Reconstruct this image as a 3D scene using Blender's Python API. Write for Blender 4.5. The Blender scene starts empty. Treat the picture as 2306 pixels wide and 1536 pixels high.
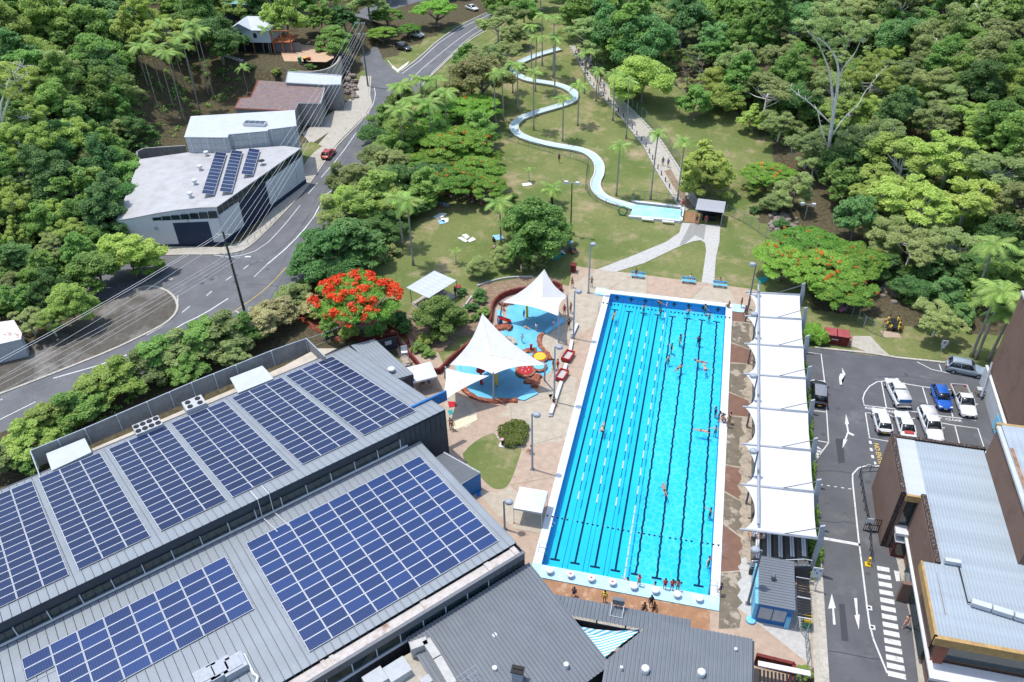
import bpy, math, random
import numpy as np
from mathutils import Vector, Matrix
C = bpy.context.scene.collection
SC = bpy.context.scene
rnd = random.Random(7)
# ------------------------------------------------------------------ camera, sky, sun, exposure
CAM = np.array([10.529, -50.4397, 68.2602]); PIT, YAW, ROL = 0.654128, -0.251884, -0.026115; FPX = 1826.42
_f = np.array([math.sin(YAW)*math.cos(PIT), math.cos(YAW)*math.cos(PIT), -math.sin(PIT)])
_r0 = np.array([math.cos(YAW), -math.sin(YAW), 0.0]); _u0 = np.cross(_r0, _f)
_r = math.cos(ROL)*_r0 + math.sin(ROL)*_u0; _u = -math.sin(ROL)*_r0 + math.cos(ROL)*_u0
cd = bpy.data.cameras.new('camera'); co = bpy.data.objects.new('camera', cd); C.objects.link(co)
co.matrix_world = Matrix(((_r[0], _u[0], -_f[0], CAM[0]), (_r[1], _u[1], -_f[1], CAM[1]), (_r[2], _u[2], -_f[2], CAM[2]), (0, 0, 0, 1)))
cd.sensor_width = 36; cd.lens = 36*FPX/2306; cd.clip_start = 0.5; cd.clip_end = 3000
SC.camera = co
SC.cycles.max_bounces = 12; SC.cycles.diffuse_bounces = 7; SC.cycles.transparent_max_bounces = 16
SUN_EL, SUN_AZ = math.radians(73), math.radians(279)      # azimuth clockwise from +Y
w = bpy.data.worlds.new('World'); SC.world = w; w.use_nodes = True
nt = w.node_tree; bg = nt.nodes['Background']
sky = nt.nodes.new('ShaderNodeTexSky'); sky.sky_type = 'NISHITA'; sky.sun_disc = False
sky.sun_elevation = SUN_EL; sky.sun_rotation = SUN_AZ; sky.air_density = 1.2; sky.dust_density = 1.6
nt.links.new(sky.outputs[0], bg.inputs[0]); bg.inputs[1].default_value = 0.15
sl = bpy.data.lights.new('sun', 'SUN'); sl.energy = 2.45; sl.angle = math.radians(0.55); sl.color = (1.0, 0.965, 0.91)
so = bpy.data.objects.new('sun', sl); C.objects.link(so)
sd = Vector((math.sin(SUN_AZ)*math.cos(SUN_EL), math.cos(SUN_AZ)*math.cos(SUN_EL), math.sin(SUN_EL)))
so.rotation_euler = sd.to_track_quat('Z', 'Y').to_euler()
so.location = (0, 0, 200)
vs = SC.view_settings; vs.view_transform = 'Standard'; vs.look = 'None'; vs.exposure = 0.68; vs.gamma = 1.0; vs.use_curve_mapping = False

# ------------------------------------------------------------------ terrain and survey helpers
def sst(a, b, x):
    t = np.clip((x-a)/(b-a), 0, 1); return t*t*(3-2*t)
def hz(x, y):
    x = np.asarray(x, float); y = np.asarray(y, float)
    xl = -92 - 0.13*(y-50) + 0*x
    d = np.maximum(0, xl - x)
    left = 0.55*d*sst(0, 14, d); left = 34*(1-np.exp(-left/34))
    terr = 5.0*sst(-122, -112, x)*(1-sst(-84, -78, x))*sst(113, 119, y)*(1-sst(160, 175, y)) 
    left = np.maximum(left, terr)
    slide = 7.0*sst(84, 165, y)*sst(-52, -38, x)
    dr = np.maximum(0, (y-104) + 0.55*np.maximum(0, x-20)) * sst(2, 26, x)
    dr2 = np.maximum(0, x-52)*sst(38, 60, y)
    right = 0.30*dr + 0.35*dr2; right = 30*(1-np.exp(-right/30))
    far = 12*sst(205, 280, y)
    return np.maximum(np.maximum(left, slide), right) + far
def H(x, y): return float(hz(x, y))
def ray(px, py):
    return _f + _r*(px-1153)/FPX - _u*(py-768)/FPX
def G(px, py, z=None, off=0.0):
    d = ray(px, py)
    if z is not None:
        t = (z-CAM[2])/d[2]; return CAM + t*d
    ts = np.linspace(40, 420, 1900); P = CAM[None, :] + ts[:, None]*d[None, :]
    g = P[:, 2] - hz(P[:, 0], P[:, 1]) - off
    i = np.argmax(g < 0)
    if g[i] >= 0: i = len(ts)-1
    a = ts[max(i-1, 0)]; b = ts[i]
    for _ in range(12):
        m = (a+b)/2; p = CAM+m*d
        if p[2]-H(p[0], p[1])-off < 0: b = m
        else: a = m
    return CAM + b*d
def PR(p):
    d = np.array(p, float)-CAM; z = d@_f
    return 1153+FPX*(d@_r)/z, 768-FPX*(d@_u)/z, z
def HG(b, t, base=None):
    B = G(*b) if base is None else base
    lo, hi = 0.0, 40.0
    for _ in range(30):
        m = (lo+hi)/2
        if PR(B+np.array([0, 0, m]))[1] > t[1]: lo = m
        else: hi = m
    return B, lo
def plane3(a, b, c):
    P = [G(*p) for p in (a, b, c)]; n = np.cross(P[1]-P[0], P[2]-P[0]); return P[0], n/np.linalg.norm(n)
def onp(pl, px, py):
    d = ray(px, py); t = (pl[0]-CAM)@pl[1]/(d@pl[1]); return CAM+t*d

# ------------------------------------------------------------------ materials
MATS = {}
def lin(c): return tuple(((v/12.92) if v <= 0.04045 else ((v+0.055)/1.055)**2.4) for v in c)
def mk(name, col, rough=0.7, var=0.12, scale=1.5, spec=0.3, metal=0.0, col2=None, bump=0.0, bscale=20.0, dirt=None, dscale=0.25, dmin=0.55, dmax=0.7, kind=None, coat=0.0):
    if name in MATS: return MATS[name]
    m = bpy.data.materials.new(name); m.use_nodes = True; n = m.node_tree; N = n.nodes; L = n.links
    b = N['Principled BSDF']; b.inputs['Roughness'].default_value = rough; b.inputs['Metallic'].default_value = metal
    b.inputs['Specular IOR Level'].default_value = spec
    if coat: b.inputs['Coat Weight'].default_value = coat; b.inputs['Coat Roughness'].default_value = 0.05
    tc = N.new('ShaderNodeTexCoord')
    nz = N.new('ShaderNodeTexNoise'); nz.inputs['Scale'].default_value = scale; nz.inputs['Detail'].default_value = 6; nz.inputs['Roughness'].default_value = 0.65
    L.new(tc.outputs['Object'], nz.inputs['Vector'])
    mx = N.new('ShaderNodeMix'); mx.data_type = 'RGBA'
    c2 = col2 if col2 else tuple(v*(1-var*2) for v in col)
    c1 = col if col2 else tuple(min(1, v*(1+var*0.6)) for v in col)
    mx.inputs[6].default_value = (*c2, 1); mx.inputs[7].default_value = (*c1, 1)
    mr = N.new('ShaderNodeMapRange'); mr.inputs[1].default_value = 0.32; mr.inputs[2].default_value = 0.68
    L.new(nz.outputs['Fac'], mr.inputs[0]); L.new(mr.outputs[0], mx.inputs[0])
    out = mx.outputs[2]
    if dirt:
        n2 = N.new('ShaderNodeTexNoise'); n2.inputs['Scale'].default_value = dscale; n2.inputs['Detail'].default_value = 9; n2.inputs['Roughness'].default_value = 0.7
        L.new(tc.outputs['Object'], n2.inputs['Vector'])
        m2 = N.new('ShaderNodeMapRange'); m2.inputs[1].default_value = dmin; m2.inputs[2].default_value = dmax; L.new(n2.outputs['Fac'], m2.inputs[0])
        x2 = N.new('ShaderNodeMix'); x2.data_type = 'RGBA'; L.new(m2.outputs[0], x2.inputs[0]); L.new(out, x2.inputs[6]); x2.inputs[7].default_value = (*dirt, 1)
        out = x2.outputs[2]
    L.new(out, b.inputs['Base Color'])
    if bump:
        n3 = N.new('ShaderNodeTexNoise'); n3.inputs['Scale'].default_value = bscale; n3.inputs['Detail'].default_value = 4
        L.new(tc.outputs['Object'], n3.inputs['Vector'])
        bp = N.new('ShaderNodeBump'); bp.inputs['Strength'].default_value = bump; bp.inputs['Distance'].default_value = 0.05
        L.new(n3.outputs['Fac'], bp.inputs['Height']); L.new(bp.outputs[0], b.inputs['Normal'])
    MATS[name] = m; return m
def leafmat(name, c1, c2, trans=0.35):
    m = bpy.data.materials.new(name); m.use_nodes = True; n = m.node_tree; N = n.nodes; L = n.links
    b = N['Principled BSDF']; b.inputs['Roughness'].default_value = 0.5; b.inputs['Specular IOR Level'].default_value = 0.35
    g = N.new('ShaderNodeNewGeometry'); oi = N.new('ShaderNodeObjectInfo')
    tc = N.new('ShaderNodeTexCoord'); nz = N.new('ShaderNodeTexNoise'); nz.inputs['Scale'].default_value = 0.55; nz.inputs['Detail'].default_value = 3
    L.new(tc.outputs['Object'], nz.inputs['Vector'])
    a = N.new('ShaderNodeMath'); a.operation = 'MULTIPLY_ADD'; L.new(g.outputs['Random Per Island'], a.inputs[0]); a.inputs[1].default_value = 0.55
    a2 = N.new('ShaderNodeMath'); a2.operation = 'MULTIPLY_ADD'; L.new(nz.outputs['Fac'], a2.inputs[0]); a2.inputs[1].default_value = 1.4; a2.inputs[2].default_value = -0.5
    L.new(a2.outputs[0], a.inputs[2])
    mx = N.new('ShaderNodeMix'); mx.data_type = 'RGBA'; L.new(a.outputs[0], mx.inputs[0])
    mx.inputs[6].default_value = (*c1, 1); mx.inputs[7].default_value = (*c2, 1)
    hsv = N.new('ShaderNodeHueSaturation'); L.new(mx.outputs[2], hsv.inputs['Color'])
    mr = N.new('ShaderNodeMapRange'); mr.inputs[3].default_value = 0.485; mr.inputs[4].default_value = 0.515; L.new(oi.outputs['Random'], mr.inputs[0]); L.new(mr.outputs[0], hsv.inputs['Hue'])
    mv = N.new('ShaderNodeMath'); mv.operation = 'MULTIPLY_ADD'; mv.inputs[1].default_value = 0.5; mv.inputs[2].default_value = 0.78
    fr = N.new('ShaderNodeMath'); fr.operation = 'FRACT'; m7 = N.new('ShaderNodeMath'); m7.operation = 'MULTIPLY'; m7.inputs[1].default_value = 7.31
    L.new(oi.outputs['Random'], m7.inputs[0]); L.new(m7.outputs[0], fr.inputs[0]); L.new(fr.outputs[0], mv.inputs[0]); L.new(mv.outputs[0], hsv.inputs['Value'])
    L.new(hsv.outputs[0], b.inputs['Base Color'])
    tr = N.new('ShaderNodeBsdfTranslucent'); L.new(hsv.outputs[0], tr.inputs['Color'])
    ms = N.new('ShaderNodeMixShader'); ms.inputs[0].default_value = trans
    L.new(b.outputs[0], ms.inputs[1]); L.new(tr.outputs[0], ms.inputs[2]); L.new(ms.outputs[0], N['Material Output'].inputs[0])
    MATS[name] = m; return m

# ------------------------------------------------------------------ mesh builder
class MB:
    def __init__(s): s.v = []; s.f = []
    def add(s, vs, fs):
        o = len(s.v); s.v.extend([tuple(map(float, v)) for v in vs]); s.f.extend([tuple(i+o for i in f) for f in fs]); return s
    def box(s, c, size, rz=0.0, R=None):
        x, y, z = [k/2 for k in size]
        P = [(-x, -y, -z), (x, -y, -z), (x, y, -z), (-x, y, -z), (-x, -y, z), (x, -y, z), (x, y, z), (-x, y, z)]
        if R is None: ca, sa = math.cos(rz), math.sin(rz); P = [(a*ca-b*sa+c[0], a*sa+b*ca+c[1], d+c[2]) for a, b, d in P]
        else: P = [tuple(np.array(R) @ np.array(p) + np.array(c)) for p in P]
        return s.add(P, [(0, 3, 2, 1), (4, 5, 6, 7), (0, 1, 5, 4), (1, 2, 6, 5), (2, 3, 7, 6), (3, 0, 4, 7)])
    def prism(s, poly, z0, z1):
        n = len(poly); zz0 = z0 if hasattr(z0, '__len__') else [z0]*n; zz1 = z1 if hasattr(z1, '__len__') else [z1]*n
        a = sum(poly[i][0]*poly[(i+1) % n][1]-poly[(i+1) % n][0]*poly[i][1] for i in range(n))
        idx = list(range(n)) if a > 0 else list(range(n))[::-1]
        V = [(poly[i][0], poly[i][1], zz0[i]) for i in idx]+[(poly[i][0], poly[i][1], zz1[i]) for i in idx]
        return s.add(V, [tuple(range(n))[::-1], tuple(range(n, 2*n))]+[(i, (i+1) % n, n+(i+1) % n, n+i) for i in range(n)])
    def sheet(s, poly, z=0.0):
        n = len(poly); a = sum(poly[i][0]*poly[(i+1) % n][1]-poly[(i+1) % n][0]*poly[i][1] for i in range(n))
        P = list(poly) if a > 0 else list(poly)[::-1]
        return s.add([(p[0], p[1], z if z is not None else p[2]) for p in P], [tuple(range(n))])
    def tube(s, p0, p1, r0, r1=None, n=8, cap=True):
        r1 = r0 if r1 is None else r1
        p0 = Vector(p0); p1 = Vector(p1); d = (p1-p0)
        if d.length < 1e-6: return s
        q = d.to_track_quat('Z', 'Y'); V = []
        for p, r in ((p0, r0), (p1, r1)):
            for i in range(n):
                a = 2*math.pi*i/n; V.append(tuple(p+q @ Vector((r*math.cos(a), r*math.sin(a), 0))))
        F = [(i, (i+1) % n, n+(i+1) % n, n+i) for i in range(n)]
        if cap: F += [tuple(range(n))[::-1], tuple(range(n, 2*n))]
        return s.add(V, F)
    def path(s, pts, rs, n=8):
        pts = [Vector(p) for p in pts]; rs = rs if hasattr(rs, '__len__') else [rs]*len(pts); V = []
        for k, p in enumerate(pts):
            d = (pts[min(k+1, len(pts)-1)]-pts[max(k-1, 0)]); q = d.to_track_quat('Z', 'Y')
            for i in range(n):
                a = 2*math.pi*i/n; V.append(tuple(p+q @ Vector((rs[k]*math.cos(a), rs[k]*math.sin(a), 0))))
        F = [(k*n+i, k*n+(i+1) % n, (k+1)*n+(i+1) % n, (k+1)*n+i) for k in range(len(pts)-1) for i in range(n)]
        F += [tuple(range(n))[::-1], tuple(range((len(pts)-1)*n, len(pts)*n))]
        return s.add(V, F)
    def lathe(s, prof, c=(0, 0, 0), n=16, sx=1, sy=1):
        V = []; m = len(prof)
        for r, z in prof:
            for i in range(n):
                a = 2*math.pi*i/n; V.append((c[0]+r*sx*math.cos(a), c[1]+r*sy*math.sin(a), c[2]+z))
        F = [(k*n+i, k*n+(i+1) % n, (k+1)*n+(i+1) % n, (k+1)*n+i) for k in range(m-1) for i in range(n)]
        F += [tuple(range(n))[::-1], tuple(range((m-1)*n, m*n))]
        return s.add(V, F)
    def strip(s, L, R):
        V = list(L)+list(R); n = len(L)
        return s.add(V, [(i, n+i, n+i+1, i+1) for i in range(n-1)])
    def mesh(s, name, off=(0, 0, 0), smooth=False):
        me = bpy.data.meshes.new(name)
        me.from_pydata([(v[0]-off[0], v[1]-off[1], v[2]-off[2]) for v in s.v], [], s.f); me.update()
        if smooth: me.polygons.foreach_set('use_smooth', [True]*len(me.polygons))
        return me
    def part(s, name, mat, parent, smooth=False, label=None):
        loc = parent.location if parent is not None else (0, 0, 0)
        if parent is not None and parent.parent is not None: loc = tuple(a+b for a, b in zip(parent.location, parent.parent.location))
        return addpart(name, s.mesh(name, loc, smooth), mat, parent, label)
def addpart(name, me, mat, parent, label=None, loc=(0, 0, 0), rot=(0, 0, 0), objmat=False):
    o = bpy.data.objects.new(name, me); C.objects.link(o)
    if parent is not None: o.parent = parent
    o.location = loc; o.rotation_euler = rot
    if mat is not None:
        if objmat:
            if not me.materials: me.materials.append(mat)
            o.material_slots[0].link = 'OBJECT'; o.material_slots[0].material = mat
        elif not me.materials: me.materials.append(mat)
    if label: o['label'] = label
    return o
def thing(name, label, cat, loc=(0, 0, 0), rz=0.0, group=None):
    o = bpy.data.objects.new(name, None); C.objects.link(o); o.empty_display_size = 0.3
    o.location = tuple(float(k) for k in loc); o.rotation_euler = (0, 0, rz); o['label'] = label; o['category'] = cat
    if group: o['group'] = group
    return o
def struct(name, mb, mat, smooth=False):
    me = mb if isinstance(mb, bpy.types.Mesh) else mb.mesh(name, (0, 0, 0), smooth)
    o = addpart(name, me, mat, None); o['kind'] = 'structure'; return o
def single(name, label, cat, mb, mat, loc=(0, 0, 0), group=None, smooth=False):
    o = addpart(name, mb.mesh(name, loc, smooth), mat, None); o.location = tuple(float(k) for k in loc); o['label'] = label; o['category'] = cat
    if group: o['group'] = group
    return o
def tree_copy(root, loc, rz=0.0, scale=None, label=None, group=None, mats=None):
    r = root.copy(); C.objects.link(r); r.location = tuple(float(k) for k in loc); r.rotation_euler = (0, 0, rz)
    if scale is not None: r.scale = scale if hasattr(scale, '__len__') else (scale,)*3
    if label: r['label'] = label
    if group: r['group'] = group
    for ch in list(root.children):
        c = ch.copy(); C.objects.link(c); c.parent = r
        if mats and c.name.split('.')[0] in mats:
            c.material_slots[0].link = 'OBJECT'; c.material_slots[0].material = mats[c.name.split('.')[0]]
        for g in ch.children:
            d = g.copy(); C.objects.link(d); d.parent = c
    return r
ORD = ['first', 'second', 'third', 'fourth', 'fifth', 'sixth', 'seventh', 'eighth', 'ninth', 'tenth', 'eleventh', 'twelfth', 'thirteenth', 'fourteenth', 'fifteenth', 'sixteenth', 'seventeenth', 'eighteenth', 'nineteenth', 'twentieth', 'twenty-first', 'twenty-second', 'twenty-third', 'twenty-fourth', 'twenty-fifth', 'twenty-sixth', 'twenty-seventh', 'twenty-eighth', 'twenty-ninth', 'thirtieth']
def GP(pts, z=0.0): return [G(x, y, z) for x, y in pts]
def resamp(pts, n):
    P = np.array(pts, float); d = np.r_[0, np.cumsum(np.linalg.norm(np.diff(P, axis=0), axis=1))]; t = np.linspace(0, d[-1], n)
    return np.stack([np.interp(t, d, P[:, k]) for k in range(P.shape[1])], 1)
def smoothp(pts, it=2):
    P = [np.array(p, float) for p in pts]
    for _ in range(it):
        Q = [P[0]]
        for a, b in zip(P, P[1:]): Q += [a*0.75+b*0.25, a*0.25+b*0.75]
        Q.append(P[-1]); P = Q
    return P
def ribbon(mb, pts, w, z=0.0, drape=False, dashed=None):
    """flat line of width w along world points"""
    P = [np.array(p[:2], float) for p in pts]
    L = []; R = []
    for i, p in enumerate(P):
        d = P[min(i+1, len(P)-1)]-P[max(i-1, 0)]; d = d/(np.linalg.norm(d)+1e-9); n = np.array([-d[1], d[0]])*w/2
        a = p+n; b = p-n
        L.append((a[0], a[1], (H(*a) if drape else 0)+z)); R.append((b[0], b[1], (H(*b) if drape else 0)+z))
    mb.strip(R, L); return mb
# ------------------------------------------------------------------ palette
M_ASPH = mk('asphalt', (0.145, 0.148, 0.156), 0.9, 0.15, 0.35, col2=(0.105, 0.108, 0.116), bump=0.2, bscale=60, dirt=(0.17, 0.17, 0.175), dscale=0.3)
M_ASPH2 = mk('car_park_asphalt', (0.112, 0.115, 0.123), 0.9, 0.15, 0.3, col2=(0.083, 0.086, 0.094), bump=0.2, bscale=60, dirt=(0.15, 0.15, 0.155), dscale=0.22)
M_PATCH = mk('asphalt_patch', (0.055, 0.058, 0.066), 0.9, 0.1, 6)
M_LINE = mk('road_paint', (0.62, 0.62, 0.60), 0.6, 0.12, 8, dirt=(0.24, 0.24, 0.25), dscale=2.2, dmin=0.54, dmax=0.68)
M_YELL = mk('yellow_paint', (0.6, 0.4, 0.09), 0.6, 0.15, 8, dirt=(0.25, 0.2, 0.1), dscale=3, dmin=0.58, dmax=0.75)
M_CONC = mk('path_concrete', (0.42, 0.39, 0.33), 0.85, 0.12, 2.0, bump=0.1, dirt=(0.22, 0.2, 0.17), dscale=0.5, dmin=0.56, dmax=0.72)
M_WCONC = mk('pale_concrete', (0.45, 0.44, 0.415), 0.85, 0.1, 2.0, dirt=(0.4, 0.37, 0.32), dscale=0.6, dmin=0.56, dmax=0.72)
M_KERB = mk('kerb_concrete', (0.45, 0.42, 0.36), 0.85, 0.15, 3.0)
M_PINK = mk('pink_deck', (0.41, 0.31, 0.235), 0.85, 0.1, 1.2, dirt=(0.42, 0.30, 0.225), dscale=0.35, dmin=0.55, dmax=0.75, bump=0.1)
M_CREAM = mk('cream_deck', (0.42, 0.365, 0.285), 0.85, 0.1, 1.2, dirt=(0.40, 0.345, 0.27), dscale=0.35, dmin=0.56, dmax=0.76, bump=0.1)
M_TAN = mk('tan_wet_deck', (0.34, 0.175, 0.09), 0.5, 0.12, 1.0, dirt=(0.42, 0.27, 0.17), dscale=0.5, dmin=0.54, dmax=0.6)
M_WET = mk('wet_deck', (0.165, 0.135, 0.095), 0.5, 0.15, 1.0, spec=0.3, dirt=(0.33, 0.28, 0.215), dscale=0.55, dmin=0.54, dmax=0.585)
M_WET2 = mk('wet_brown_deck', (0.185, 0.10, 0.068), 0.5, 0.1, 1.0, spec=0.3, dirt=(0.24, 0.15, 0.105), dscale=0.4, dmin=0.6, dmax=0.66)
M_COPE = mk('pool_coping', (0.60, 0.645, 0.67), 0.6, 0.06, 2.5, dirt=(0.6, 0.63, 0.62), dscale=1.2, dmin=0.6, dmax=0.8)
M_COPEB = mk('pool_end_coping', (0.40, 0.66, 0.78), 0.55, 0.06, 2.5, dirt=(0.55, 0.72, 0.8), dscale=1.2, dmin=0.5, dmax=0.7)
M_BLACKT = mk('black_tile', (0.006, 0.012, 0.03), 0.5, 0.1, 5)
M_FLOOR = mk('pool_tile', (0.22, 0.63, 0.79), 0.7, 0.05, 0.13, col2=(0.14, 0.54, 0.73))
M_PWALL = mk('pool_wall_tile', (0.02, 0.30, 0.62), 0.6, 0.1, 3)
M_MULCH = mk('mulch', (0.27, 0.19, 0.125), 0.95, 0.3, 6, bump=0.5, bscale=30, dirt=(0.33, 0.24, 0.16), dscale=1.2, dmin=0.5, dmax=0.65)
M_REDM = mk('petal_strewn_mulch', (0.19, 0.035, 0.022), 0.95, 0.3, 6, dirt=(0.24, 0.11, 0.06), dscale=1.2, dmin=0.5, dmax=0.62)
M_REDW = mk('maroon_render', (0.17, 0.03, 0.025), 0.8, 0.2, 2)
M_ROCK = mk('red_rockwork', (0.30, 0.085, 0.045), 0.8, 0.3, 4, dirt=(0.4, 0.2, 0.13), dscale=2.5, dmin=0.5, dmax=0.62, bump=0.6, bscale=8)
M_ROOF = mk('grey_roof_steel', (0.24, 0.268, 0.295), 0.5, 0.09, 0.25, metal=0.0, spec=0.4, dirt=(0.20, 0.225, 0.25), dscale=0.2, dmin=0.5, dmax=0.75)
M_ROOF2 = mk('cafe_roof_steel', (0.145, 0.163, 0.185), 0.5, 0.06, 0.5, spec=0.35, dirt=(0.33, 0.34, 0.36), dscale=1.3, dmin=0.66, dmax=0.74)
M_DARKW = mk('dark_wall_cladding', (0.048, 0.058, 0.072), 0.55, 0.1, 1)
M_GUTTER = mk('box_gutter', (0.50, 0.46, 0.43), 0.7, 0.1, 2, dirt=(0.25, 0.15, 0.1), dscale=0.7, dmin=0.52, dmax=0.68)
M_GLASS = mk('dark_glass', (0.02, 0.04, 0.045), 0.08, 0.3, 1, spec=0.8)
M_WINF = mk('window_trim', (0.55, 0.6, 0.65), 0.5)
M_WHITE = mk('white_paint', (0.60, 0.61, 0.62), 0.5, 0.04, 2)
M_SAIL = mk('white_sail', (0.56, 0.555, 0.545), 0.75, 0.03, 0.8, col2=(0.51, 0.505, 0.495))
M_CANO = mk('canopy_fabric', (0.55, 0.55, 0.555), 0.7, 0.04, 0.6, dirt=(0.49, 0.49, 0.485), dscale=0.5, dmin=0.5, dmax=0.8)
M_STEEL = mk('galvanised_steel', (0.33, 0.36, 0.40), 0.5, 0.1, 3, spec=0.5)
M_DSTEEL = mk('dark_steel', (0.13, 0.14, 0.16), 0.5, 0.1, 3, spec=0.5)
M_BLK = mk('black_paint', (0.012, 0.012, 0.014), 0.5, 0.1, 3)
M_BRICK = mk('brown_brick_wall', (0.185, 0.12, 0.093), 0.9, 0.12, 5, bump=0.15, bscale=12, dirt=(0.125, 0.08, 0.062), dscale=0.35, dmin=0.5, dmax=0.72)
M_BRKT = mk('dark_brick_cap', (0.05, 0.035, 0.03), 0.9, 0.3, 10, dirt=(0.2, 0.16, 0.14), dscale=6, dmin=0.52, dmax=0.6)
M_BLROOF = mk('pale_blue_roof', (0.34, 0.395, 0.44), 0.65, 0.1, 0.5, dirt=(0.47, 0.42, 0.35), dscale=1.1, dmin=0.6, dmax=0.68)
M_ORNG = mk('ochre_fascia', (0.42, 0.27, 0.11), 0.7, 0.15, 2)
M_WROOF = mk('white_weathered_roof', (0.40, 0.40, 0.405), 0.7, 0.06, 0.6, dirt=(0.29, 0.28, 0.27), dscale=0.35, dmin=0.5, dmax=0.75)
M_WROOF2 = mk('pale_roof', (0.46, 0.49, 0.515), 0.6, 0.05, 0.8, dirt=(0.43, 0.45, 0.48), dscale=0.5, dmin=0.55, dmax=0.75)
M_BRROOF = mk('rusty_roof', (0.23, 0.165, 0.15), 0.8, 0.2, 1.5, dirt=(0.17, 0.14, 0.15), dscale=0.6, dmin=0.48, dmax=0.62)
M_GREYW = mk('grey_block_wall', (0.27, 0.27, 0.265), 0.85, 0.1, 2, dirt=(0.17, 0.17, 0.165), dscale=0.4, dmin=0.5, dmax=0.7)
M_LGREY = mk('light_grey_wall', (0.42, 0.44, 0.46), 0.8, 0.06, 2, dirt=(0.36, 0.37, 0.38), dscale=0.4, dmin=0.5, dmax=0.75)
M_NAVY = mk('navy_roller_door', (0.022, 0.036, 0.075), 0.6, 0.1, 2)
M_BLUEW = mk('blue_paint', (0.02, 0.15, 0.40), 0.5, 0.1, 2)
M_LBLUE = mk('light_blue_paint', (0.17, 0.50, 0.72), 0.5, 0.08, 2)
M_WOOD = mk('timber', (0.30, 0.17, 0.09), 0.8, 0.2, 3)
M_OWOOD = mk('orange_timber', (0.50, 0.17, 0.07), 0.8, 0.2, 3)
M_POLE = mk('treated_pole', (0.075, 0.085, 0.06), 0.9, 0.25, 3)
M_POLE2 = mk('green_grey_pole', (0.14, 0.19, 0.16), 0.9, 0.2, 3)
M_BARK = mk('grey_bark', (0.23, 0.20, 0.17), 0.95, 0.3, 3)
M_BARKW = mk('white_bark', (0.70, 0.67, 0.62), 0.9, 0.12, 2, dirt=(0.52, 0.47, 0.42), dscale=1.5, dmin=0.56, dmax=0.66)
M_BARKD = mk('dark_bark', (0.09, 0.07, 0.055), 0.95, 0.3, 3)
M_PTRUNK = mk('palm_bark', (0.36, 0.33, 0.29), 0.9, 0.2, 2)
M_CSHAFT = mk('palm_crownshaft', (0.17, 0.21, 0.07), 0.6, 0.15, 2)
M_RED = mk('red_plastic', (0.42, 0.02, 0.02), 0.4, 0.08, 3)
M_YP = mk('yellow_plastic', (0.75, 0.48, 0.02), 0.4, 0.08, 3)
M_GRNP = mk('green_plastic', (0.03, 0.22, 0.1), 0.5, 0.08, 3)
M_RUB = mk('tyre_rubber', (0.012, 0.012, 0.013), 0.8, 0.1, 3)
M_RIM = mk('alloy_rim', (0.5, 0.5, 0.52), 0.3, 0.05, 3, metal=0.7)
M_PWHITE = mk('white_car_paint', (0.64, 0.65, 0.66), 0.25, 0.02, 1, spec=0.5, coat=0.6)
M_PBLUE = mk('blue_car_paint', (0.01, 0.09, 0.42), 0.25, 0.05, 1, spec=0.5, coat=0.8)
M_PBLACK = mk('black_car_paint', (0.012, 0.013, 0.016), 0.22, 0.05, 1, spec=0.5, coat=0.8)
M_PGREY = mk('grey_car_paint', (0.2, 0.21, 0.23), 0.3, 0.05, 1, spec=0.5, coat=0.6)
M_PSILV = mk('silver_car_paint', (0.36, 0.43, 0.50), 0.3, 0.04, 1, metal=0.3, spec=0.5, coat=0.6)
M_PRED = mk('red_car_paint', (0.42, 0.035, 0.015), 0.25, 0.04, 1, spec=0.5, coat=0.7)
M_CARG = mk('car_glass', (0.012, 0.018, 0.022), 0.06, 0.1, 1, spec=0.9)
M_LAMPG = mk('clear_lens', (0.6, 0.6, 0.6), 0.15, 0.05, 1, spec=0.8)
M_TAILG = mk('red_lens', (0.35, 0.01, 0.01), 0.2, 0.05, 1, spec=0.8)
LEAF = {
 'bro': leafmat('leaf_mid_green', (0.144, 0.289, 0.066), (0.348, 0.520, 0.128), 0.48),
 'lime': leafmat('leaf_yellow_green', (0.288, 0.438, 0.087), (0.535, 0.620, 0.174), 0.48),
 'olive': leafmat('leaf_olive', (0.237, 0.323, 0.106), (0.472, 0.544, 0.220), 0.48),
 'dark': leafmat('leaf_dark_green', (0.088, 0.207, 0.060), (0.193, 0.345, 0.098), 0.48),
 'teal': leafmat('leaf_cool_green', (0.109, 0.257, 0.083), (0.274, 0.460, 0.151), 0.48),
 'poin': leafmat('leaf_poinciana', (0.161, 0.355, 0.055), (0.348, 0.544, 0.092), 0.48),
 'palm': leafmat('leaf_palm', (0.186, 0.347, 0.071), (0.422, 0.569, 0.139), 0.4),
 'hedge': leafmat('leaf_hedge', (0.093, 0.149, 0.022), (0.186, 0.242, 0.041), 0.3),
 'brown': leafmat('leaf_brownish', (0.220, 0.247, 0.087), (0.410, 0.436, 0.162), 0.4),
 'ochre': leafmat('leaf_straw', (0.441, 0.413, 0.174), (0.620, 0.605, 0.300), 0.4),
}
M_FLOW = leafmat('flame_blossom', (0.50, 0.018, 0.008), (0.80, 0.11, 0.02), 0.3)
M_FLOW2 = leafmat('orange_blossom', (0.55, 0.09, 0.01), (0.8, 0.25, 0.03), 0.3)
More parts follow.
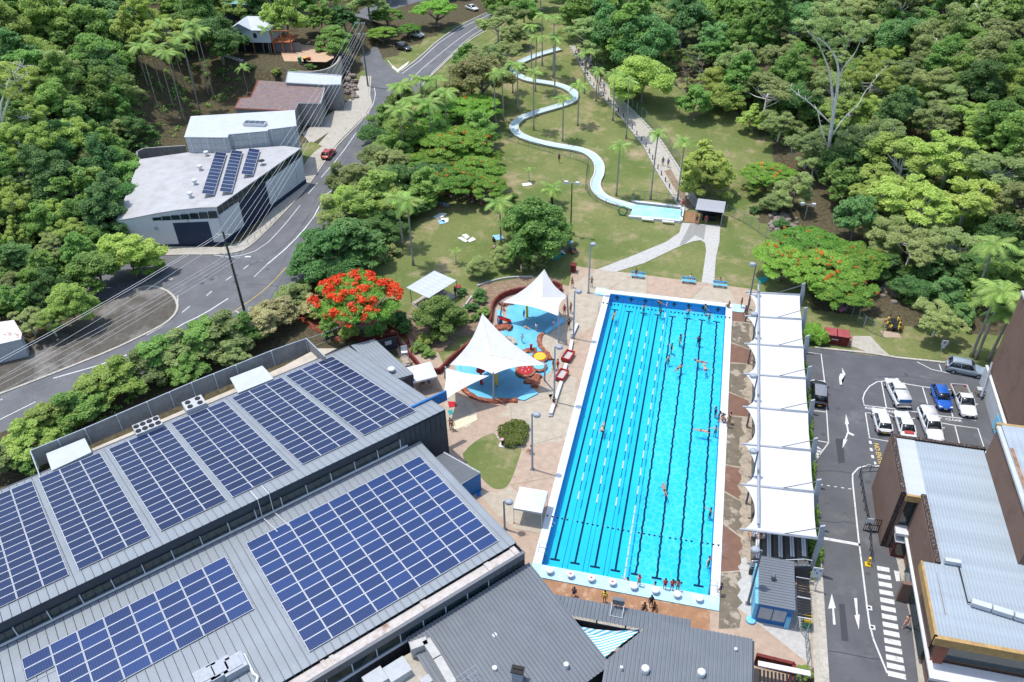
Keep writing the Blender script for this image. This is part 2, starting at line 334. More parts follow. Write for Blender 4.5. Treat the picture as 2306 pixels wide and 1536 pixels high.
# grass/terrain material
def grassmat():
    m = bpy.data.materials.new('lawn_grass'); m.use_nodes = True; n = m.node_tree; N = n.nodes; L = n.links
    b = N['Principled BSDF']; b.inputs['Roughness'].default_value = 0.95; b.inputs['Specular IOR Level'].default_value = 0.1
    tc = N.new('ShaderNodeTexCoord')
    def noise(s, d=8, r=0.65):
        k = N.new('ShaderNodeTexNoise'); k.inputs['Scale'].default_value = s; k.inputs['Detail'].default_value = d; k.inputs['Roughness'].default_value = r; L.new(tc.outputs['Object'], k.inputs['Vector']); return k
    def mixc(fac, a, c):
        x = N.new('ShaderNodeMix'); x.data_type = 'RGBA'; L.new(fac, x.inputs[0])
        for s, v in ((6, a), (7, c)):
            if isinstance(v, tuple): x.inputs[s].default_value = (*v, 1)
            else: L.new(v, x.inputs[s])
        return x.outputs[2]
    def rng(o, a, c):
        k = N.new('ShaderNodeMapRange'); k.inputs[1].default_value = a; k.inputs[2].default_value = c; L.new(o, k.inputs[0]); return k.outputs[0]
    n1 = noise(0.09); n2 = noise(1.6, 6); n3 = noise(0.16, 10, 0.75); n4 = noise(9, 3)
    c = mixc(rng(n1.outputs[0], 0.38, 0.62), (0.115, 0.155, 0.045), (0.20, 0.205, 0.08))
    c = mixc(rng(n4.outputs[0], 0.3, 0.7), mixc(rng(n2.outputs[0], 0.35, 0.65), (0.095, 0.135, 0.038), c), c)
    c = mixc(rng(n3.outputs[0], 0.50, 0.68), c, (0.34, 0.265, 0.165))
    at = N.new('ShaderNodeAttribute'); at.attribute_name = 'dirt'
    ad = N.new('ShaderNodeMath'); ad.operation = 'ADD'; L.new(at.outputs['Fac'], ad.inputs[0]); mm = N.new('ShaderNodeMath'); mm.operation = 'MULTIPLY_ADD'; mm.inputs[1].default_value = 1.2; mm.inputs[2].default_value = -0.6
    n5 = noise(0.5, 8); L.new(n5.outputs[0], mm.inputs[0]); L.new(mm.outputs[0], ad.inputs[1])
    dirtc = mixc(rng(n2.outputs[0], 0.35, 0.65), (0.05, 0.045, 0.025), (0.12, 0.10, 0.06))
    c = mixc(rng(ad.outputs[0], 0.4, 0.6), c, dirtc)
    L.new(c, b.inputs['Base Color'])
    bp = N.new('ShaderNodeBump'); bp.inputs['Strength'].default_value = 0.5; bp.inputs['Distance'].default_value = 0.08; L.new(n4.outputs[0], bp.inputs['Height']); L.new(bp.outputs[0], b.inputs['Normal'])
    return m
M_GRASS = grassmat()
# ------------------------------------------------------------------ terrain
xs = sorted(set([-1.2, 18.0, -1000, -600, -350, 350, 600, 1000] + list(np.arange(-220, 161, 2.5))))
ys = sorted(set([-1.8, 51.2, -600, -250, 500, 800, 1500] + list(np.arange(-90, 331, 2.5))))
def clean(a, keep): 
    out = []
    for v in a:
        if any(abs(v-k) < 1.2 and v != k for k in keep): continue
        out.append(v)
    return out
xs = np.array(clean(xs, [-1.2, 18.0])); ys = np.array(clean(ys, [-1.8, 51.2]))
X, Y = np.meshgrid(xs, ys, indexing='ij'); Z = hz(X, Y)
ix = len(xs); iy = len(ys)
F = []
DIRTP = []      # (px,py,radius m) patches of bare forest floor
for i in range(ix-1):
    for j in range(iy-1):
        cx = (xs[i]+xs[i+1])/2; cy = (ys[j]+ys[j+1])/2
        if -1.2 < cx < 18.0 and -1.8 < cy < 51.2: continue
        F.append((i*iy+j, (i+1)*iy+j, (i+1)*iy+j+1, i*iy+j+1))
me = bpy.data.meshes.new('ground'); me.from_pydata([(X[i, j], Y[i, j], Z[i, j]-0.02) for i in range(ix) for j in range(iy)], [], F); me.update()
me.polygons.foreach_set('use_smooth', [True]*len(me.polygons))
def inpoly(x, y, poly):
    r = np.zeros(np.shape(x), bool); n = len(poly)
    for i in range(n):
        x1, y1 = poly[i]; x2, y2 = poly[(i+1) % n]
        c = ((y1 > y) != (y2 > y)) & (x < (x2-x1)*(y-y1)/(y2-y1+1e-12)+x1); r ^= c
    return r
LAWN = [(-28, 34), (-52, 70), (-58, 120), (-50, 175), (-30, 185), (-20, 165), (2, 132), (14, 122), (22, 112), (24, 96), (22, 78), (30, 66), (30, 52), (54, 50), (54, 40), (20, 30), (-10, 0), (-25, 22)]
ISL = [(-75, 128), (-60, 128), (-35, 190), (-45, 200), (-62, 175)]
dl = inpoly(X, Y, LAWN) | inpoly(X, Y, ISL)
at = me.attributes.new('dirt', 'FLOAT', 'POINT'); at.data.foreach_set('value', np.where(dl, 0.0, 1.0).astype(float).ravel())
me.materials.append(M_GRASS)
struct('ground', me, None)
# ------------------------------------------------------------------ roads (flat, z = 0)
def sheetpx(name, pts, mat, z, st=True, sm=0):
    P = [tuple(p[:2]) for p in GP(pts)]
    if sm: P = [tuple(p) for p in smoothp(P+[P[0]], sm)[:-1]]
    mb = MB().sheet(P, z); return struct(name, mb, mat)
LE = [(1250, -22), (1190, -5), (1105, 25), (1040, 55), (985, 92), (945, 130), (905, 160), (893, 166)]
RE = [(1275, 0), (1225, 14), (1160, 35), (1100, 62), (1050, 92), (1010, 130), (966, 172), (925, 235), (890, 300), (842, 375), (790, 440), (745, 520), (715, 590), (685, 645), (640, 685), (555, 722), (480, 765), (400, 805), (300, 860), (200, 900), (100, 940), (0, 975), (-120, 1010)]
LW = [(832, 215), (838, 240), (824, 262), (797, 290), (767, 320), (738, 354), (709, 397), (680, 436), (638, 480), (600, 520), (566, 552), (540, 568), (480, 574), (370, 572), (300, 590)]
ISLK = [(300, 655), (325, 645), (355, 646), (385, 660), (401, 683), (398, 705), (375, 728), (330, 752), (250, 790), (150, 830), (60, 865), (0, 888), (-120, 930)]
road = LE + [(862, 132), (838, 75), (836, 48), (870, 25), (940, 5), (1010, -12), (1010, -40), (900, -30), (800, 30), (795, 90), (822, 160)] + LW + [(200, 600), (150, 700)] + ISLK + RE[::-1]
sheetpx('road', road, M_ASPH, 0.012)
# island verge, kerbs, footpaths
isl_poly = ISLK + [(-120, 850), (0, 800), (150, 740), (250, 680)]
sheetpx('verge', isl_poly, mk('verge_dirt', (0.10, 0.09, 0.075), 0.95, 0.15, 1.0, dirt=(0.19, 0.18, 0.165), dscale=0.12, dmin=0.5, dmax=0.62), 0.10)
fp = [(812, 172), (835, 172), (836, 215), (842, 245), (832, 275), (804, 318), (774, 362), (739, 408), (704, 450), (659, 505), (614, 545), (579, 562), (542, 573), (480, 576), (372, 575), (372, 561), (470, 560), (530, 556), (560, 545), (600, 505), (640, 452), (680, 395), (688, 360), (730, 300), (700, 250), (775, 195)]
sheetpx('footpath', [(812, 172), (832, 172), (830, 215), (836, 239), (822, 261), (795, 288), (765, 318), (736, 353), (707, 396), (678, 435), (636, 479), (598, 519), (564, 551), (540, 567), (480, 573), (300, 578), (300, 550), (380, 556), (500, 558), (540, 548), (575, 520), (620, 465), (668, 400), (678, 385), (700, 345), (740, 300), (770, 262), (795, 225)], M_CONC, 0.11)
def kerb(name, pts, w=0.35, h=0.13, mat=None, z=0.0, drape=False, stones=2.5, sm=1):
    P = [np.array(p[:2]) for p in (GP(pts) if len(pts[0]) == 2 else pts)]
    if sm: P = smoothp(P, sm)
    mb = MB()
    for a, b in zip(P, P[1:]):
        L = np.linalg.norm(b-a)
        if L < 1e-3: continue
        k = max(1, int(L/stones)); ang = math.atan2(b[1]-a[1], b[0]-a[0])
        for i in range(k):
            c = a+(b-a)*(i+0.5)/k; mb.box((c[0], c[1], z+h/2+(H(*c) if drape else 0)), (L/k-0.02, w, h), ang)
    return struct(name, mb, mat or M_KERB)
kerb('kerb', LW)
kerb('kerb', ISLK)
kerb('kerb', [(835, 172), (832, 215)], sm=0)
kerb('kerb', LE[2:7])
kerb('kerb', [(1190, 22), (1100, 66), (1050, 96), (1010, 134), (966, 176)])
lines = MB(); ylines = MB()
def line(pts, w=0.14, mb=lines, sm=1, z=0.018):
    P = [p[:2] for p in GP(pts)]
    if sm: P = smoothp(P, sm)
    ribbon(mb, P, w, z)
line([(1190, 2), (1105, 32), (1040, 62), (985, 99), (945, 137), (905, 166), (896, 163), (873, 136)], 0.18, sm=0)
line([(1200, 10), (1100, 44), (1040, 82), (985, 126), (937, 166), (905, 206)], 0.16)
line([(1210, 16), (1100, 58), (1053, 87), (1012, 127), (966, 170), (930, 222)], 0.16)
line([(843, 198), (846, 215), (838, 240), (829, 258)], 0.16)
line([(803, 298), (765, 352), (723, 400)], 0.16)
line([(715, 412), (694, 437)], 0.14); line([(676, 462), (640, 508), (590, 560), (530, 580), (480, 574)], 0.13)
line([(753, 425), (735, 438)], 0.3); line([(724, 456), (700, 500), (650, 555), (602, 595)], 0.22); line([(602, 595), (572, 624)], 0.12)
for a, b in (((522, 622), (508, 632)), ((477, 656), (465, 666)), ((427, 690), (410, 704)), ((560, 597), (548, 606))): line([a, b], 0.16, sm=0)
line([(514, 672), (460, 707), (400, 735), (367, 762), (250, 815), (120, 852)], 0.2)
line([(645, 602), (600, 650), (555, 683), (500, 720)], 0.12, ylines)
line([(530, 700), (552, 712)], 0.14, sm=0)
line([(400, 665), (401, 690), (398, 706), (375, 730), (330, 755)], 0.12)
line([(-30, 912), (6, 899)], 0.14); line([(-30, 960), (20, 935), (80, 905)], 0.14)
mb = MB().sheet([p[:2] for p in GP([(884, 147), (895, 156), (922, 137), (918, 145), (896, 163), (882, 152)])], 0.02); struct('painted_island_marking', mb, M_LINE)
struct('road_markings', lines, M_LINE); struct('yellow_road_line', ylines, M_YELL)
for k, (a, b) in enumerate(((571, 589), (590, 587), (384, 628), (1376, 598), (1533, 560))):
    if k > 2: continue
    p = G(a, b, 0); mb = MB(); mb.lathe([(0.42, 0.015), (0.42, 0.03), (0.34, 0.035), (0.001, 0.035)], (p[0], p[1], 0), 16)
    lb = ['round iron manhole cover in the road, left of two beside the hedge', 'round iron manhole cover in the road, right of two beside the hedge', 'pale round manhole cover near the side street mouth'][k]
    single('manhole_cover', lb, 'manhole cover', mb, [M_DSTEEL, M_DSTEEL, M_CONC][k], (p[0], p[1], 0))
# ------------------------------------------------------------------ car park
cp = [(1812, 782), (1835, 784), (1960, 800), (2080, 812), (2230, 832), (2260, 960), (2245, 1100), (2100, 1200), (2090, 1536), (2110, 1640), (1860, 1640), (1846, 1400), (1836, 1290), (1838, 1100), (1822, 900)]
sheetpx('car_park', cp, M_ASPH2, 0.012)
kerb('kerb', [(1835, 783), (1890, 789), (1960, 796), (2020, 806), (2080, 812), (2135, 818)], sm=0)
kerb('kerb', [(1842, 1262), (1850, 1400), (1862, 1600)], 0.7, 0.13, sm=0)
sheetpx('footpath', [(1822, 1270), (1838, 1270), (1858, 1600), (1836, 1600)], M_CONC, 0.11)
sheetpx('footpath', [(2008, 1215), (2030, 1225), (2090, 1536), (2100, 1600), (2076, 1600), (2052, 1400)], M_CONC, 0.02)
sheetpx('grass_verge', [(1955, 762), (1990, 735), (2110, 800), (2128, 812), (2080, 808), (2000, 800)], M_GRASS, 0.02)
sheetpx('driveway', [(1921, 757), (1960, 757), (1985, 785), (2010, 806), (1960, 796), (1918, 780)], M_CONC, 0.03)
pl = MB(); yl = MB()
def pline(pts, w=0.13, mb=None, sm=0): line(pts, w, pl if mb is None else mb, sm)
pline([(1817, 794), (1849, 797), (1857, 860), (1866, 997), (1833, 1042)]); pline([(1822, 857), (1855, 858)]); pline([(1826, 924), (1859, 928)]); pline([(1832, 991), (1866, 997)])
for a, b in (((1832, 1005), (1849, 1017)), ((1831, 1018), (1843, 1028))): pline([a, b], 0.7)
pline([(2065, 815), (2098, 832), (2135, 840), (2214, 849)], 0.12, sm=0); pline([(2115, 821), (2121, 837)])
pline([(1993, 858), (1975, 860), (1958, 870), (1947, 885), (1943, 898), (1946, 913), (1990, 918), (2045, 925), (2110, 936), (2155, 941), (2198, 947), (2195, 935)], 0.14)
pline([(1985, 860), (1996, 918)]); pline([(2025, 862), (2078, 871), (2140, 878)]); pline([(2077, 871), (2092, 920)]); pline([(2130, 877), (2146, 940)]); pline([(2041, 905), (2045, 925)])
pline([(1961, 930), (1949, 930), (1958, 987), (2020, 997)], 0.14); pline([(1998, 935), (2008, 985)]); pline([(2050, 940), (2060, 990)]); pline([(2105, 950), (2150, 958), (2202, 965), (2220, 1020)], 0.13); pline([(2150, 958), (2163, 1008)]); pline([(2000, 937), (2012, 938)])
pline([(2213, 851), (2218, 862)])
for a, b in (((1959, 993), (1961, 1000)), ((1961, 1009), (1963, 1016)), ((1964, 1025), (1966, 1032))): pline([a, b], 0.3)
pline([(1970, 1040), (1973, 1051)], 0.25)
pline([(2003, 1062), (1975, 1048), (1955, 1047), (1933, 1054), (1920, 1068), (1920, 1085), (1933, 1210), (1953, 1370), (1958, 1405), (1967, 1440), (1998, 1516)], 0.16)
pline([(1847, 1211), (1937, 1227)], 0.36)
for i in range(5): pline([(1846+16*i, 1091+2.4*i), (1853+16*i, 1092+2.4*i)], 0.12)
struct('car_park_markings', pl, M_LINE)
# painted arrows
def arrow(pts, lb=None): return MB().sheet([p[:2] for p in GP(pts)], 0.018)
A1 = [(1873, 1337), (1865, 1371), (1874, 1370), (1876, 1407), (1882, 1407), (1878, 1370), (1882, 1370)]
A2 = [(1923, 1347), (1930, 1347), (1932, 1384), (1936, 1384), (1934, 1418), (1924, 1386), (1928, 1385)]
A3 = [(1896, 828), (1904, 843), (1895, 857), (1894, 850), (1897, 866), (1891, 866), (1889, 850), (1892, 842), (1897, 841)]
A4 = [(1905, 932), (1912, 955), (1909, 956), (1912, 973), (1924, 979), (1922, 982), (1910, 977), (1905, 991), (1909, 990), (1897, 1010), (1899, 990), (1902, 989), (1908, 972), (1905, 956), (1903, 955)]
for nm, a in (('painted_arrow', A1), ('painted_arrow', A2), ('painted_arrow', A3), ('painted_arrow', A4)): struct(nm, arrow(a), M_LINE)
for nm, a in (('asphalt_patch', [(1889, 1360), (1902, 1360), (1911, 1445), (1895, 1443)]), ('asphalt_patch', [(1881, 988), (1898, 988), (1903, 1042), (1888, 1044)])): struct(nm, MB().sheet([p[:2] for p in GP(a)], 0.016), M_PATCH)
# zebra crossing stripes
zx = [((1975, 1279), (2003, 1284)), ((1999, 1516), (2040, 1525))]
for i in range(14):
    t = i/13.0; a = np.array(zx[0])*(1-t**1.02)+np.array(zx[1])*t**1.02
    L = G(*a[0], 0); R = G(*a[1], 0); hgt = 0.27
    mbz = MB().sheet([(L[0], L[1]-hgt), (R[0], R[1]-hgt), (R[0], R[1]+hgt), (L[0], L[1]+hgt)], 0.018); struct('crossing_stripe', mbz, M_LINE)
for a in (((2013, 1285), (2025, 1287), (2027, 1309), (2018, 1309)), ((2035, 1288), (2042, 1290), (2046, 1313), (2038, 1311))): struct('crossing_stripe', MB().sheet([p[:2] for p in GP(a)], 0.024), M_LINE)
for a, b in ((1957, 1369), (1964, 1413)):
    p = G(a, b, 0); mbx = MB().box((p[0], p[1], 0.03), (0.55, 0.5, 0.02)); struct('painted_square', mbx, M_LINE); mbx = MB().box((p[0], p[1], 0.043), (0.25, 0.22, 0.01)); struct('painted_square', mbx, M_BLK)
# painted words on the asphalt
def text(name, body, mat, origin, size, rz, z, sx=1.0, parent=None, R=None, tag=None, label=None, cat=None):
    cu = bpy.data.curves.new(name, 'FONT'); cu.body = body; cu.size = size; cu.extrude = 0.002; cu.align_x = 'CENTER'; cu.align_y = 'CENTER'; cu.offset = 0.02*size; cu.resolution_u = 3
    o = bpy.data.objects.new(name, cu); C.objects.link(o); dg = bpy.context.evaluated_depsgraph_get(); me = bpy.data.meshes.new_from_object(o.evaluated_get(dg))
    bpy.data.objects.remove(o); me.materials.clear(); me.materials.append(mat)
    ob = bpy.data.objects.new(name, me); C.objects.link(ob); ob.scale = (sx, 1, 1)
    ob.location = (origin[0], origin[1], z if R is None else origin[2]); ob.rotation_euler = (0, 0, rz) if R is None else R
    if parent: 
        ob.parent = parent; ob.location = tuple(np.array(ob.location)-np.array(parent.location))
    elif tag == 'structure': ob['kind'] = 'structure'
    return ob
a = G(1972, 998, 0); b = G(1985, 1052, 0); m_ = (a+b)/2; text('painted_words', 'NO ENTRY', M_YELL, m_, 0.78, math.atan2(b[1]-a[1], b[0]-a[0]), 0.018, 1.0, tag='structure')
a = G(1952, 919, 0); b = G(2010, 928, 0); text('painted_words', 'KEEP  CLEAR', M_LINE, (a+b)/2, 0.55, math.atan2(b[1]-a[1], b[0]-a[0]), 0.018, 1.1, tag='structure')
a = G(2098, 940, 0); b = G(2162, 948, 0); text('painted_words', 'KEEP  CLEAR', M_LINE, (a+b)/2, 0.55, math.atan2(b[1]-a[1], b[0]-a[0]), 0.018, 1.15, tag='structure')
# ------------------------------------------------------------------ pool deck
W = 16.8
outer = [tuple(p[:2]) for p in GP([(1290, 598), (1345, 607), (1420, 615), (1500, 626), (1580, 636), (1608, 640), (1700, 652), (1752, 700), (1760, 1185), (1830, 1262), (1836, 1500), (1760, 1560), (1300, 1480), (1180, 1340), (1060, 1200), (985, 1060), (940, 900), (890, 780), (935, 745), (980, 780), (1000, 822), (1010, 815), (1063, 764), (1100, 720), (1108, 680), (1125, 662), (1180, 646), (1262, 640), (1281, 645)])]
hole = [(-0.9, -1.55), (W+0.9, -1.55), (W+0.9, 50.9), (-0.9, 50.9)]
def keyhole(outer, hole):
    a = sum(outer[i][0]*outer[(i+1) % len(outer)][1]-outer[(i+1) % len(outer)][0]*outer[i][1] for i in range(len(outer)))
    O = outer if a > 0 else outer[::-1]
    Hh = hole[::-1]      # clockwise
    best = min(((math.dist(O[i], Hh[j]), i, j) for i in range(len(O)) for j in range(len(Hh))))
    i, j = best[1], best[2]
    return O[:i+1]+Hh[j:]+Hh[:j+1]+O[i:]
from mathutils.geometry import tessellate_polygon
tri = tessellate_polygon([[Vector((x, y, 0)) for x, y in outer], [Vector((x, y, 0)) for x, y in hole]])
allv = outer+hole; mb = MB(); 
FF = []
for t in tri:
    (x1, y1), (x2, y2), (x3, y3) = [allv[k] for k in t]; FF.append(t if (x2-x1)*(y3-y1)-(x3-x1)*(y2-y1) > 0 else t[::-1])
mb.add([(x, y, 0.02) for x, y in allv], FF); struct('pool_deck', mb, M_PINK)
def deck(pts, mat, z=0.024, world=False, name='deck_panel'): 
    P = pts if world else [p[:2] for p in GP(pts)]
    return struct(name, MB().sheet(P, z), mat)
xr = W+0.9
deck([(1290, 640), (1345, 607), (1430, 617), (1365, 655), (1335, 735), (1270, 770), (1285, 700), (1280, 650)], M_CREAM)
deck([(1350, 630), (1410, 618), (1456, 622), (1457, 665), (1400, 658)], M_CREAM, 0.028)
deck([(1548, 680), (1585, 645), (1640, 643), (1660, 690)], M_CREAM)
deck([(1220, 735), (1300, 700), (1345, 730), (1270, 770), (1262, 845), (1240, 900), (1230, 880)], M_CREAM, 0.028)
deck([(1255, 830), (1300, 850), (1292, 885), (1272, 905), (1220, 930), (1120, 940), (1150, 915), (1230, 880)], M_CREAM)
deck([(1140, 912), (1200, 895), (1292, 880), (1298, 920), (1274, 992), (1200, 1003), (1188, 985), (1150, 955)], M_CREAM, 0.028)
deck([(1002, 880), (1060, 905), (1075, 925), (1074, 945), (1040, 962), (1000, 970)], M_CREAM, 0.028)
deck([(1010, 948), (1073, 934), (1075, 945), (1050, 962), (1020, 968)], mk('pale_yellow_deck', (0.62, 0.56, 0.40), 0.85, 0.05), 0.032)
deck([(1074, 1105), (1120, 1110), (1150, 1095), (1245, 1185), (1210, 1200), (1160, 1190), (1120, 1160)], M_CREAM)
deck([(1680, 1255), (1700, 1310), (1690, 1335), (1640, 1300), (1650, 1262)], M_WCONC, 0.028)
deck([(1655, 1265), (1705, 1255), (1822, 1350), (1826, 1500), (1790, 1470), (1625, 1340), (1640, 1300)], M_WCONC, 0.026)
deck([(xr+0.02, -12), (24.5, -12), (18.5, -1), (xr+0.02, 1)], M_PINK, 0.024, True)
deck([(xr+0.02, 2.5), (21.2, 2.5), (21.2, 51), (xr+0.02, 51)], mk('blotched_deck', (0.38, 0.32, 0.245), 0.8, 0.1, 1, dirt=(0.21, 0.17, 0.125), dscale=0.9, dmin=0.48, dmax=0.6), 0.0265, True)
M_JOINT = mk('pale_joint', (0.45, 0.38, 0.29), 0.8)
def wseg(y0, y1, mat, wd, sl0, sl1):
    n_ = 9; r = random.Random(int(y0*7)); P = [(xr+0.03, y0), (xr+wd, y0+sl0)]+[(xr+wd+r.uniform(-.35, .3), y0+sl0+(y1+sl1-y0-sl0)*k/n_) for k in range(1, n_)]+[(xr+wd, y1+sl1), (xr+0.03, y1)]
    deck(P, mat, 0.031, True); mb = MB(); ribbon(mb, [(xr+.03, y0), (21.0, y0+sl0*(21.0-xr)/wd)], .07, .036); struct('deck_joint', mb, M_JOINT)
for y0, y1, m, wd, s0, s1 in ((-3.5, 3.0, M_WET, 1.9, .5, .6), (3.1, 9.3, M_WET2, 1.9, .6, -1.4), (9.6, 13.9, M_WET, 1.7, -1.4, -.9), (14.1, 18, M_WET2, 1.7, -1.0, 0), (18.2, 26.5, M_WET, 1.8, 0, .2), (26.7, 31, M_WET2, 2.6, .2, -1), (31.2, 37, M_WET, 2.0, -1, .3), (37.2, 41.5, M_WET2, 2.8, .3, -1.1), (41.7, 46.5, M_WET, 2.4, -1.1, .1), (46.7, 50.6, M_WET2, 2.2, .1, .1)): wseg(y0, y1, m, wd, s0, s1)
deck([(-1.5, -4.4), (16.9, -4.4), (16.9, -1.58), (-0.9, -1.58)], M_TAN, 0.03, True)
deck([(-0.9, -5.9), (17.6, -7.4), (17.6, -4.38), (-0.9, -4.38)], M_TAN, 0.027, True)
# ------------------------------------------------------------------ pool
wz = -0.13
mb = MB()
mb.add([(0, -0, -1.35), (W, 0, -1.35), (W, 50, -1.35), (0, 50, -1.35)], [(0, 1, 2, 3)])
floor = struct('pool_floor', mb, M_FLOOR)
mb = MB()
for (a, b) in (((0, 0), (W, 0)), ((W, 0), (W, 50)), ((W, 50), (0, 50)), ((0, 50), (0, 0))):
    mb.add([(a[0], a[1], -1.36), (b[0], b[1], -1.36), (b[0], b[1], 0.0), (a[0], a[1], 0.0)], [(0, 3, 2, 1)])
struct('pool_wall', mb, M_PWALL)
mb = MB()
mb.box((-0.45, 25, 0.06), (0.9, 50.0, 0.12)); mb.box((W+0.45, 25, 0.06), (0.9, 50.0, 0.12)); mb.box((W/2, 50.45, 0.06), (W+1.8, 0.9, 0.12)); struct('pool_coping', mb, M_COPE)
mb = MB().box((W/2, -0.78, 0.085), (W+1.8, 1.55, 0.17)); mb.box((-1.6, 50.15, 0.07), (1.4, 1.9, 0.14)); mb.box((W+1.75, 50.0, 0.07), (1.7, 1.9, 0.14)); struct('pool_end_coping', mb, M_COPEB)
mb = MB().box((-1.3, 50.45, 0.15), (1.9, 0.9, 0.02)); struct('coping_patch', mb, M_COPE)
def watermat(name, tint, lo, rough=0.03, caustic=True, bump=0.6, bsc=1.6):
    m = bpy.data.materials.new(name); m.use_nodes = True; n = m.node_tree; N = n.nodes; L = n.links
    N.remove(N['Principled BSDF']); tr = N.new('ShaderNodeBsdfTransparent'); gl = N.new('ShaderNodeBsdfGlossy'); gl.inputs['Roughness'].default_value = rough
    tc = N.new('ShaderNodeTexCoord'); nz = N.new('ShaderNodeTexNoise'); nz.inputs['Scale'].default_value = bsc; nz.inputs['Detail'].default_value = 5; nz.inputs['Distortion'].default_value = 0.6
    L.new(tc.outputs['Object'], nz.inputs['Vector']); bp = N.new('ShaderNodeBump'); bp.inputs['Strength'].default_value = bump; bp.inputs['Distance'].default_value = 0.12; L.new(nz.outputs['Fac'], bp.inputs['Height']); L.new(bp.outputs[0], gl.inputs['Normal'])
    fr = N.new('ShaderNodeFresnel'); fr.inputs['IOR'].default_value = 1.33; L.new(bp.outputs[0], fr.inputs['Normal'])
    if caustic:  # caustic light net painted into the transparent tint, stronger in the open half
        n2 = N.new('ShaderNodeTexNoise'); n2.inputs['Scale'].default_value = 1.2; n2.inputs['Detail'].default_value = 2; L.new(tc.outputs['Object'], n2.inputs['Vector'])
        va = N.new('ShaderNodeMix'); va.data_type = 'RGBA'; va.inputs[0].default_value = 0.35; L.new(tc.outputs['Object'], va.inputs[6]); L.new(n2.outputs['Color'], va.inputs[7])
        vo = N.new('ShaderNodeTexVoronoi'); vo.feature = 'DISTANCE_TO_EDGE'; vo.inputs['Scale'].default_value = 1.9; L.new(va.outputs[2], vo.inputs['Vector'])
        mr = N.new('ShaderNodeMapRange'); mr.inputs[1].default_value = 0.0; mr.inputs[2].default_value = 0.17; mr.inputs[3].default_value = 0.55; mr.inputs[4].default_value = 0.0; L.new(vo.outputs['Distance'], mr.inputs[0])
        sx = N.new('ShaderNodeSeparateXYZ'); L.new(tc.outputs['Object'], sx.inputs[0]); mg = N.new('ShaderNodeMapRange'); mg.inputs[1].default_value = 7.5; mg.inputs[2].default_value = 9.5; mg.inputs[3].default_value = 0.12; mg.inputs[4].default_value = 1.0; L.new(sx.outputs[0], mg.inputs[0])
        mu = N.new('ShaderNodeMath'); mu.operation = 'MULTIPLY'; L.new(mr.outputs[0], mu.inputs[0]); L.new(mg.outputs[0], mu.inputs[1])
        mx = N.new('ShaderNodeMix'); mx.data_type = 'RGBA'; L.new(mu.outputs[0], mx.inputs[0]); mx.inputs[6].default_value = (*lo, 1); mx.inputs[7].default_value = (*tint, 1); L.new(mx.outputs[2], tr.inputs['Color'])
    else: tr.inputs['Color'].default_value = (*tint, 1)
    ms = N.new('ShaderNodeMixShader'); L.new(fr.outputs[0], ms.inputs[0]); L.new(tr.outputs[0], ms.inputs[1]); L.new(gl.outputs[0], ms.inputs[2]); L.new(ms.outputs[0], N['Material Output'].inputs[0]); MATS[name] = m; return m
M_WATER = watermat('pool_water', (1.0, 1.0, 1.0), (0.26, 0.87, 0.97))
nx_, ny_ = 48, 140
gx = np.linspace(0.002, W-0.002, nx_); gy = np.linspace(0.002, 49.998, ny_)
def wave(x, y):
    a = 0.35+0.65*float(sst(7, 9.5, x)); return wz+a*0.012*(math.sin(2.1*x+0.9*y)+math.sin(1.3*x-2.3*y+1)+0.6*math.sin(4.1*x+3.7*y))
mb = MB(); mb.add([(x, y, wave(x, y)) for x in gx for y in gy], [(i*ny_+j, (i+1)*ny_+j, (i+1)*ny_+j+1, i*ny_+j+1) for i in range(nx_-1) for j in range(ny_-1)])
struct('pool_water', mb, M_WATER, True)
lane = W/8
for k in range(8):
    x = lane*(k+0.5); mb = MB(); wob = 0.0 if k < 4 else 0.05
    ys_ = np.linspace(2.0, 48.0, 230); z = -1.343
    r2 = random.Random(k)
    off = [wob*(math.sin(y*3.1+k)*0.6+math.sin(y*7.3+2*k)*0.5+r2.uniform(-0.5, 0.5)) for y in ys_]
    mb.strip([(x-0.11+o, y, z) for o, y in zip(off, ys_)][::-1], [(x+0.11+o, y, z) for o, y in zip(off, ys_)][::-1])
    for y in (2.0, 48.0): mb.box((x, y, z+0.002), (1.0, 0.25, 0.008))
    for y in (0.012, 49.988): mb.box((x, y, -0.55), (0.25, 0.012, 0.8)); mb.box((x, y, -0.5), (0.7, 0.016, 0.2))
    addpart('lane_line', mb.mesh('lane_line'), M_BLACKT, floor)
# lane ropes
M_RW = mk('rope_float_white', (0.5, 0.53, 0.55), 0.5); M_RB = mk('rope_float_navy', (0.01, 0.03, 0.09), 0.5)
fm = MB().tube((0, -0.62, 0), (0, 0.62, 0), 0.085, n=8).mesh('float'); fm.materials.append(M_RW)
fn = MB().tube((0, -0.8, 0), (0, 0.8, 0), 0.045, n=6).mesh('float'); fn.materials.append(M_RB)
for k in range(1, 5):
    x = lane*k; t = thing('lane_rope', ['lane rope nearest the left wall of the pool, white and navy floats', 'second lane rope from the left wall, white and navy floats', 'third lane rope from the left wall, white and navy floats', 'fourth lane rope, densest white floats, beside the open half of the pool'][k-1], 'lane rope', (x, 0.1, wz), 0, 'lane ropes in the pool')
    addpart('cable', MB().tube((0, 0, 0.0), (0, 49.8, 0.0), 0.03, n=5).mesh('cable'), M_RW if k == 4 else M_RB, t)
    y = 10.0 if k < 4 else 0.8; i = 0
    while y < (43.5 if k < 4 else 49):
        addpart('float', fm if (i % 2 == 0 or (k == 4 and y < 9)) else fn, None, t, loc=(0, y, 0.03)); y += 1.42; i += 1
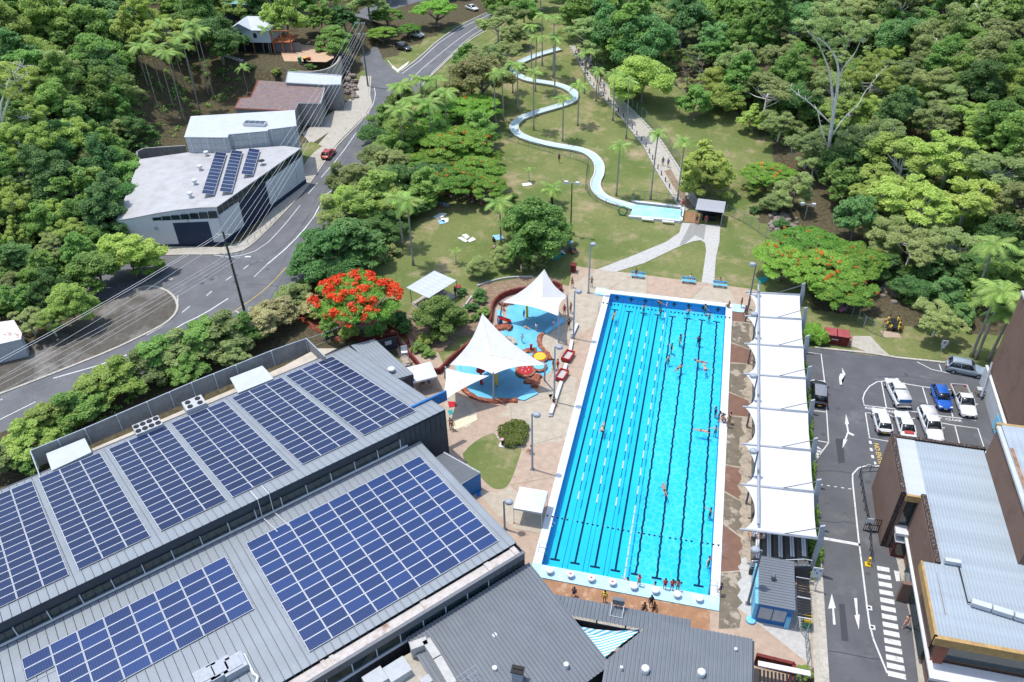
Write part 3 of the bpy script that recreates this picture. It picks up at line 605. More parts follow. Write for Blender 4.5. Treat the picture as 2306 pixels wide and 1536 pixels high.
# backstroke flags
def flags(yy, label):
    t = thing('flag_line', label, 'flag line', (W/2, yy, 0)); mb = MB()
    z = lambda x: 1.9-0.25*math.sin(math.pi*(x+1)/(W+2))
    pts = [(x, yy, z(x)) for x in np.linspace(-1, W+1, 24)]; mb.path(pts, 0.006, 3); mb.part('cord', M_WHITE, t)
    for s, x in ((-1, -1.0), (1, W+1.0)): MB().tube((x, yy, 0), (x, yy, 1.95), 0.03, n=6).part('post', M_STEEL, t)
    for i in range(34):
        x = -0.4+(W+0.8)*i/33
        if i % 6 == 5: continue
        MB().add([(x-0.16, yy+0.004, z(x)), (x+0.16, yy+0.004, z(x)), (x, yy+0.004, z(x)-0.34), (x-0.16, yy-0.004, z(x)), (x+0.16, yy-0.004, z(x)), (x, yy-0.004, z(x)-0.34)], [(0, 1, 2), (5, 4, 3), (0, 2, 5, 3), (2, 1, 4, 5), (1, 0, 3, 4)]).part('flag', M_BLK, t)
flags(5.0, 'string of small dark flags across the near end of the pool'); flags(45.0, 'string of small dark flags across the far end of the pool')
for k in range(8):
    x = lane*(k+0.5); t = thing('starting_block', 'white starting block, %s from the left along the near end' % ORD[k], 'starting block', (x, -0.85, 0.17), 0, 'starting blocks along the near end of the pool')
    addpart('pedestal', MB().lathe([(0.27, 0), (0.25, 0.38)], n=14).mesh('pedestal'), M_WHITE, t)
    mb = MB(); mb.lathe([(0.38, 0.38), (0.40, 0.42), (0.40, 0.5), (0.37, 0.54)], n=16); addpart('top_plate', mb.mesh('top_plate'), M_WHITE, t)
    if k in (1, 2, 3): addpart('red_number', MB().box((0, 0, 0.55), (0.2, 0.17, 0.015)).mesh('red_number'), M_RED, t)
    addpart('handle', MB().path([(-0.2, 0.34, 0.3), (-0.2, 0.42, 0.55), (0.2, 0.42, 0.55), (0.2, 0.34, 0.3)], 0.02, 5).mesh('handle'), M_STEEL, t)
for i, (x, y, lb, rz) in enumerate(((0.0, 1.8, 'steel ladder in the near left corner of the pool', 0), (W, 1.0, 'steel ladder in the near right corner of the pool', math.pi))):
    t = thing('pool_ladder', lb, 'ladder', (x, y, 0), rz)
    for s in (-0.28, 0.28): addpart('rail', MB().path([(-0.6, s, 0.12), (-0.6, s, 0.75), (-0.35, s, 0.95), (0.0, s, 0.9), (0.1, s, 0.6), (0.1, s, -1.0)], 0.025, 6).mesh('rail'), M_STEEL, t)
    for z in (-0.25, -0.5, -0.75): addpart('step', MB().box((0.1, 0, z), (0.1, 0.56, 0.03)).mesh('step'), M_STEEL, t)

dj = MB()
for pts in ([(1430, 617), (1365, 655), (1335, 735)], [(1457, 622), (1457, 664)], [(1345, 730), (1262, 800), (1235, 860)], [(1258, 838), (1300, 850)], [(1292, 880), (1240, 895), (1150, 915)], [(1292, 975), (1200, 1002)], [(1150, 1092), (1250, 1180)], [(1245, 1075), (1150, 1092)], [(1150, 915), (1152, 950), (1190, 985)], [(1548, 680), (1585, 645)], [(1075, 925), (1078, 945), (1035, 965)], [(1205, 1200), (1160, 1192)]): ribbon(dj, [p[:2] for p in GP(pts)], .08, .04)
struct('deck_joint', dj, mk('dark_joint', (0.33, 0.27, 0.2), .9))
sp2 = MB(); r9 = random.Random(4)
for _ in range(420):
    x = r9.uniform(-14, 0) if r9.random() < .7 else r9.uniform(0, 16.5); y = r9.uniform(-1, 38) if x < 0 else r9.uniform(-6.5, -1.8)
    if x < -1.2 or x > 0: s9 = r9.uniform(.03, .09); sp2.sheet([(x-s9, y-s9*.5), (x+s9, y-s9*.6), (x+s9*.8, y+s9*.5), (x-s9*.7, y+s9*.6)], .043)
o9 = struct('footprint_marks', sp2, mk('wet_footprint', (0.26, 0.18, 0.13), .6)); o9['kind'] = 'stuff'

tar = MB()
for pts in ([(1846, 1172), (1880, 1178), (1905, 1174), (1935, 1182)], [(1838, 1062), (1880, 1060), (1918, 1066)], [(1862, 1466), (1900, 1470), (1950, 1482), (1990, 1486)], [(520, 640), (600, 640), (660, 655)], [(715, 438), (745, 440), (770, 446)], [(832, 197), (850, 198), (880, 200)], [(560, 600), (640, 560), (700, 480)], [(1960, 850), (2040, 846), (2120, 860)]): ribbon(tar, smoothp([p[:2] for p in GP(pts)], 1), .09, .0165)
struct('tar_seam', tar, M_PATCH)
oil = MB(); r9 = random.Random(14)
for k in range(46):
    if k < 30: x, y = r9.uniform(27, 44), r9.uniform(-8, 40)
    else: q9 = G(r9.uniform(440, 640), r9.uniform(600, 680), 0); x, y = q9[0], q9[1]
    s9 = r9.uniform(.12, .5); oil.sheet([(x+s9*r9.uniform(.6, 1)*math.cos(a), y+s9*r9.uniform(.6, 1)*math.sin(a)) for a in np.linspace(0, 6.283, 10)[:-1]], .0145)
o9 = struct('oil_stains', oil, mk('oil_stain', (0.075, 0.077, 0.082), .6)); o9['kind'] = 'stuff'
# ------------------------------------------------------------------ repeated pieces on skewed planes
def cells(parent, name, O, du, dv, nu, nv, build, skip=None):
    """one shared mesh from build(du, dv), placed nu x nv times"""
    me = build(np.array(du), np.array(dv)); k = 0
    for i in range(nu):
        for j in range(nv):
            if skip and skip(i, j): continue
            p = np.array(O)+i*np.array(du)+j*np.array(dv)-np.array(parent.location)
            addpart(name, me, None, parent, loc=tuple(p)); k += 1
    return k
def nrm(du, dv):
    n = np.cross(du, dv); n /= np.linalg.norm(n); return n if n[2] > 0 else -n
def sheetcell(mat, rib=0.06, gap=0.0, ribw=0.05, th=0.03):
    def b(du, dv):
        n = nrm(du, dv); L = np.linalg.norm(du); e = du/L; mb = MB()
        def slab(a0, a1, h0, h1):
            P = [e*a0, e*a1, e*a1+dv, e*a0+dv]; lo = [p+n*h0 for p in P]; hi = [p+n*h1 for p in P]
            fs = [(0, 3, 2, 1), (4, 5, 6, 7), (0, 1, 5, 4), (1, 2, 6, 5), (2, 3, 7, 6), (3, 0, 4, 7)]
            if np.dot(np.cross(du, dv), n) < 0: fs = [f[::-1] for f in fs]
            mb.add(lo+hi, fs)
        slab(0, L-gap, 0, th); slab(L-gap-ribw, L-gap, th, th+rib)
        me = mb.mesh('sheet'); me.materials.append(mat); return me
    return b
def solarmat(name, dark, linec, nx, ny):
    m = bpy.data.materials.new(name); m.use_nodes = True; n = m.node_tree; N = n.nodes; L = n.links; b = N['Principled BSDF']; b.inputs['Roughness'].default_value = 0.3; b.inputs['Specular IOR Level'].default_value = 0.35
    uv = N.new('ShaderNodeUVMap'); sp = N.new('ShaderNodeSeparateXYZ'); L.new(uv.outputs[0], sp.inputs[0]); o = []
    for k, q in ((0, nx), (1, ny)):
        a = N.new('ShaderNodeMath'); a.operation = 'MULTIPLY'; a.inputs[1].default_value = q; L.new(sp.outputs[k], a.inputs[0])
        f = N.new('ShaderNodeMath'); f.operation = 'FRACT'; L.new(a.outputs[0], f.inputs[0]); g = N.new('ShaderNodeMath'); g.operation = 'LESS_THAN'; g.inputs[1].default_value = 0.10; L.new(f.outputs[0], g.inputs[0]); o.append(g)
    mx = N.new('ShaderNodeMath'); mx.operation = 'MAXIMUM'; L.new(o[0].outputs[0], mx.inputs[0]); L.new(o[1].outputs[0], mx.inputs[1])
    oi = N.new('ShaderNodeObjectInfo'); c = N.new('ShaderNodeMix'); c.data_type = 'RGBA'; L.new(oi.outputs['Random'], c.inputs[0]); c.inputs[6].default_value = (*[v*0.8 for v in dark], 1); c.inputs[7].default_value = (*[v*1.25 for v in dark], 1)
    x = N.new('ShaderNodeMix'); x.data_type = 'RGBA'; L.new(mx.outputs[0], x.inputs[0]); L.new(c.outputs[2], x.inputs[6]); x.inputs[7].default_value = (*linec, 1); L.new(x.outputs[2], b.inputs['Base Color']); MATS[name] = m; return m
M_SOL1 = solarmat('solar_cells_navy', (0.009, 0.018, 0.065), (0.03, 0.045, 0.10), 10, 6)
M_SOL2 = solarmat('solar_cells_blue', (0.011, 0.032, 0.112), (0.055, 0.085, 0.19), 10, 6)
M_FRAME = mk('aluminium_frame', (0.50, 0.52, 0.54), 0.5, 0.04, 2)
def solcell(cellmat, h=0.12, fr=0.045):
    def b(du, dv):
        n = nrm(du, dv); U_ = du*0.985; V_ = dv*0.985; P = [U_*0, U_, U_+V_, V_]
        if np.dot(np.cross(du, dv), n) < 0: P = P[::-1]
        lu = np.linalg.norm(U_); lv = np.linalg.norm(V_)
        def inn(p): return p*0+((p-(U_+V_)/2)*1.0)
        Q = []
        for p in P:
            a = np.linalg.lstsq(np.stack([U_, V_], 1), p, rcond=None)[0]; a0 = fr/lu if a[0] < 0.5 else 1-fr/lu; a1 = fr/lv if a[1] < 0.5 else 1-fr/lv; Q.append(U_*a0+V_*a1)
        V = [p+n*(h-0.04) for p in P]+[p+n*h for p in P]+[p+n*(h-0.006) for p in Q]
        F = [(3, 2, 1, 0)]+[(i, (i+1) % 4, 4+(i+1) % 4, 4+i) for i in range(4)]+[(4+i, 4+(i+1) % 4, 8+(i+1) % 4, 8+i) for i in range(4)]+[(8, 9, 10, 11)]
        me = bpy.data.meshes.new('panel'); me.from_pydata([tuple(v) for v in V], [], F); me.update(); me.materials.append(M_FRAME); me.materials.append(cellmat); me.polygons[len(F)-1].material_index = 1
        uv = me.uv_layers.new(name='UVMap')
        for li in me.polygons[len(F)-1].loop_indices:
            vi = me.loops[li].vertex_index-8; p = Q[vi]; a = np.linalg.lstsq(np.stack([U_, V_], 1), p, rcond=None)[0]; uv.data[li].uv = (a[0], a[1])
        return me
    return b
ang = math.radians(49.3); Uv = np.array([math.cos(ang), math.sin(ang), 0]); Vv = np.array([math.sin(ang), -math.cos(ang), 0])
def UV(u, v, z): return Uv*u+Vv*v+np.array([0, 0, z])
# ------------------------------------------------------------------ indoor pool hall with solar roofs
hall = thing('swimming_hall', 'dark clad swimming hall with two stepped grey steel roofs under solar panels', 'building', tuple(UV(-20, -10, 0)))
def uroof(u, v):    # point on upper roof (skewed to fit); v from -41 to -18.4
    t = (v+41.0)/22.6; return UV(u+(-1.25*(1-t)), v, 3.0+4.6*t)
def lroof(u, v): 
    t = (v+18.15)/19.4; return UV(u, v, 5.0+0.9*t)
n = 62; du = uroof(0.7, -41)-uroof(-0.06, -41); dv = uroof(0, -18.4)-uroof(0, -41)
cells(hall, 'roof_sheet', uroof(0.7-0.76*n, -41), du, dv, n, 1, sheetcell(M_ROOF, gap=0.04))
n2 = 66; dvl = lroof(0, 0.0)-lroof(0, -18.2); cells(hall, 'roof_sheet', lroof(-2.97-0.76*n2, -18.2), Uv*0.76, dvl, n2, 1, sheetcell(M_ROOF, gap=0.04))
mb = MB(); P = [uroof(0.6, -40.9), uroof(0.6, -18.5), uroof(-46, -18.5), uroof(-46, -40.9)]
mb.prism([p[:2] for p in P], 0, [p[2]-0.06 for p in P]); mb.part('upper_wall', M_DARKW, hall)
mb = MB(); P = [lroof(-3.1, -18.2), lroof(-3.1, 1.2), lroof(-53, 1.2), lroof(-53, -18.2)]; mb.prism([p[:2] for p in P], 0, [p[2]-0.5 for p in P]); mb.part('lower_wall', M_DARKW, hall)
# standing seam wall panels on the visible faces
def wallpan(parent, A, B, z0, z1, w, mat, outward, name='wall_panel', th=0.05):
    A = np.array(A[:2]); B = np.array(B[:2]); L = np.linalg.norm(B-A); k = max(1, int(round(L/w))); e = (B-A)/k; eu = e/np.linalg.norm(e); o = np.array([*outward, 0.0]); z1f = z1 if hasattr(z1, '__len__') else (z1, z1); z0f = z0 if hasattr(z0, '__len__') else (z0, z0)
    for i in range(k):
        t0 = i/k; t1 = (i+1)/k; a = A+e*i; b = A+e*(i+1)-eu*0.0
        h0 = z1f[0]*(1-t0)+z1f[1]*t0; h1 = z1f[0]*(1-t1)+z1f[1]*t1; g0 = z0f[0]*(1-t0)+z0f[1]*t0; g1 = z0f[0]*(1-t1)+z0f[1]*t1; oo = np.array(outward)
        m = MB(); bb = b-eu*0.04
        m.prism([tuple(a), tuple(bb), tuple(bb+oo*th), tuple(a+oo*th)], [g0, g1, g1, g0], [h0, h1, h1, h0])
        m.prism([tuple(bb), tuple(b), tuple(b+oo*(th+0.07)), tuple(bb+oo*(th+0.07))], [g1]*4, [h1]*4)
        m.part(name, mat, parent)
a = uroof(0.6, -40.9); b = uroof(0.6, -18.5); wallpan(hall, a, b, 0, (a[2]-0.1, b[2]-0.1), 0.62, M_DARKW, Uv[:2])
a = lroof(-3.1, -18.0); b = lroof(-3.1, 1.2); wallpan(hall, a, b, 0, (a[2]-0.2, b[2]-0.1), 0.62, M_DARKW, Uv[:2])
wallpan(hall, UV(-46, 1.2, 0), UV(-3.0, 1.2, 0), 0, 3.1, 0.62, M_DARKW, Vv[:2])
wallpan(hall, UV(-7.0, 1.2, 0), UV(-3.0, 1.2, 0), 3.1, 5.3, 0.62, M_DARKW, Vv[:2])
wallpan(hall, UV(-5.2, -18.45, 0), UV(0.6, -18.45, 0), 5.0, 7.3, 0.62, M_DARKW, Vv[:2])
for k in range(15):      # clerestory between the roofs
    u1 = -5.3-2.75*k; m = MB(); c = UV(u1-1.35, -18.4, 5.85); R = np.stack([Uv, Vv, [0, 0, 1]], 1); m.box(c, (2.55, 0.1, 1.15), R=R)
    fr = m.part('window', M_GLASS, hall); 
    m = MB(); m.box(UV(u1, -18.36, 5.85), (0.09, 0.16, 1.25), R=R); m.part('mullion', M_WINF, hall)
m = MB(); R = np.stack([Uv, Vv, [0, 0, 1]], 1); m.box(UV(-25, -18.3, 5.2), (41, 0.3, 0.1), R=R); m.part('window_sill', M_WHITE, hall)
for k in range(16):
    u1 = -7.2-2.35*k; m = MB(); m.box(UV(u1-1.15, 1.24, 4.15), (2.2, 0.1, 1.2), R=R); m.part('window', M_GLASS, hall)
    m = MB(); m.box(UV(u1, 1.28, 4.15), (0.08, 0.16, 1.3), R=R); m.part('mullion', M_WINF, hall)
m = MB(); m.box(UV(-27, 1.36, 3.45), (40, 0.2, 0.12), R=R); m.part('window_sill', M_WHITE, hall)
m = MB(); m.box(UV(-28, 1.24, 5.2), (50, 0.14, 0.9), R=R); m.box(UV(-28, 1.28, 5.78), (50, 0.32, 0.12), R=R); m.part('parapet', M_DSTEEL, hall)
m = MB(); m.box(UV(-28.2, 0.56, 5.52), (49.4, 0.95, 0.06), R=R); m.part('box_gutter', M_GUTTER, hall)
for u1 in (-3.6, -6.6, -13.5, -22.5, -23.3, -31): m = MB(); m.box(UV(u1, 0.56, 5.66), (0.5 if u1 > -22 else 0.35, 0.95, 0.1), R=R); m.part('gutter_bridge', M_GUTTER, hall)
for u1, v1 in ((-21.2, -18.15), (-20.0, -18.15), ): 
    m = MB(); m.path([uroof(u1, -20.2)+np.array([0, 0, .08]), uroof(u1, -18.35)+np.array([0, 0, .1]), UV(u1-0.1, -18.2, 5.3), lroof(u1+0.4, -15.5)+np.array([0, 0, .15])], 0.045, 5); m.part('conduit', M_WHITE, hall)
m = MB(); P = [uroof(0.8, -41.2), uroof(0.8, -18.2), uroof(-46, -18.2)]
m.path([uroof(-46, -41.15), uroof(0.8, -41.15)], 0.09, 6); m.part('gutter', M_DSTEEL, hall)
m = MB(); a = uroof(-1.2, -22.0); m.box(UV(0.3, -21.4, 6.6), (4.6, 0.25, 1.4), R=R); m.part('blue_facade', M_BLUEW, hall)
# rooftop plant near the bottom edge
m = MB(); m.path([onp(plane3((0, 1463, 5), (947, 994, 5), (1180, 1240, 5.9)), *p)+np.array([0, 0, .25]) for p in ((535, 1485), (552, 1478), (572, 1520), (582, 1528), (574, 1560))], 0.13, 6); m.part('pipe', M_WHITE, hall)
for k, (x, y) in enumerate(((500, 1515), (530, 1505), (470, 1530))):
    p = G(x, y, 5.8); m = MB(); m.box((p[0], p[1], 6.1), (1.9, 1.6, 0.9), ang); m.box((p[0], p[1], 6.58), (1.2, 1.1, 0.08), ang); m.part('plant_box', M_STEEL, hall)
def array(label, O, du, dv, nu, nv, cellmat, skip=None):
    t = thing('solar_array', label, 'solar panels', tuple(O), 0, 'solar arrays on the swimming hall roofs')
    cells(t, 'panel', O, du, dv, nu, nv, solcell(cellmat), skip)
    m = MB()
    for j in range(nv):
        a = np.array(O)+dv*(j+0.3)-du*0.06+np.array([0, 0, .04]); b = a+du*(nu+0.12); m.tube(a, b, 0.03, n=4)
    m.part('rail', M_FRAME, t)
right = [-3.32, -10.32, -17.72, -24.79, -32.2, -39.3]; rf = [-1.91, -9.07, -16.54, -23.62, -31.1, -38.4]
for k in range(6):
    def up_(u, v): t = (v+41.0)/22.6; return UV(u, v, 3.0+4.6*t)
    nr = 16; p0 = up_(right[k]-6.5, -40.05); p1 = up_(right[k], -40.05); p2 = up_(rf[k], -20.4)
    dv = (p2-p1)/nr; du = (p1-p0)/3
    array('navy solar array of three columns on the upper roof, %s from the pool end' % ORD[k], p0+np.array([0, 0, 0.06]), du, dv, 3, nr, M_SOL1)
array('largest bright blue solar array, nine columns wide on the lower roof', lroof(-4.25-19.6, -16.0)+np.array([0, 0, .06]), Uv*2.178, (lroof(0, -1.1)-lroof(0, -16.0))/12, 9, 12, M_SOL2)
array('smaller bright blue solar array with a stepped corner at the bottom left', lroof(-26-18, -15.7)+np.array([0, 0, .06]), Uv*2.25, (lroof(0, -8.2)-lroof(0, -15.7))/6, 8, 6, M_SOL2, skip=lambda i, j: i == 0 and j > 1)
# small lean-to roofs at the pool end of the hall
an = thing('lean_to', 'low blue lean-to with grey ribbed roof beside the round lawn', 'building', tuple(G(1040, 1080, 2.6)))
A = G(1000, 1020, 2.7); B = G(1082, 1066, 2.7); Cc = G(1035, 1094, 2.7); Dd = G(955, 1045, 2.7)
cells(an, 'roof_sheet', Dd, (A-Dd)/14, (Cc-Dd), 14, 1, sheetcell(M_ROOF2, rib=0.05))
m = MB(); m.prism([tuple(p[:2]) for p in (A, B, Cc, Dd)], 0.0, 2.6); m.part('wall', M_BLUEW, an)
m = MB(); m.path([A+[0, 0, .1], B+[0, 0, .1], Cc+[0, 0, .1], Dd+[0, 0, .1]], 0.09, 4); m.part('fascia', M_WINF, an)
an = thing('lean_to', 'grey ribbed side roof beside the flame tree with one round vent', 'building', tuple(G(870, 830, 3)))
A = G(843, 764, 3.4); B = G(931, 843, 3.4); Cc = G(904, 853, 3.4); Dd = G(790, 778, 3.4)
cells(an, 'roof_sheet', Dd, (A-Dd)/7, (B-A), 7, 1, sheetcell(M_ROOF))
m = MB(); m.prism([tuple(p[:2]) for p in (A, B, Cc, Dd)], 0.0, 3.3); m.part('wall', M_DARKW, an)
p = G(882, 838, 3.4); m = MB(); m.lathe([(0.2, 0), (0.2, 0.3), (0.45, 0.35), (0.45, 0.6), (0.2, 0.7)], (p[0], p[1], 3.4), 12); m.part('vent', M_WHITE, an)
# service yard wall along the back of the hall
yd = thing('yard_wall', 'grey panelled yard wall with white posts behind the swimming hall', 'wall', tuple(G(400, 930, 0)))
WP = [(68, 1015), (190, 965), (330, 905), (430, 862), (530, 822), (610, 790), (690, 762), (732, 803)]
zt = 4.3
Wp = [G(x, y, zt) for x, y in WP]; Wp = [np.array(p) for p in Wp]
for a, b in zip(Wp, Wp[1:]):
    L = np.linalg.norm(b-a); k = max(1, int(round(L/3.4))); aa = math.atan2(b[1]-a[1], b[0]-a[0])
    for i in range(k):
        c = a+(b-a)*(i+0.5)/k; m = MB(); m.box((c[0], c[1], zt/2+0.9), (L/k-0.05, 0.12, zt-1.8), aa); m.part('wall_panel', M_GREYW, yd)
        c = a+(b-a)*i/k+np.array([math.sin(aa), -math.cos(aa), 0])*0.14; m = MB(); m.box((c[0], c[1], zt/2+0.9), (0.1, 0.1, zt-1.75), aa); m.part('post', M_WINF, yd)
m = MB(); m.path([p+np.array([0, 0, .02]) for p in Wp], 0.06, 4); m.part('cap_rail', M_WINF, yd)
m = MB(); m.path([p for p in (Wp[0], G(100, 1100, 2.8))], 0.06, 4); m.part('end_rail', M_WINF, yd)
yard = [G(x, y, 2.2)[:2] for x, y in ((85, 1075), (200, 1020), (330, 965), (530, 880), (640, 830), (715, 790), (760, 790), (640, 850), (60, 1110))]
st_ = struct('yard_slab', MB().prism([tuple(p) for p in yard], 0.02, 2.6), mk('yard_concrete', (0.50, 0.45, 0.37), 0.9, 0.1, 1, dirt=(0.30, 0.26, 0.21), dscale=0.5, dmin=0.6, dmax=0.75))
def acunit(px, py, nf, label, w, d):
    p = G(px, py, 3.8); t = thing('air_conditioner', label, 'air conditioner', (p[0], p[1], 2.6), ang)
    addpart('casing', MB().box((0, 0, 0.65), (w, d, 1.3)).mesh('casing'), M_LGREY, t)
    for i in range(nf):
        x = (-w/2+w*(i % (nf//2)+0.5)/(nf//2)); y = d*0.24*(1 if i >= nf//2 else -1); f = addpart('fan', MB().lathe([(0.33, 1.3), (0.33, 1.36), (0.28, 1.33), (0.05, 1.32)], (x, y, 0), 12).mesh('fan'), M_BLK, t)
acunit(332, 958, 8, 'grey rooftop unit with eight black fans, left of two in the yard', 3.0, 1.9)
acunit(437, 908, 4, 'grey rooftop unit with four black fans, right of two in the yard', 2.4, 1.9)
for k, (pts, lb) in enumerate((([(103, 1020), (190, 985), (205, 1015), (115, 1057)], 'white shed roof at the left end of the yard wall'), ([(517, 850), (590, 822), (615, 850), (535, 882)], 'white shed roof at the right part of the yard wall'))):
    P = [G(x, y, 3.7) for x, y in pts]; t = thing('yard_shed', lb, 'shed', tuple(P[0])); mid = [(P[0]+P[3])/2, (P[1]+P[2])/2]
    for a, b, nm in ((P[0], P[1], 0), (mid[0], mid[1], 1)):
        c, d = (mid[1], mid[0]) if nm == 0 else (P[2], P[3]); m = MB(); zz = [3.6, 3.6, 3.75, 3.75] if nm == 0 else [3.75, 3.75, 3.5, 3.5]; m.prism([tuple(q[:2]) for q in (a, b, c, d)], [z-0.05 for z in zz], zz); m.part('roof_sheet', M_WROOF2, t)
    m = MB(); cen = sum(P)/4; m.prism([tuple((cen+(q-cen)*0.94)[:2]) for q in P], 1.9, 3.45); m.part('wall', M_LGREY, t)
# ------------------------------------------------------------------ cafe roofs at the near end
def corr(parent, name, O, du, dv, k, mat, rib=0.09):
    """one corrugated sheet as a single mesh: k ribs"""
    n = nrm(du, dv); m = MB(); L_ = []; R_ = []
    for i in range(k):
        for t, h in ((0.0, 0), (0.55, 0), (0.65, rib), (0.9, rib)):
            a = np.array(O)+du*((i+t)/k)+n*h; L_.append(a); R_.append(a+dv)
    a = np.array(O)+du; L_.append(a); R_.append(a+dv)
    if np.dot(np.cross(du, dv), n) > 0: m.strip(R_, L_)
    else: m.strip(L_, R_)
    return m.part(name, mat, parent)
cf = thing('cafe_building', 'grey ribbed cafe roof with a chimney and white vents below the swimming hall', 'building', tuple(UV(-10, 7, 0)))
O0 = UV(-2.6, 1.5, 4.1); E0 = G(1376, 1497, 3.0); dvc = E0-O0
corr(cf, 'roof', O0-Uv*13.6, Uv*13.6, dvc, 36, M_ROOF2)
m = MB(); m.prism([tuple((O0+dvc*0.02-Uv*0.3)[:2]), tuple((O0+dvc*0.97-Uv*0.3)[:2]), tuple((O0+dvc*0.97-Uv*13.4)[:2]), tuple((O0+dvc*0.02-Uv*13.4)[:2])], 0, [4.0, 2.9, 2.9, 4.0]); m.part('wall', M_DARKW, cf)
p = G(1166, 1515, 4.3); m = MB(); m.prism([(p[0]-.45, p[1]-.35), (p[0]+.45, p[1]-.35), (p[0]+.45, p[1]+.35), (p[0]-.45, p[1]+.35)], 3.0, 4.6); m.part('chimney', M_STEEL, cf); m = MB(); m.box((p[0], p[1], 4.75), (1.1, 0.75, 0.12)); m.box((p[0], p[1]+.1, 4.85), (0.8, 0.25, 0.14)); m.part('chimney_cap', M_BLK, cf)
for x, y in ((1114, 1431), (1114, 1505), (1275, 1497)): q = G(x, y, 3.6); m = MB(); m.lathe([(0.24, -0.5), (0.24, 0.12), (0.2, 0.16)], tuple(q), 8); m.part('vent', M_WHITE, cf)
m = MB(); q = G(1050, 1525, 3.9)
for i, (l, o) in enumerate(((2.0, 0), (1.6, .5), (1.2, 1.0))): m.tube(q+Uv*(-l/2)+Vv*o+[0, 0, .9], q+Uv*(l/2)+Vv*o+[0, 0, .9], 0.025, n=4)
m.tube(q+[0, 0, -.5], q+[0, 0, .95], 0.03, n=4); m.tube(q+[0, 0, .9], q+Vv*1.1+[0, 0, .9], 0.025, n=4); m.part('aerial', M_STEEL, cf)
# pale parapet of the recessed flat roof
par = [(925, 1455), (960, 1442), (985, 1480), (1020, 1540), (1040, 1580)]
PP = [G(x, y, 4.7) for x, y in par]; m = MB()
for a, b in zip(PP, PP[1:]): aa = math.atan2(b[1]-a[1], b[0]-a[0]); c = (a+b)/2; m.box((c[0], c[1], 4.0), (np.linalg.norm(b-a)+0.1, 0.75, 1.5), aa)
m.part('parapet', M_WCONC, cf); m = MB(); m.prism([tuple(G(x, y, 3.2)[:2]) for x, y in ((870, 1500), (950, 1455), (1010, 1545), (1040, 1620), (820, 1620), (850, 1530))], 0, 3.2); m.part('flat_roof', M_CONC, cf)
for x, y, s in ((895, 1510, 2.0), (845, 1530, 1.8), (960, 1535, 0.9)): q = G(x, y, 3.8); m = MB(); m.box((q[0], q[1], 3.6), (s, s*.8, 0.9), ang); m.part('plant_box', M_LGREY, cf)
sk = thing('verandah_roof', 'grey ribbed verandah roof running along the near end of the pool', 'roof', tuple(G(1400, 1380, 3.2)))
a = G(1183, 1326, 3.1); b = G(1556, 1396, 3.1); c = G(1560, 1428, 3.9); d = G(1240, 1396, 3.9)
corr(sk, 'roof', np.array([a[0]-1, a[1], 3.1]), np.array([b[0]-a[0]+1, b[1]-a[1], 0]), np.array([0.0, -2.1, 0.25]), 44, M_ROOF2)
for x in np.linspace(a[0]+1.5, b[0]-0.3, 6): m = MB(); m.tube((x, a[1]-0.15, 0), (x, a[1]-0.15, 3.05), 0.07, n=6); m.part('post', M_DSTEEL, sk)
m = MB(); m.box(((a[0]+b[0])/2, a[1]-1.9, 1.3), (b[0]-a[0]+1, 0.15, 2.6)); m.part('wall', M_DARKW, sk)
fl = thing('floodlight', 'black floodlight box on a bracket at the verandah roof edge', 'floodlight', tuple(G(1392, 1362, 3.9)))
q = np.array(fl.location); m = MB(); m.box((q[0], q[1]+.3, 4.0), (1.1, 0.35, 0.7)); m.part('housing', M_DSTEEL, fl); m = MB(); m.path([(q[0]-.55, q[1]+.2, 3.9), (q[0]-.6, q[1]-.9, 3.35), (q[0]+.5, q[1]-.9, 3.35), (q[0]+.55, q[1]+.2, 3.9)], 0.04, 5); m.part('bracket', M_WINF, fl)
rc = thing('change_rooms', 'dark grey ribbed roof with white vents right of the striped sail', 'building', tuple(G(1600, 1480, 4)))
y0 = G(1460, 1394, 4.0)[1]; x1 = G(1702, 1449, 4.0)[0]; xs0 = G(1474, 1396, 4.0); xe = G(1364, 1484, 4.0)
m = MB(); k = int((x1-xe[0])/0.36); top = []; bot = []
for i in range(k):
    for t, h in ((0, 0), (0.55, 0), (0.66, 0.09), (0.9, 0.09)):
        x = xe[0]+(i+t)*0.36; ys0 = y0 if x > xs0[0] else y0-(xs0[0]-x)*(xs0[1]-xe[1])/(xs0[0]-xe[0])
        top.append((x, ys0, 4.0+h-0.05*(y0-ys0))); bot.append((x, y0-14, 3.3+h))
m.strip(top, bot); m.part('roof', M_ROOF2, rc)
m = MB(); m.prism([(xs0[0]+0.1, y0-.1), (x1-.1, y0-.1), (x1-.1, y0-14), (xe[0]+.1, y0-14), (xe[0]+.1, xe[1]-.1)], 0, [3.9, 3.9, 3.2, 3.2, 3.6]); m.part('wall', M_DARKW, rc)
for x, y in ((1453, 1510), (1579, 1518)): q = G(x, y, 3.9); m = MB(); m.lathe([(0.3, -0.5), (0.36, 0.1), (0.36, 0.4), (0.25, 0.5)], tuple(q), 8); m.part('vent', M_WHITE, rc)
for x, y in ((1399, 1506), (1656, 1465)): q = G(x, y, 3.9); m = MB(); m.lathe([(0.14, -0.4), (0.14, 0.3)], tuple(q), 8); m.part('pipe', M_WHITE, rc)
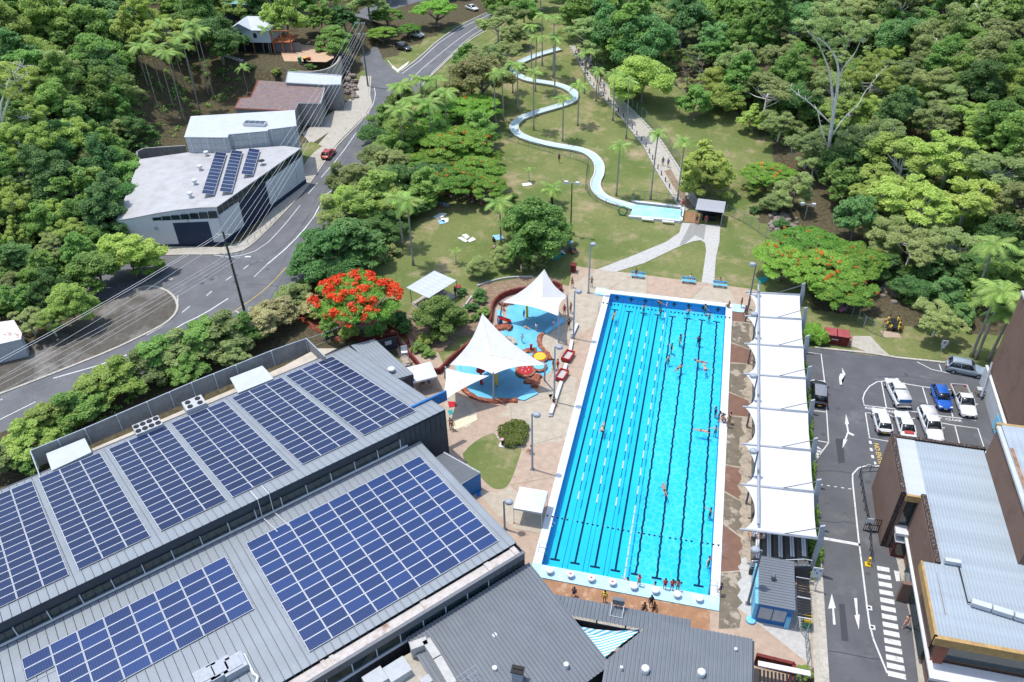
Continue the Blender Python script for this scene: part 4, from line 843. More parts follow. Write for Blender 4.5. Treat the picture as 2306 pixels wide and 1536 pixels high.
# striped shade sail
ms = bpy.data.materials.new('blue_striped_fabric'); ms.use_nodes = True; N = ms.node_tree.nodes; Lk = ms.node_tree.links
tc = N.new('ShaderNodeTexCoord'); mp = N.new('ShaderNodeMapping'); mp.inputs['Rotation'].default_value = (0, 0, math.radians(62)); wv = N.new('ShaderNodeTexWave'); wv.inputs['Scale'].default_value = 1.15; wv.bands_direction = 'X'
cr = N.new('ShaderNodeValToRGB'); cr.color_ramp.interpolation = 'CONSTANT'; cr.color_ramp.elements[0].color = (0.10, 0.38, 0.55, 1); cr.color_ramp.elements[1].color = (0.7, 0.75, 0.76, 1); cr.color_ramp.elements[1].position = 0.5
Lk.new(tc.outputs['Object'], mp.inputs[0]); Lk.new(mp.outputs[0], wv.inputs[0]); Lk.new(wv.outputs['Fac'], cr.inputs[0]); Lk.new(cr.outputs[0], N['Principled BSDF'].inputs['Base Color']); MATS['stripe'] = ms
P = [G(x, y, 2.9) for x, y in ((1262, 1394), (1290, 1408), (1340, 1417), (1385, 1421), (1445, 1417), (1400, 1450), (1360, 1482), (1310, 1440))]
m = MB(); ce = sum(P)/8; vv = [tuple(p) for p in P]+[tuple(ce-[0, 0, .35])]; m.add(vv, [(i, (i+1) % 8, 8)[::-1] for i in range(8)]); single('striped_sail', 'blue and white striped shade sail between the grey roofs', 'shade sail', m, ms, tuple(ce))
struct('courtyard_floor', MB().sheet([tuple(G(x, y, 0)[:2]) for x, y in ((1190, 1350), (1560, 1430), (1400, 1560), (1250, 1500))], 0.04), M_CONC)
# ------------------------------------------------------------------ maroon pen with solar heater in the lower right
pen = thing('yard_enclosure', 'maroon walled bin yard beside the dark grey change room roof', 'wall', tuple(G(1750, 1490, 0)))
A = G(1704, 1473, 1.6); B = G(1790, 1494, 1.6); Cc = G(1778, 1519, 1.6)
for a, b in ((A, B), (B, G(1775, 1560, 1.6))): aa = math.atan2(b[1]-a[1], b[0]-a[0]); c = (a+b)/2; m = MB(); m.box((c[0], c[1], 0.8), (np.linalg.norm(b-a), 0.3, 1.6), aa); m.part('wall', M_REDW, pen)
pt = thing('pergola', 'dark slatted pergola roof inside the maroon walled yard', 'pergola', tuple(G(1740, 1525, 1.8)))
for i in range(12):
    p = G(1712+8.6*i, 1508+1.6*i, 2.2); m = MB(); m.box((p[0], p[1]-1.3, 2.2), (0.17, 2.6, 0.08)); m.part('slat', M_BLK, pt)
m = MB(); p = G(1710, 1500, 2.2); m.box((p[0]+2.1, p[1]+0.3, 2.1), (4.4, 0.5, 0.12)); m.part('beam', M_WHITE, pt)
# ------------------------------------------------------------------ kiosk
k0 = G(1708, 1340, 0); kx0, kx1, ky0, ky1 = 20.9, 24.2, -2.0, 3.4
ki = thing('kiosk', 'blue kiosk with grey ribbed roof and roller windows beside the pool', 'kiosk', (22.5, 0.7, 0))
m = MB(); m.box(((kx0+kx1)/2, (ky0+ky1)/2, 1.4), (kx1-kx0-.2, ky1-ky0-.3, 2.8)); m.part('wall', M_BLUEW, ki)
cells(ki, 'roof_sheet', np.array([kx0, ky0, 2.95]), np.array([0, 0.3, 0.012]), np.array([kx1-kx0, 0, 0]), 18, 1, sheetcell(M_ROOF2, rib=0.05))
for x in (21.75, 23.0): m = MB(); m.box((x, ky0+.12, 1.55), (1.15, 0.08, 1.6)); w_ = m.part('roller_window', M_LGREY, ki)
m = MB(); m.box((23.85, ky0+.1, 0.85), (0.4, 0.3, 1.6)); m.part('cabinet', M_LBLUE, ki)
m = MB(); m.box((kx0-.05, 0.5, 1.4), (0.35, 4.6, 2.6)); m.lathe([(0.45, 0), (0.45, 0.25), (0.1, 0.3)], (kx0-.25, -1.9, 0), 12); m.part('side_screen', M_LBLUE, ki)
p = G(1740, 1305, 3.1); m = MB(); m.lathe([(0.17, 0), (0.17, 0.35), (0.25, 0.4), (0.22, 0.65), (0.1, 0.75)], (p[0], p[1], 3.1), 12); m.part('roof_vent', M_DSTEEL, ki)
sw = thing('bin_store', 'black slatted bin store roof behind the blue kiosk', 'roof', (25.2, 0.5, 0))
for j in range(2):
    for i in range(7): m = MB(); m.box((25.2, -1.7+j*2.3+i*0.3, 2.0), (1.15, 0.22, 0.06)); m.part('slat', M_BLK, sw)
for y in (-1.9, 0.3, 2.6): m = MB(); m.box((25.2, y, 1.95), (1.25, 0.06, 0.1)); m.part('frame', M_WINF, sw)
for x in (24.7, 25.75):
    for y in (-1.9, 2.6): m = MB(); m.tube((x, y, 0), (x, y, 1.95), 0.035, n=6); m.part('post', M_WINF, sw)
# ------------------------------------------------------------------ grandstand canopy
gc = thing('grandstand_canopy', 'white fabric grandstand canopy in seven bays beside the pool', 'canopy', (22.5, 26, 0))
yb = [G(x, y, 5.0)[1] for x, y in ((1683, 654), (1683, 708), (1681, 770), (1679, 838), (1678, 912), (1677, 996), (1676, 1087), (1673, 1188))]
xl, xr_ = 19.1, 26.0
for i in range(7):
    ya, y_b = yb[i], yb[i+1]; m = MB(); nu, nv = 31, 15; V = []
    for a in range(nu):
        for b in range(nv):
            t = a/(nu-1); s = b/(nv-1); y = ya+(y_b-ya)*s; bow = 4*s*(1-s); x = xl+(xr_-xl)*t+(1-t)**4*1.25*bow**0.85
            z = 4.7+0.5*t-0.42*bow*(1-0.2*t)+.035*math.sin(t*31+i)*bow+.02*math.sin(s*23+t*6); V.append((x, y, z))
    m.add(V, [(a*nv+b, a*nv+b+1, (a+1)*nv+b+1, (a+1)*nv+b) for a in range(nu-1) for b in range(nv-1)])
    m.part('fabric_panel', M_CANO, gc, smooth=True)
for i, y in enumerate(yb):
    m = MB(); m.tube((xl-.25, y, 4.72), (xr_+.1, y, 5.22), 0.11, 0.15, 8); m.part('beam', M_STEEL, gc)
    m = MB(); m.path([(xr_+.3, y, 0), (xr_+.35, y, 5.2), (xr_+0.15, y, 7.2)], [0.2, 0.22, 0.16], 4)
    m = MB(); m.prism([(xr_+.1, y-.16), (xr_+.55, y-.16), (xr_+.55, y+.16), (xr_+.1, y+.16)], 0, 5.2); m.part('column', M_STEEL, gc)
    m = MB(); m.add([(xr_+.05, y-.14, 5.2), (xr_+.6, y-.14, 5.2), (xr_+.6, y+.14, 5.2), (xr_+.05, y+.14, 5.2), (xr_-.05, y-.1, 7.0), (xr_+.35, y-.1, 7.2), (xr_+.35, y+.1, 7.2), (xr_-.05, y+.1, 7.0)], [(0, 3, 2, 1), (4, 5, 6, 7), (0, 1, 5, 4), (1, 2, 6, 5), (2, 3, 7, 6), (3, 0, 4, 7)]); m.part('mast', M_STEEL, gc)
    m = MB(); m.tube((xr_+.05, y, 6.8), (23.0, y, 5.12), 0.045, n=6); m.part('tie_rod', M_DSTEEL, gc)
m = MB(); m.tube((20.55, yb[-1]+.6, 5.15), (20.55, yb[0]+1.5, 5.15), 0.14, n=8); m.part('long_pipe', M_STEEL, gc)
gs = thing('grandstand', 'dark stepped grandstand with white bench planks under the fabric canopy', 'grandstand', (23.5, 24, 0))
for i in range(5):
    x0 = 20.6+i*1.05; m = MB(); m.prism([(x0, 3.8), (x0+1.05, 4.0), (x0+1.05, 47), (x0, 47)], 0, 0.45+0.38*i); m.part('step', mk('dark_platform', (0.12, 0.11, 0.10), 0.85, 0.15, 2), gs)
    for s in range(8):
        y = 7.5+s*5.4; m = MB()
        for o in (0, 0.22): m.box((x0+0.45+o, y, 0.45+0.38*i+0.42), (0.17, 5.1, 0.05))
        for yy in (y-1.8, y+1.8): m.box((x0+0.55, yy, 0.45+0.38*i+0.2), (0.3, 0.06, 0.4))
        m.part('bench', M_WHITE, gs)
m = MB(); m.prism([(20.4, 3.4), (25.9, 3.6), (25.9, 3.9), (20.4, 3.75)], 0, [0.9, 2.6, 2.6, 0.9]); m.part('end_wall', M_DARKW, gs)
m = MB()
for i in range(15):
    t = i/14; x = 20.4+5.4*t; zb = 0.9+1.7*min(1, t*1.15); m.tube((x, 3.65, zb), (x, 3.65, zb+0.95), 0.03, n=5)
m.path([(20.4, 3.65, 1.85), (25.1, 3.65, 3.5), (25.8, 3.65, 3.5)], 0.035, 5); m.path([(20.4, 3.65, 0.95), (25.1, 3.65, 2.62), (25.8, 3.65, 2.65)], 0.035, 5); m.part('handrail', M_WINF, gs)
m = MB(); m.box((20.5, 3.6, 1.2), (0.12, 0.12, 1.6)); m.part('white_post', M_WHITE, gs)
# ------------------------------------------------------------------ theatre (brown block walls, pale roof)
th = thing('brown_building', 'brown block building with pale blue ribbed roof and ochre fascia by the car park', 'building', (40, 6, 0))
def bx(name, mat, x0, x1, y0, y1, z0, z1): m = MB(); m.box(((x0+x1)/2, (y0+y1)/2, (z0+z1)/2), (x1-x0, y1-y0, z1-z0)); return m.part(name, mat, th)
bx('wall', M_BRICK, 33.8, 42.6, 10.3, 18.0, 0, 7.5)
bx('wall', M_BRICK, 35.6, 42.6, -5.0, 10.3, 0, 7.5)
bx('parapet', M_BRKT, 33.5, 33.95, 10.0, 18.2, 0.02, 8.2); bx('wall', M_BRICK, 33.46, 33.5, 10.0, 18.0, 0, 7.95)
bx('parapet', M_BRKT, 35.3, 35.75, 2.0, 10.1, 3.4, 8.2); bx('wall', M_BRICK, 35.26, 35.3, -3.4, 10.1, 2.9, 8.0)
bx('back_parapet', M_BRKT, 33.95, 42.6, 17.9, 18.25, 6.5, 8.15)
bx('wall_fin', M_BRICK, 33.9, 34.3, 10.0, 10.3, 0, 7.6)
bx('ledge', M_WHITE, 35.0, 35.3, -6.2, 10.0, 2.75, 2.95); bx('window', M_GLASS, 35.2, 35.5, -3.0, 6.6, 0.6, 2.7); bx('wall_fin', M_BRICK, 34.2, 35.3, 3.4, 3.8, 0, 2.7)
bx('fascia', M_ORNG, 34.0, 35.5, 9.75, 10.0, 7.2, 8.0); bx('window', M_GLASS, 34.3, 35.3, 10.2, 10.26, 3.4, 6.8); bx('balcony', M_WHITE, 34.1, 35.4, 9.0, 10.2, 3.0, 3.35); bx('door', M_BLK, 34.1, 35.4, 10.2, 10.27, 0, 2.8)
nr = 30
cells(th, 'roof_sheet', np.array([34.0, 10.0, 7.95]), np.array([0.3, 0, 0]), np.array([0, 7.9, 0.0]), 6, 1, sheetcell(M_WROOF2, rib=0.02, ribw=0.04))
cells(th, 'roof_sheet', np.array([35.8, -5.6, 7.85]), np.array([0.3, 0, 0]), np.array([0, 23.4, 0.1]), 22, 1, sheetcell(M_BLROOF, rib=0.05, ribw=0.07, gap=0.035))
cells(th, 'roof_sheet', np.array([34.3, -5.6, 7.9]), np.array([0.3, 0, 0]), np.array([0, 7.5, 0.08]), 5, 1, sheetcell(M_BLROOF, rib=0.05, ribw=0.07, gap=0.035))
cells(th, 'roof_sheet', np.array([42.4, -5.6, 7.85]), np.array([0.3, 0, 0]), np.array([0, 9.5, 0.05]), 40, 1, sheetcell(M_BLROOF, rib=0.05, ribw=0.07, gap=0.035))
bx('fascia', M_ORNG, 34.1, 34.3, -5.8, 1.95, 7.1, 8.05); bx('fascia', M_ORNG, 34.1, 56, -5.95, -5.6, 7.1, 8.05)
bx('wall', M_BRICK, 42.6, 60, -5.2, 17.2, 0, 7.4)
bx('upper_wall', M_BRICK, 42.4, 62, 3.5, 17.2, 7.4, 11.9); bx('upper_fascia', M_ORNG, 42.2, 62, 17.2, 17.5, 11.4, 12.2)
bx('soffit_beam', mk('red_brown_steel', (0.25, 0.09, 0.06), 0.7), 35.0, 35.7, -5.5, -4.9, 2.9, 7.2); bx('dark_window', M_GLASS, 35.7, 56, -5.3, -5.22, 4.6, 7.1); bx('awning', M_WHITE, 34.6, 56, -7.0, -5.3, 3.9, 4.05); bx('awning_fascia', M_DSTEEL, 34.5, 56, -7.2, -7.0, 3.2, 4.0)
a_ = G(2090, 1465, 3.9); bx('awning', M_LGREY, 34.5, 56, -8.6, -7.3, 2.9, 3.0)
m = MB(); m.path([(37.2, 1.9, 8.15), (37.25, -1.8, 8.15), (42.0, -2.7, 8.15)], 0.07, 5); m.part('conduit', M_BLK, th)
for i in range(3): m = MB(); m.box((38.2+i*1.6, -2.0-i*0.3, 8.3), (1.5, 0.55, 0.45), -0.18); m.part('duct', M_WROOF2, th)
m = MB(); m.box((36.7, 2.2, 8.3), (1.3, 0.4, 0.4)); m.part('duct', M_WROOF2, th)
cells(th, 'roof_sheet', np.array([42.6, 3.3, 12.0]), np.array([0.6, 0, 0]), np.array([0, 13.9, 0.15]), 30, 1, sheetcell(M_BLROOF, rib=0.04, ribw=0.08))
bx('gutter', M_WROOF2, 42.2, 42.6, 3.3, 17.4, 11.8, 12.05)
bx('rust_strip', mk('rusty_flashing', (0.35, 0.2, 0.12), 0.8, 0.3, 2), 42.65, 42.95, 5, 14, 12.15, 12.2)
ft = thing('fly_tower', 'tall blank brown rendered tower at the right edge of the car park', 'building', (57, 28, 0))
m = MB(); m.box((58.9, 28.4, 7.0), (20, 22.0, 14.0)); m.part('wall', M_BRICK, ft); m = MB(); m.box((58.9, 28.4, 14.1), (20.3, 22.3, 0.25)); m.part('cap', M_WCONC, ft)
m = MB(); m.box((58.9, 39.2, 14.3), (19, 0.5, 0.3)); m.part('parapet', M_BLROOF, ft)
gw = thing('screen_wall', 'pale grey screen wall with white cap and blue banner beside the brown tower', 'wall', (48.3, 34, 0))
m = MB(); m.prism([(48.35, 28.2), (48.6, 28.2), (48.8, 39.8), (48.6, 39.8)], 0, 2.6); m.part('wall', M_LGREY, gw); m = MB(); m.prism([(48.3, 28.1), (48.65, 28.1), (48.85, 39.9), (48.55, 39.9)], 2.6, 2.72); m.part('cap', M_WHITE, gw)
m = MB(); m.box((48.25, 30.0, 1.3), (0.06, 2.2, 1.9)); m.part('banner', M_LBLUE, gw); m = MB(); m.box((48.2, 28.6, 1.2), (0.08, 0.9, 2.2)); m.part('doorway', M_BLK, gw)
m = MB(); m.tube((48.0, 36.2, 0.5), (48.6, 38.6, 4.2), 0.12, n=6); m.part('prop', M_STEEL, gw)
pm = thing('gas_meter', 'beige and grey meter cage standing in front of the screen wall', 'meter', tuple(G(2204, 890, 0)))
q = np.array(pm.location)
for dx in (-.4, .4):
    for dy in (-.3, .3): m = MB(); m.tube(q+[dx, dy, 0], q+[dx, dy, 1.0], 0.05, n=5); m.part('leg', M_YELL, pm)
m = MB(); m.box(q+[0, 0, 1.0], (0.9, 0.7, 0.12)); m.box(q+[.2, -.3, .5], (0.5, 0.4, 0.5)); m.part('box', M_LGREY, pm)
# ramp rails and gate by the brown building
rp = thing('ramp_railing', 'black railing with brackets along the ramp of the brown building', 'railing', tuple(G(1945, 1120, 0)))
pts = [G(x, y, 0) for x, y in ((2005, 1065), (1980, 1060), (1937, 1062), (1934, 1075), (1940, 1110), (1947, 1150), (1955, 1190), (1958, 1240), (1962, 1265))]
for z in (0.55, 1.0): m = MB(); m.path([p+[0, 0, z] for p in pts], 0.035, 5); m.part('rail', M_BLK, rp)
for p in [p for a, b in zip(pts, pts[1:]) for p in (a, (a+b)/2)]: m = MB(); m.tube(p, p+[0, 0, 1.0], 0.035, n=5); m.part('post', M_BLK, rp)
gt = thing('gate', 'black metal gate with white notice across the ramp', 'gate', tuple(G(1970, 1190, 0)))
a = G(1943, 1195, 0); b = G(1990, 1200, 0)
for i in range(11): p = a+(b-a)*i/10; m = MB(); m.tube(p, p+[0, 0, 1.9], 0.03, n=4); m.part('bar', M_BLK, gt)
for z in (0.1, 1.0, 1.9): m = MB(); m.tube(a+[0, 0, z], b+[0, 0, z], 0.05, n=5); m.part('rail', M_BLK, gt)
m = MB(); c = a*0.85+b*0.15+np.array([0, -.08, 1.75]); m.box(c, (0.7, 0.05, 0.6)); m.part('notice', M_WHITE, gt)
bb = thing('phone_booth', 'dark red glass booth beside the entrance of the brown building', 'booth', tuple(G(2018, 1245, 0)))
q = np.array(bb.location); m = MB(); m.box(q+[0, 0, 1.1], (1.3, 1.1, 2.2)); m.part('frame', M_REDW, bb); m = MB(); m.box(q+[0, -.56, 1.2], (1.0, .04, 1.6)); m.box(q+[-.66, 0, 1.2], (.04, .8, 1.6)); m.part('pane', M_GLASS, bb); m = MB(); m.box(q+[0, 0, 2.25], (1.4, 1.2, .1)); m.part('roof', M_LGREY, bb)
hy = thing('bollard', 'yellow bollard on a yellow base at the end of the ramp', 'bollard', tuple(G(1954, 1272, 0)))
q = np.array(hy.location); m = MB(); m.box(q+[0, 0, .06], (.55, .55, .12)); m.part('base', M_YP, hy); m = MB(); m.lathe([(.14, .1), (.14, 1.1), (.05, 1.15)], tuple(q), 10); m.part('post', M_YP, hy)
# ------------------------------------------------------------------ splash pool
M_SPL = mk('splash_floor', (0.12, 0.42, 0.62), 0.6, 0.08, 0.7, col2=(0.19, 0.50, 0.66))
M_SPLD = mk('splash_floor_blue', (0.03, 0.27, 0.55), 0.6, 0.08, 0.7)
M_WATER2 = watermat('splash_water', (0.93, 0.98, 1.0), (0.8, 0.9, 0.95), 0.05, False, 0.4, 2.5)
SP = [(1144, 690), (1140, 706), (1144, 730), (1124, 745), (1137, 758), (1160, 766), (1158, 782), (1120, 795), (1060, 800), (1026, 822), (1028, 840), (1042, 862), (1053, 882), (1093, 902), (1164, 900), (1201, 878), (1204, 858), (1242, 838), (1243, 815), (1233, 797), (1217, 784), (1214, 764), (1226, 751), (1268, 728), (1264, 718), (1256, 700), (1240, 676), (1200, 664), (1160, 668)]
spw = [tuple(p[:2]) for p in smoothp(GP(SP)+[GP(SP)[0]], 2)[:-1]]
struct('splash_pool_floor', MB().sheet(spw, 0.05), M_SPL)
for pts in ([(1164, 900), (1201, 878), (1212, 888), (1180, 904)], [(1230, 754), (1272, 726), (1266, 716), (1250, 730), (1226, 748)], [(1024, 820), (1036, 818), (1038, 845), (1028, 845)], [(1118, 700), (1130, 700), (1134, 716), (1120, 714)]):
    struct('blue_step', MB().prism([tuple(p[:2]) for p in GP(pts)], 0.05, 0.2), M_LBLUE)
struct('splash_pool_water', MB().sheet(spw, 0.17), M_WATER2)
def rock(pts, w, h, name='rock_kerb', lab='red brown moulded rock kerb', mat=None):
    P = smoothp(GP(pts), 2); mb = MB(); n = len(P); r = random.Random(len(pts)*7+int(pts[0][0])); rows = []
    for i, p in enumerate(P):
        d = P[min(i+1, n-1)]-P[max(i-1, 0)]; d = d/np.linalg.norm(d); nn = np.array([-d[1], d[0], 0]); ww = w*(0.5+r.uniform(-.12, .12)); hh = h*(1+r.uniform(-.25, .25))
        rows.append([p+nn*ww, p+nn*ww*0.75+[0, 0, hh*0.8], p+[0, 0, hh], p-nn*ww*0.75+[0, 0, hh*0.8], p-nn*ww])
    V = [q for rw in rows for q in rw]; mb.add(V, [(i*5+k, (i+1)*5+k, (i+1)*5+k+1, i*5+k+1) for i in range(n-1) for k in range(4)]+[tuple(range(5)), tuple(range((n-1)*5, n*5))[::-1]])
    c = P[n//2]; return single(name, lab, 'kerb', mb, mat or M_ROCK, tuple(c))
rock([(1033, 850), (1048, 886), (1090, 906), (1165, 903)], 0.8, 0.35, lab='red brown rock kerb curving round the bottom of the splash pool')
rock([(1203, 874), (1206, 855), (1214, 846)], 1.1, 0.5, lab='short red rock kerb at the lower right of the splash pool')
rock([(1240, 812), (1232, 795), (1216, 782), (1213, 762), (1222, 752)], 0.7, 0.3, lab='wavy terracotta kerb on the right side of the splash pool')
rock([(1116, 742), (1135, 738), (1152, 742)], 1.3, 0.5, lab='red rock outcrop at the left of the upper splash pool')
rock([(1178, 795), (1192, 790), (1208, 790)], 1.0, 0.35, lab='low brown rock ledge in the middle of the splash pool')
rock([(1182, 858), (1200, 862), (1212, 858)], 1.2, 0.4, lab='brown rock ledge beside the red rosette of the splash pool')
rock([(1140, 762), (1156, 766), (1160, 778)], 0.8, 0.4, lab='cream topped rock ledge between the two shade sails', mat=M_CONC)
rock([(1128, 690), (1140, 684), (1156, 682)], 1.2, 0.5, lab='red rock clump under the left edge of the upper sail')
def rosette(px, py, r, c, lb):
    p = G(px, py, 0.2); t = thing('rosette', lb, 'water feature', tuple(p)); mb = MB(); mb.lathe([(r, 0), (r*1.0, 0.2), (r*0.8, 0.26), (r*0.72, 0.2)], tuple(p), 18); mb.part('rim', M_ROCK, t)
    mb = MB(); mb.lathe([(r*0.72, 0.19), (r*0.7, 0.25), (r*0.3, 0.3), (0.05, 0.32)], tuple(p), 18); mb.part('disc', c, t)
    for i in range(5): a = i*1.257; mb = MB(); mb.lathe([(0.09*r, 0.2), (0.05*r, 0.42)], (p[0]+.35*r*math.cos(a), p[1]+.35*r*math.sin(a), p[2]), 6); mb.part('nozzle', M_WHITE, t)
rosette(1216, 805, 1.15, M_YP, 'yellow topped rosette fountain of the splash pool'); rosette(1183, 836, 1.35, M_RED, 'red rosette fountain of the splash pool'); rosette(1214, 826, 1.1, M_LBLUE, 'pale blue rosette fountain between the yellow and red ones')
def mushroom(px, py, h, r, c, lb, st):
    p = G(px, py, 0.1); t = thing('water_mushroom', lb, 'water feature', tuple(p)); mb = MB(); mb.lathe([(0.2, 0), (0.16, h)], tuple(p), 10); mb.part('stem', st, t)
    mb = MB(); mb.lathe([(r*.3, h-.1), (r, h), (r*.85, h+.25*r+.1), (r*.4, h+.5*r), (0.05, h+.55*r)], tuple(p), 16); mb.part('cap', c, t)
    for i in range(5): a = i*1.257; mb = MB(); mb.lathe([(.13, 0), (.02, .05)], (p[0]+.6*r*math.cos(a), p[1]+.6*r*math.sin(a), p[2]+h+.38*r), 8); mb.part('spot', M_WHITE, t)
mushroom(1084, 864, 2.2, 0.6, M_RED, 'red spotted mushroom spray post in the lower splash pool', M_RED)
mushroom(1118, 866, 2.9, 0.8, M_YP, 'tall ochre spray post under the large shade sail', M_YP); mushroom(1187, 714, 3.0, 0.6, M_YP, 'ochre spray post under the upper shade sail', M_YP)
p = G(1196, 790, .1); t = thing('spray_post', 'small red spray post on the brown ledge', 'water feature', tuple(p)); m = MB(); m.lathe([(.2, 0), (.16, .9), (.22, 1.0), (.1, 1.25)], tuple(p), 10); m.part('post', M_RED, t); m = MB(); m.lathe([(.14, 1.2), (.05, 1.4)], tuple(p), 8); m.part('nozzle', M_WHITE, t)
p = G(1137, 728, .1); t = thing('play_slide', 'red and blue toy slide at the left of the upper splash pool', 'slide', tuple(p), 0.4)
addpart('chute', MB().add([(-.9, -.35, 1.1), (-.9, .35, 1.1), (.9, .35, .15), (.9, -.35, .15), (-.9, -.35, 1.25), (-.9, .35, 1.25), (.9, .35, .3), (.9, -.35, .3)], [(0, 1, 2, 3), (0, 3, 7, 4), (1, 5, 6, 2), (3, 2, 6, 7), (0, 4, 5, 1)]).mesh('chute'), M_RED, t); addpart('ladder', MB().box((-1.0, 0, .55), (.12, .6, 1.1)).box((-.6, 0, .3), (.5, .4, .6)).mesh('ladder'), M_BLUEW, t)
# curved maroon retaining wall in real lengths
def curvewall(name, label, pts, h, w, mat, base=0.0, n=26, capm=None):
    P = smoothp([G(x, y, h) for x, y in pts], 2); P = resamp(P, n); t = thing(name, label, 'wall', (P[n//2][0], P[n//2][1], 0))
    for a, b in zip(P, P[1:]):
        aa = math.atan2(b[1]-a[1], b[0]-a[0]); c = (a+b)/2; m = MB(); m.box((c[0], c[1], (h+base)/2), (np.linalg.norm(b-a)+0.03, w, h-base), aa); m.part('wall_block', mat, t)
    return t
curvewall('retaining_wall', 'long curved maroon retaining wall behind the large shade sail', [(958, 822), (978, 834), (994, 828), (1004, 812), (1035, 786), (1063, 764), (1085, 745), (1104, 720), (1107, 700), (1108, 682), (1122, 664), (1144, 653), (1180, 646), (1215, 642)], 0.9, 0.3, M_REDW)
curvewall('retaining_wall', 'short maroon planter wall right of the upper sail', [(1245, 632), (1266, 640), (1266, 648), (1240, 655)], 0.9, 0.3, M_REDW, n=6)
curvewall('retaining_wall', 'straight maroon wall beside the dark gate and flame tree', [(895, 752), (902, 775), (925, 795), (945, 820)], 0.9, 0.3, M_REDW, n=8)
curvewall('retaining_wall', 'maroon base wall of the fence under the flame tree', [(808, 762), (850, 756), (893, 750)], 0.8, 0.25, M_REDW, n=7)
curvewall('garden_edging', 'pale curved edging around the shelter garden', [(922, 710), (950, 730), (1000, 735), (1040, 696), (1052, 680), (1063, 665)], 0.25, 0.25, M_WCONC, n=18)
curvewall('garden_edging', 'pale curved edging above the splash pool garden', [(1075, 642), (1110, 630), (1150, 622), (1200, 622)], 0.25, 0.25, M_WCONC, n=14)
sheetpx('garden_mulch', [(1030, 760), (1000, 790), (955, 800), (930, 770), (905, 745), (900, 715), (925, 700), (1000, 720), (1060, 665), (1090, 640), (1200, 622), (1262, 630), (1262, 644), (1200, 644), (1140, 655), (1110, 680), (1104, 720), (1060, 755)], M_MULCH, 0.03)
sheetpx('garden_mulch', [(650, 700), (700, 740), (760, 770), (800, 765), (890, 748), (905, 760), (930, 800), (905, 700), (880, 690), (800, 700), (700, 640), (650, 660)], M_REDM, 0.025)
# shade sails
M_SEAM = mk('fabric_seam', (.5, .5, .5), .8)
def sail(name, label, corners, z, poles=(), sag=0.2, n=14):
    """four or three cornered sail; corners (px,py,z)"""
    P = [G(x, y, zz) for x, y, zz in corners]; t = thing(name, label, 'shade sail', (P[0][0], P[0][1], 0)); k = len(P); V = []; cen = sum(P)/k
    rings = 8; per = 12
    edge = []
    for i in range(k):
        a, b = P[i], P[(i+1) % k]
        for s in range(per):
            u = s/per; p = a+(b-a)*u; edge.append(p+(cen-p)*sag*4*u*(1-u)*1.0)
    zc = np.mean([p[2] for p in P])-0.2
    ws = []
    for e in edge:
        for r_ in range(rings): pass
    for r_ in range(1, rings+1):
        f = r_/rings
        for e in edge:
            q = cen+(e-cen)*f; q = np.array([q[0], q[1], (zc)*(1-f)+e[2]*f - 0.25*math.sin(math.pi*f)*0.3]); V.append(q)
    V.append(np.array([cen[0], cen[1], zc])); m = len(edge); F = []
    for r_ in range(rings-1):
        for i in range(m): F.append((r_*m+i, r_*m+(i+1) % m, (r_+1)*m+(i+1) % m, (r_+1)*m+i)[::-1])
    for i in range(m): F.append((i, (i+1) % m, len(V)-1))
    mb = MB(); mb.add(V, F); o = mb.part('fabric', M_SAIL, t, smooth=True)
    if k > 2:
        for ci in range(k):
            m3 = MB(); a3 = V[(rings-1)*m+ci*per]; m3.path([V[-1]+[0, 0, .02]]+[V[(q-1)*m+ci*per]+np.array([0, 0, .015]) for q in range(1, rings+1)], .018, 4); m3.part('seam', M_SEAM, t)
    for x, y, ci in poles:
        B = G(x, y, 0); T = P[ci]; d = T-B; m2 = MB(); m2.tube(B, T+d/np.linalg.norm(d)*0.35, 0.13, 0.1, 8); m2.part('post', M_STEEL, t)
    return t, P
sail('shade_sail', 'upper white four cornered sail over the splash pool', [(1131, 681, 3.4), (1226, 606, 6.3), (1277, 667, 3.6), (1258, 712, 4.6)], 4, [(1127, 712, 0), (1280, 714, 2), (1258, 772, 3)], 0.16)
sail('shade_sail', 'largest white four cornered sail, pointing up beside the garden', [(1012, 822, 3.2), (1086, 706, 7.2), (1228, 822, 4.0), (1111, 843, 4.6)], 4, [(1226, 856, 2), (1111, 905, 3)], 0.16)
sail('shade_sail', 'small triangular white sail next to the swimming hall corner', [(1003, 828, 3.6), (1102, 846, 4.5), (992, 906, 3.2)], 4, [(1002, 850, 0)], 0.15)
# light poles
def lamp(bx_, by_, tx, ty, label, head=1, mat=None, big=False, hoff=0.55, group='grey pool light poles'):
    B, h = HG((bx_, by_), (tx, ty)); t = thing('light_pole', label, 'light pole', tuple(B), 0, group)
    addpart('pole', MB().tube((0, 0, 0), (0, 0, h), 0.13, 0.09, 8).mesh('pole'), mat or M_STEEL, t); addpart('base_plate', MB().box((0, 0, 0.03), (.45, .45, .06)).mesh('base_plate'), M_DSTEEL, t)
    addpart('arm', MB().tube((0, 0, h), (head*hoff*0.4, 0, h+.05), 0.05, n=6).mesh('arm'), M_STEEL, t)
    hm = MB(); hm.lathe([(0.16, -0.24), (0.33, -0.2), (0.36, 0.0), (0.3, 0.16), (0.08, 0.24)], (0, 0, 0), 12, sx=1.25); o = addpart('lamp_head', hm.mesh('lamp_head', smooth=True), M_STEEL, t, loc=(head*hoff, 0, h)); addpart('lens', MB().lathe([(0.26, -.27), (0.02, -.29)], (0, 0, 0), 12).mesh('lens'), M_LAMPG, o)
lamp(1199, 1057, 1201, 932, 'grey light pole beside the round lawn and hedge')
lamp(1137, 1192, 1139, 1128, 'grey light pole nearest the swimming hall and small marquee')
lamp(1248, 905, 1255, 780, 'grey light pole at the white pool cover rollers')
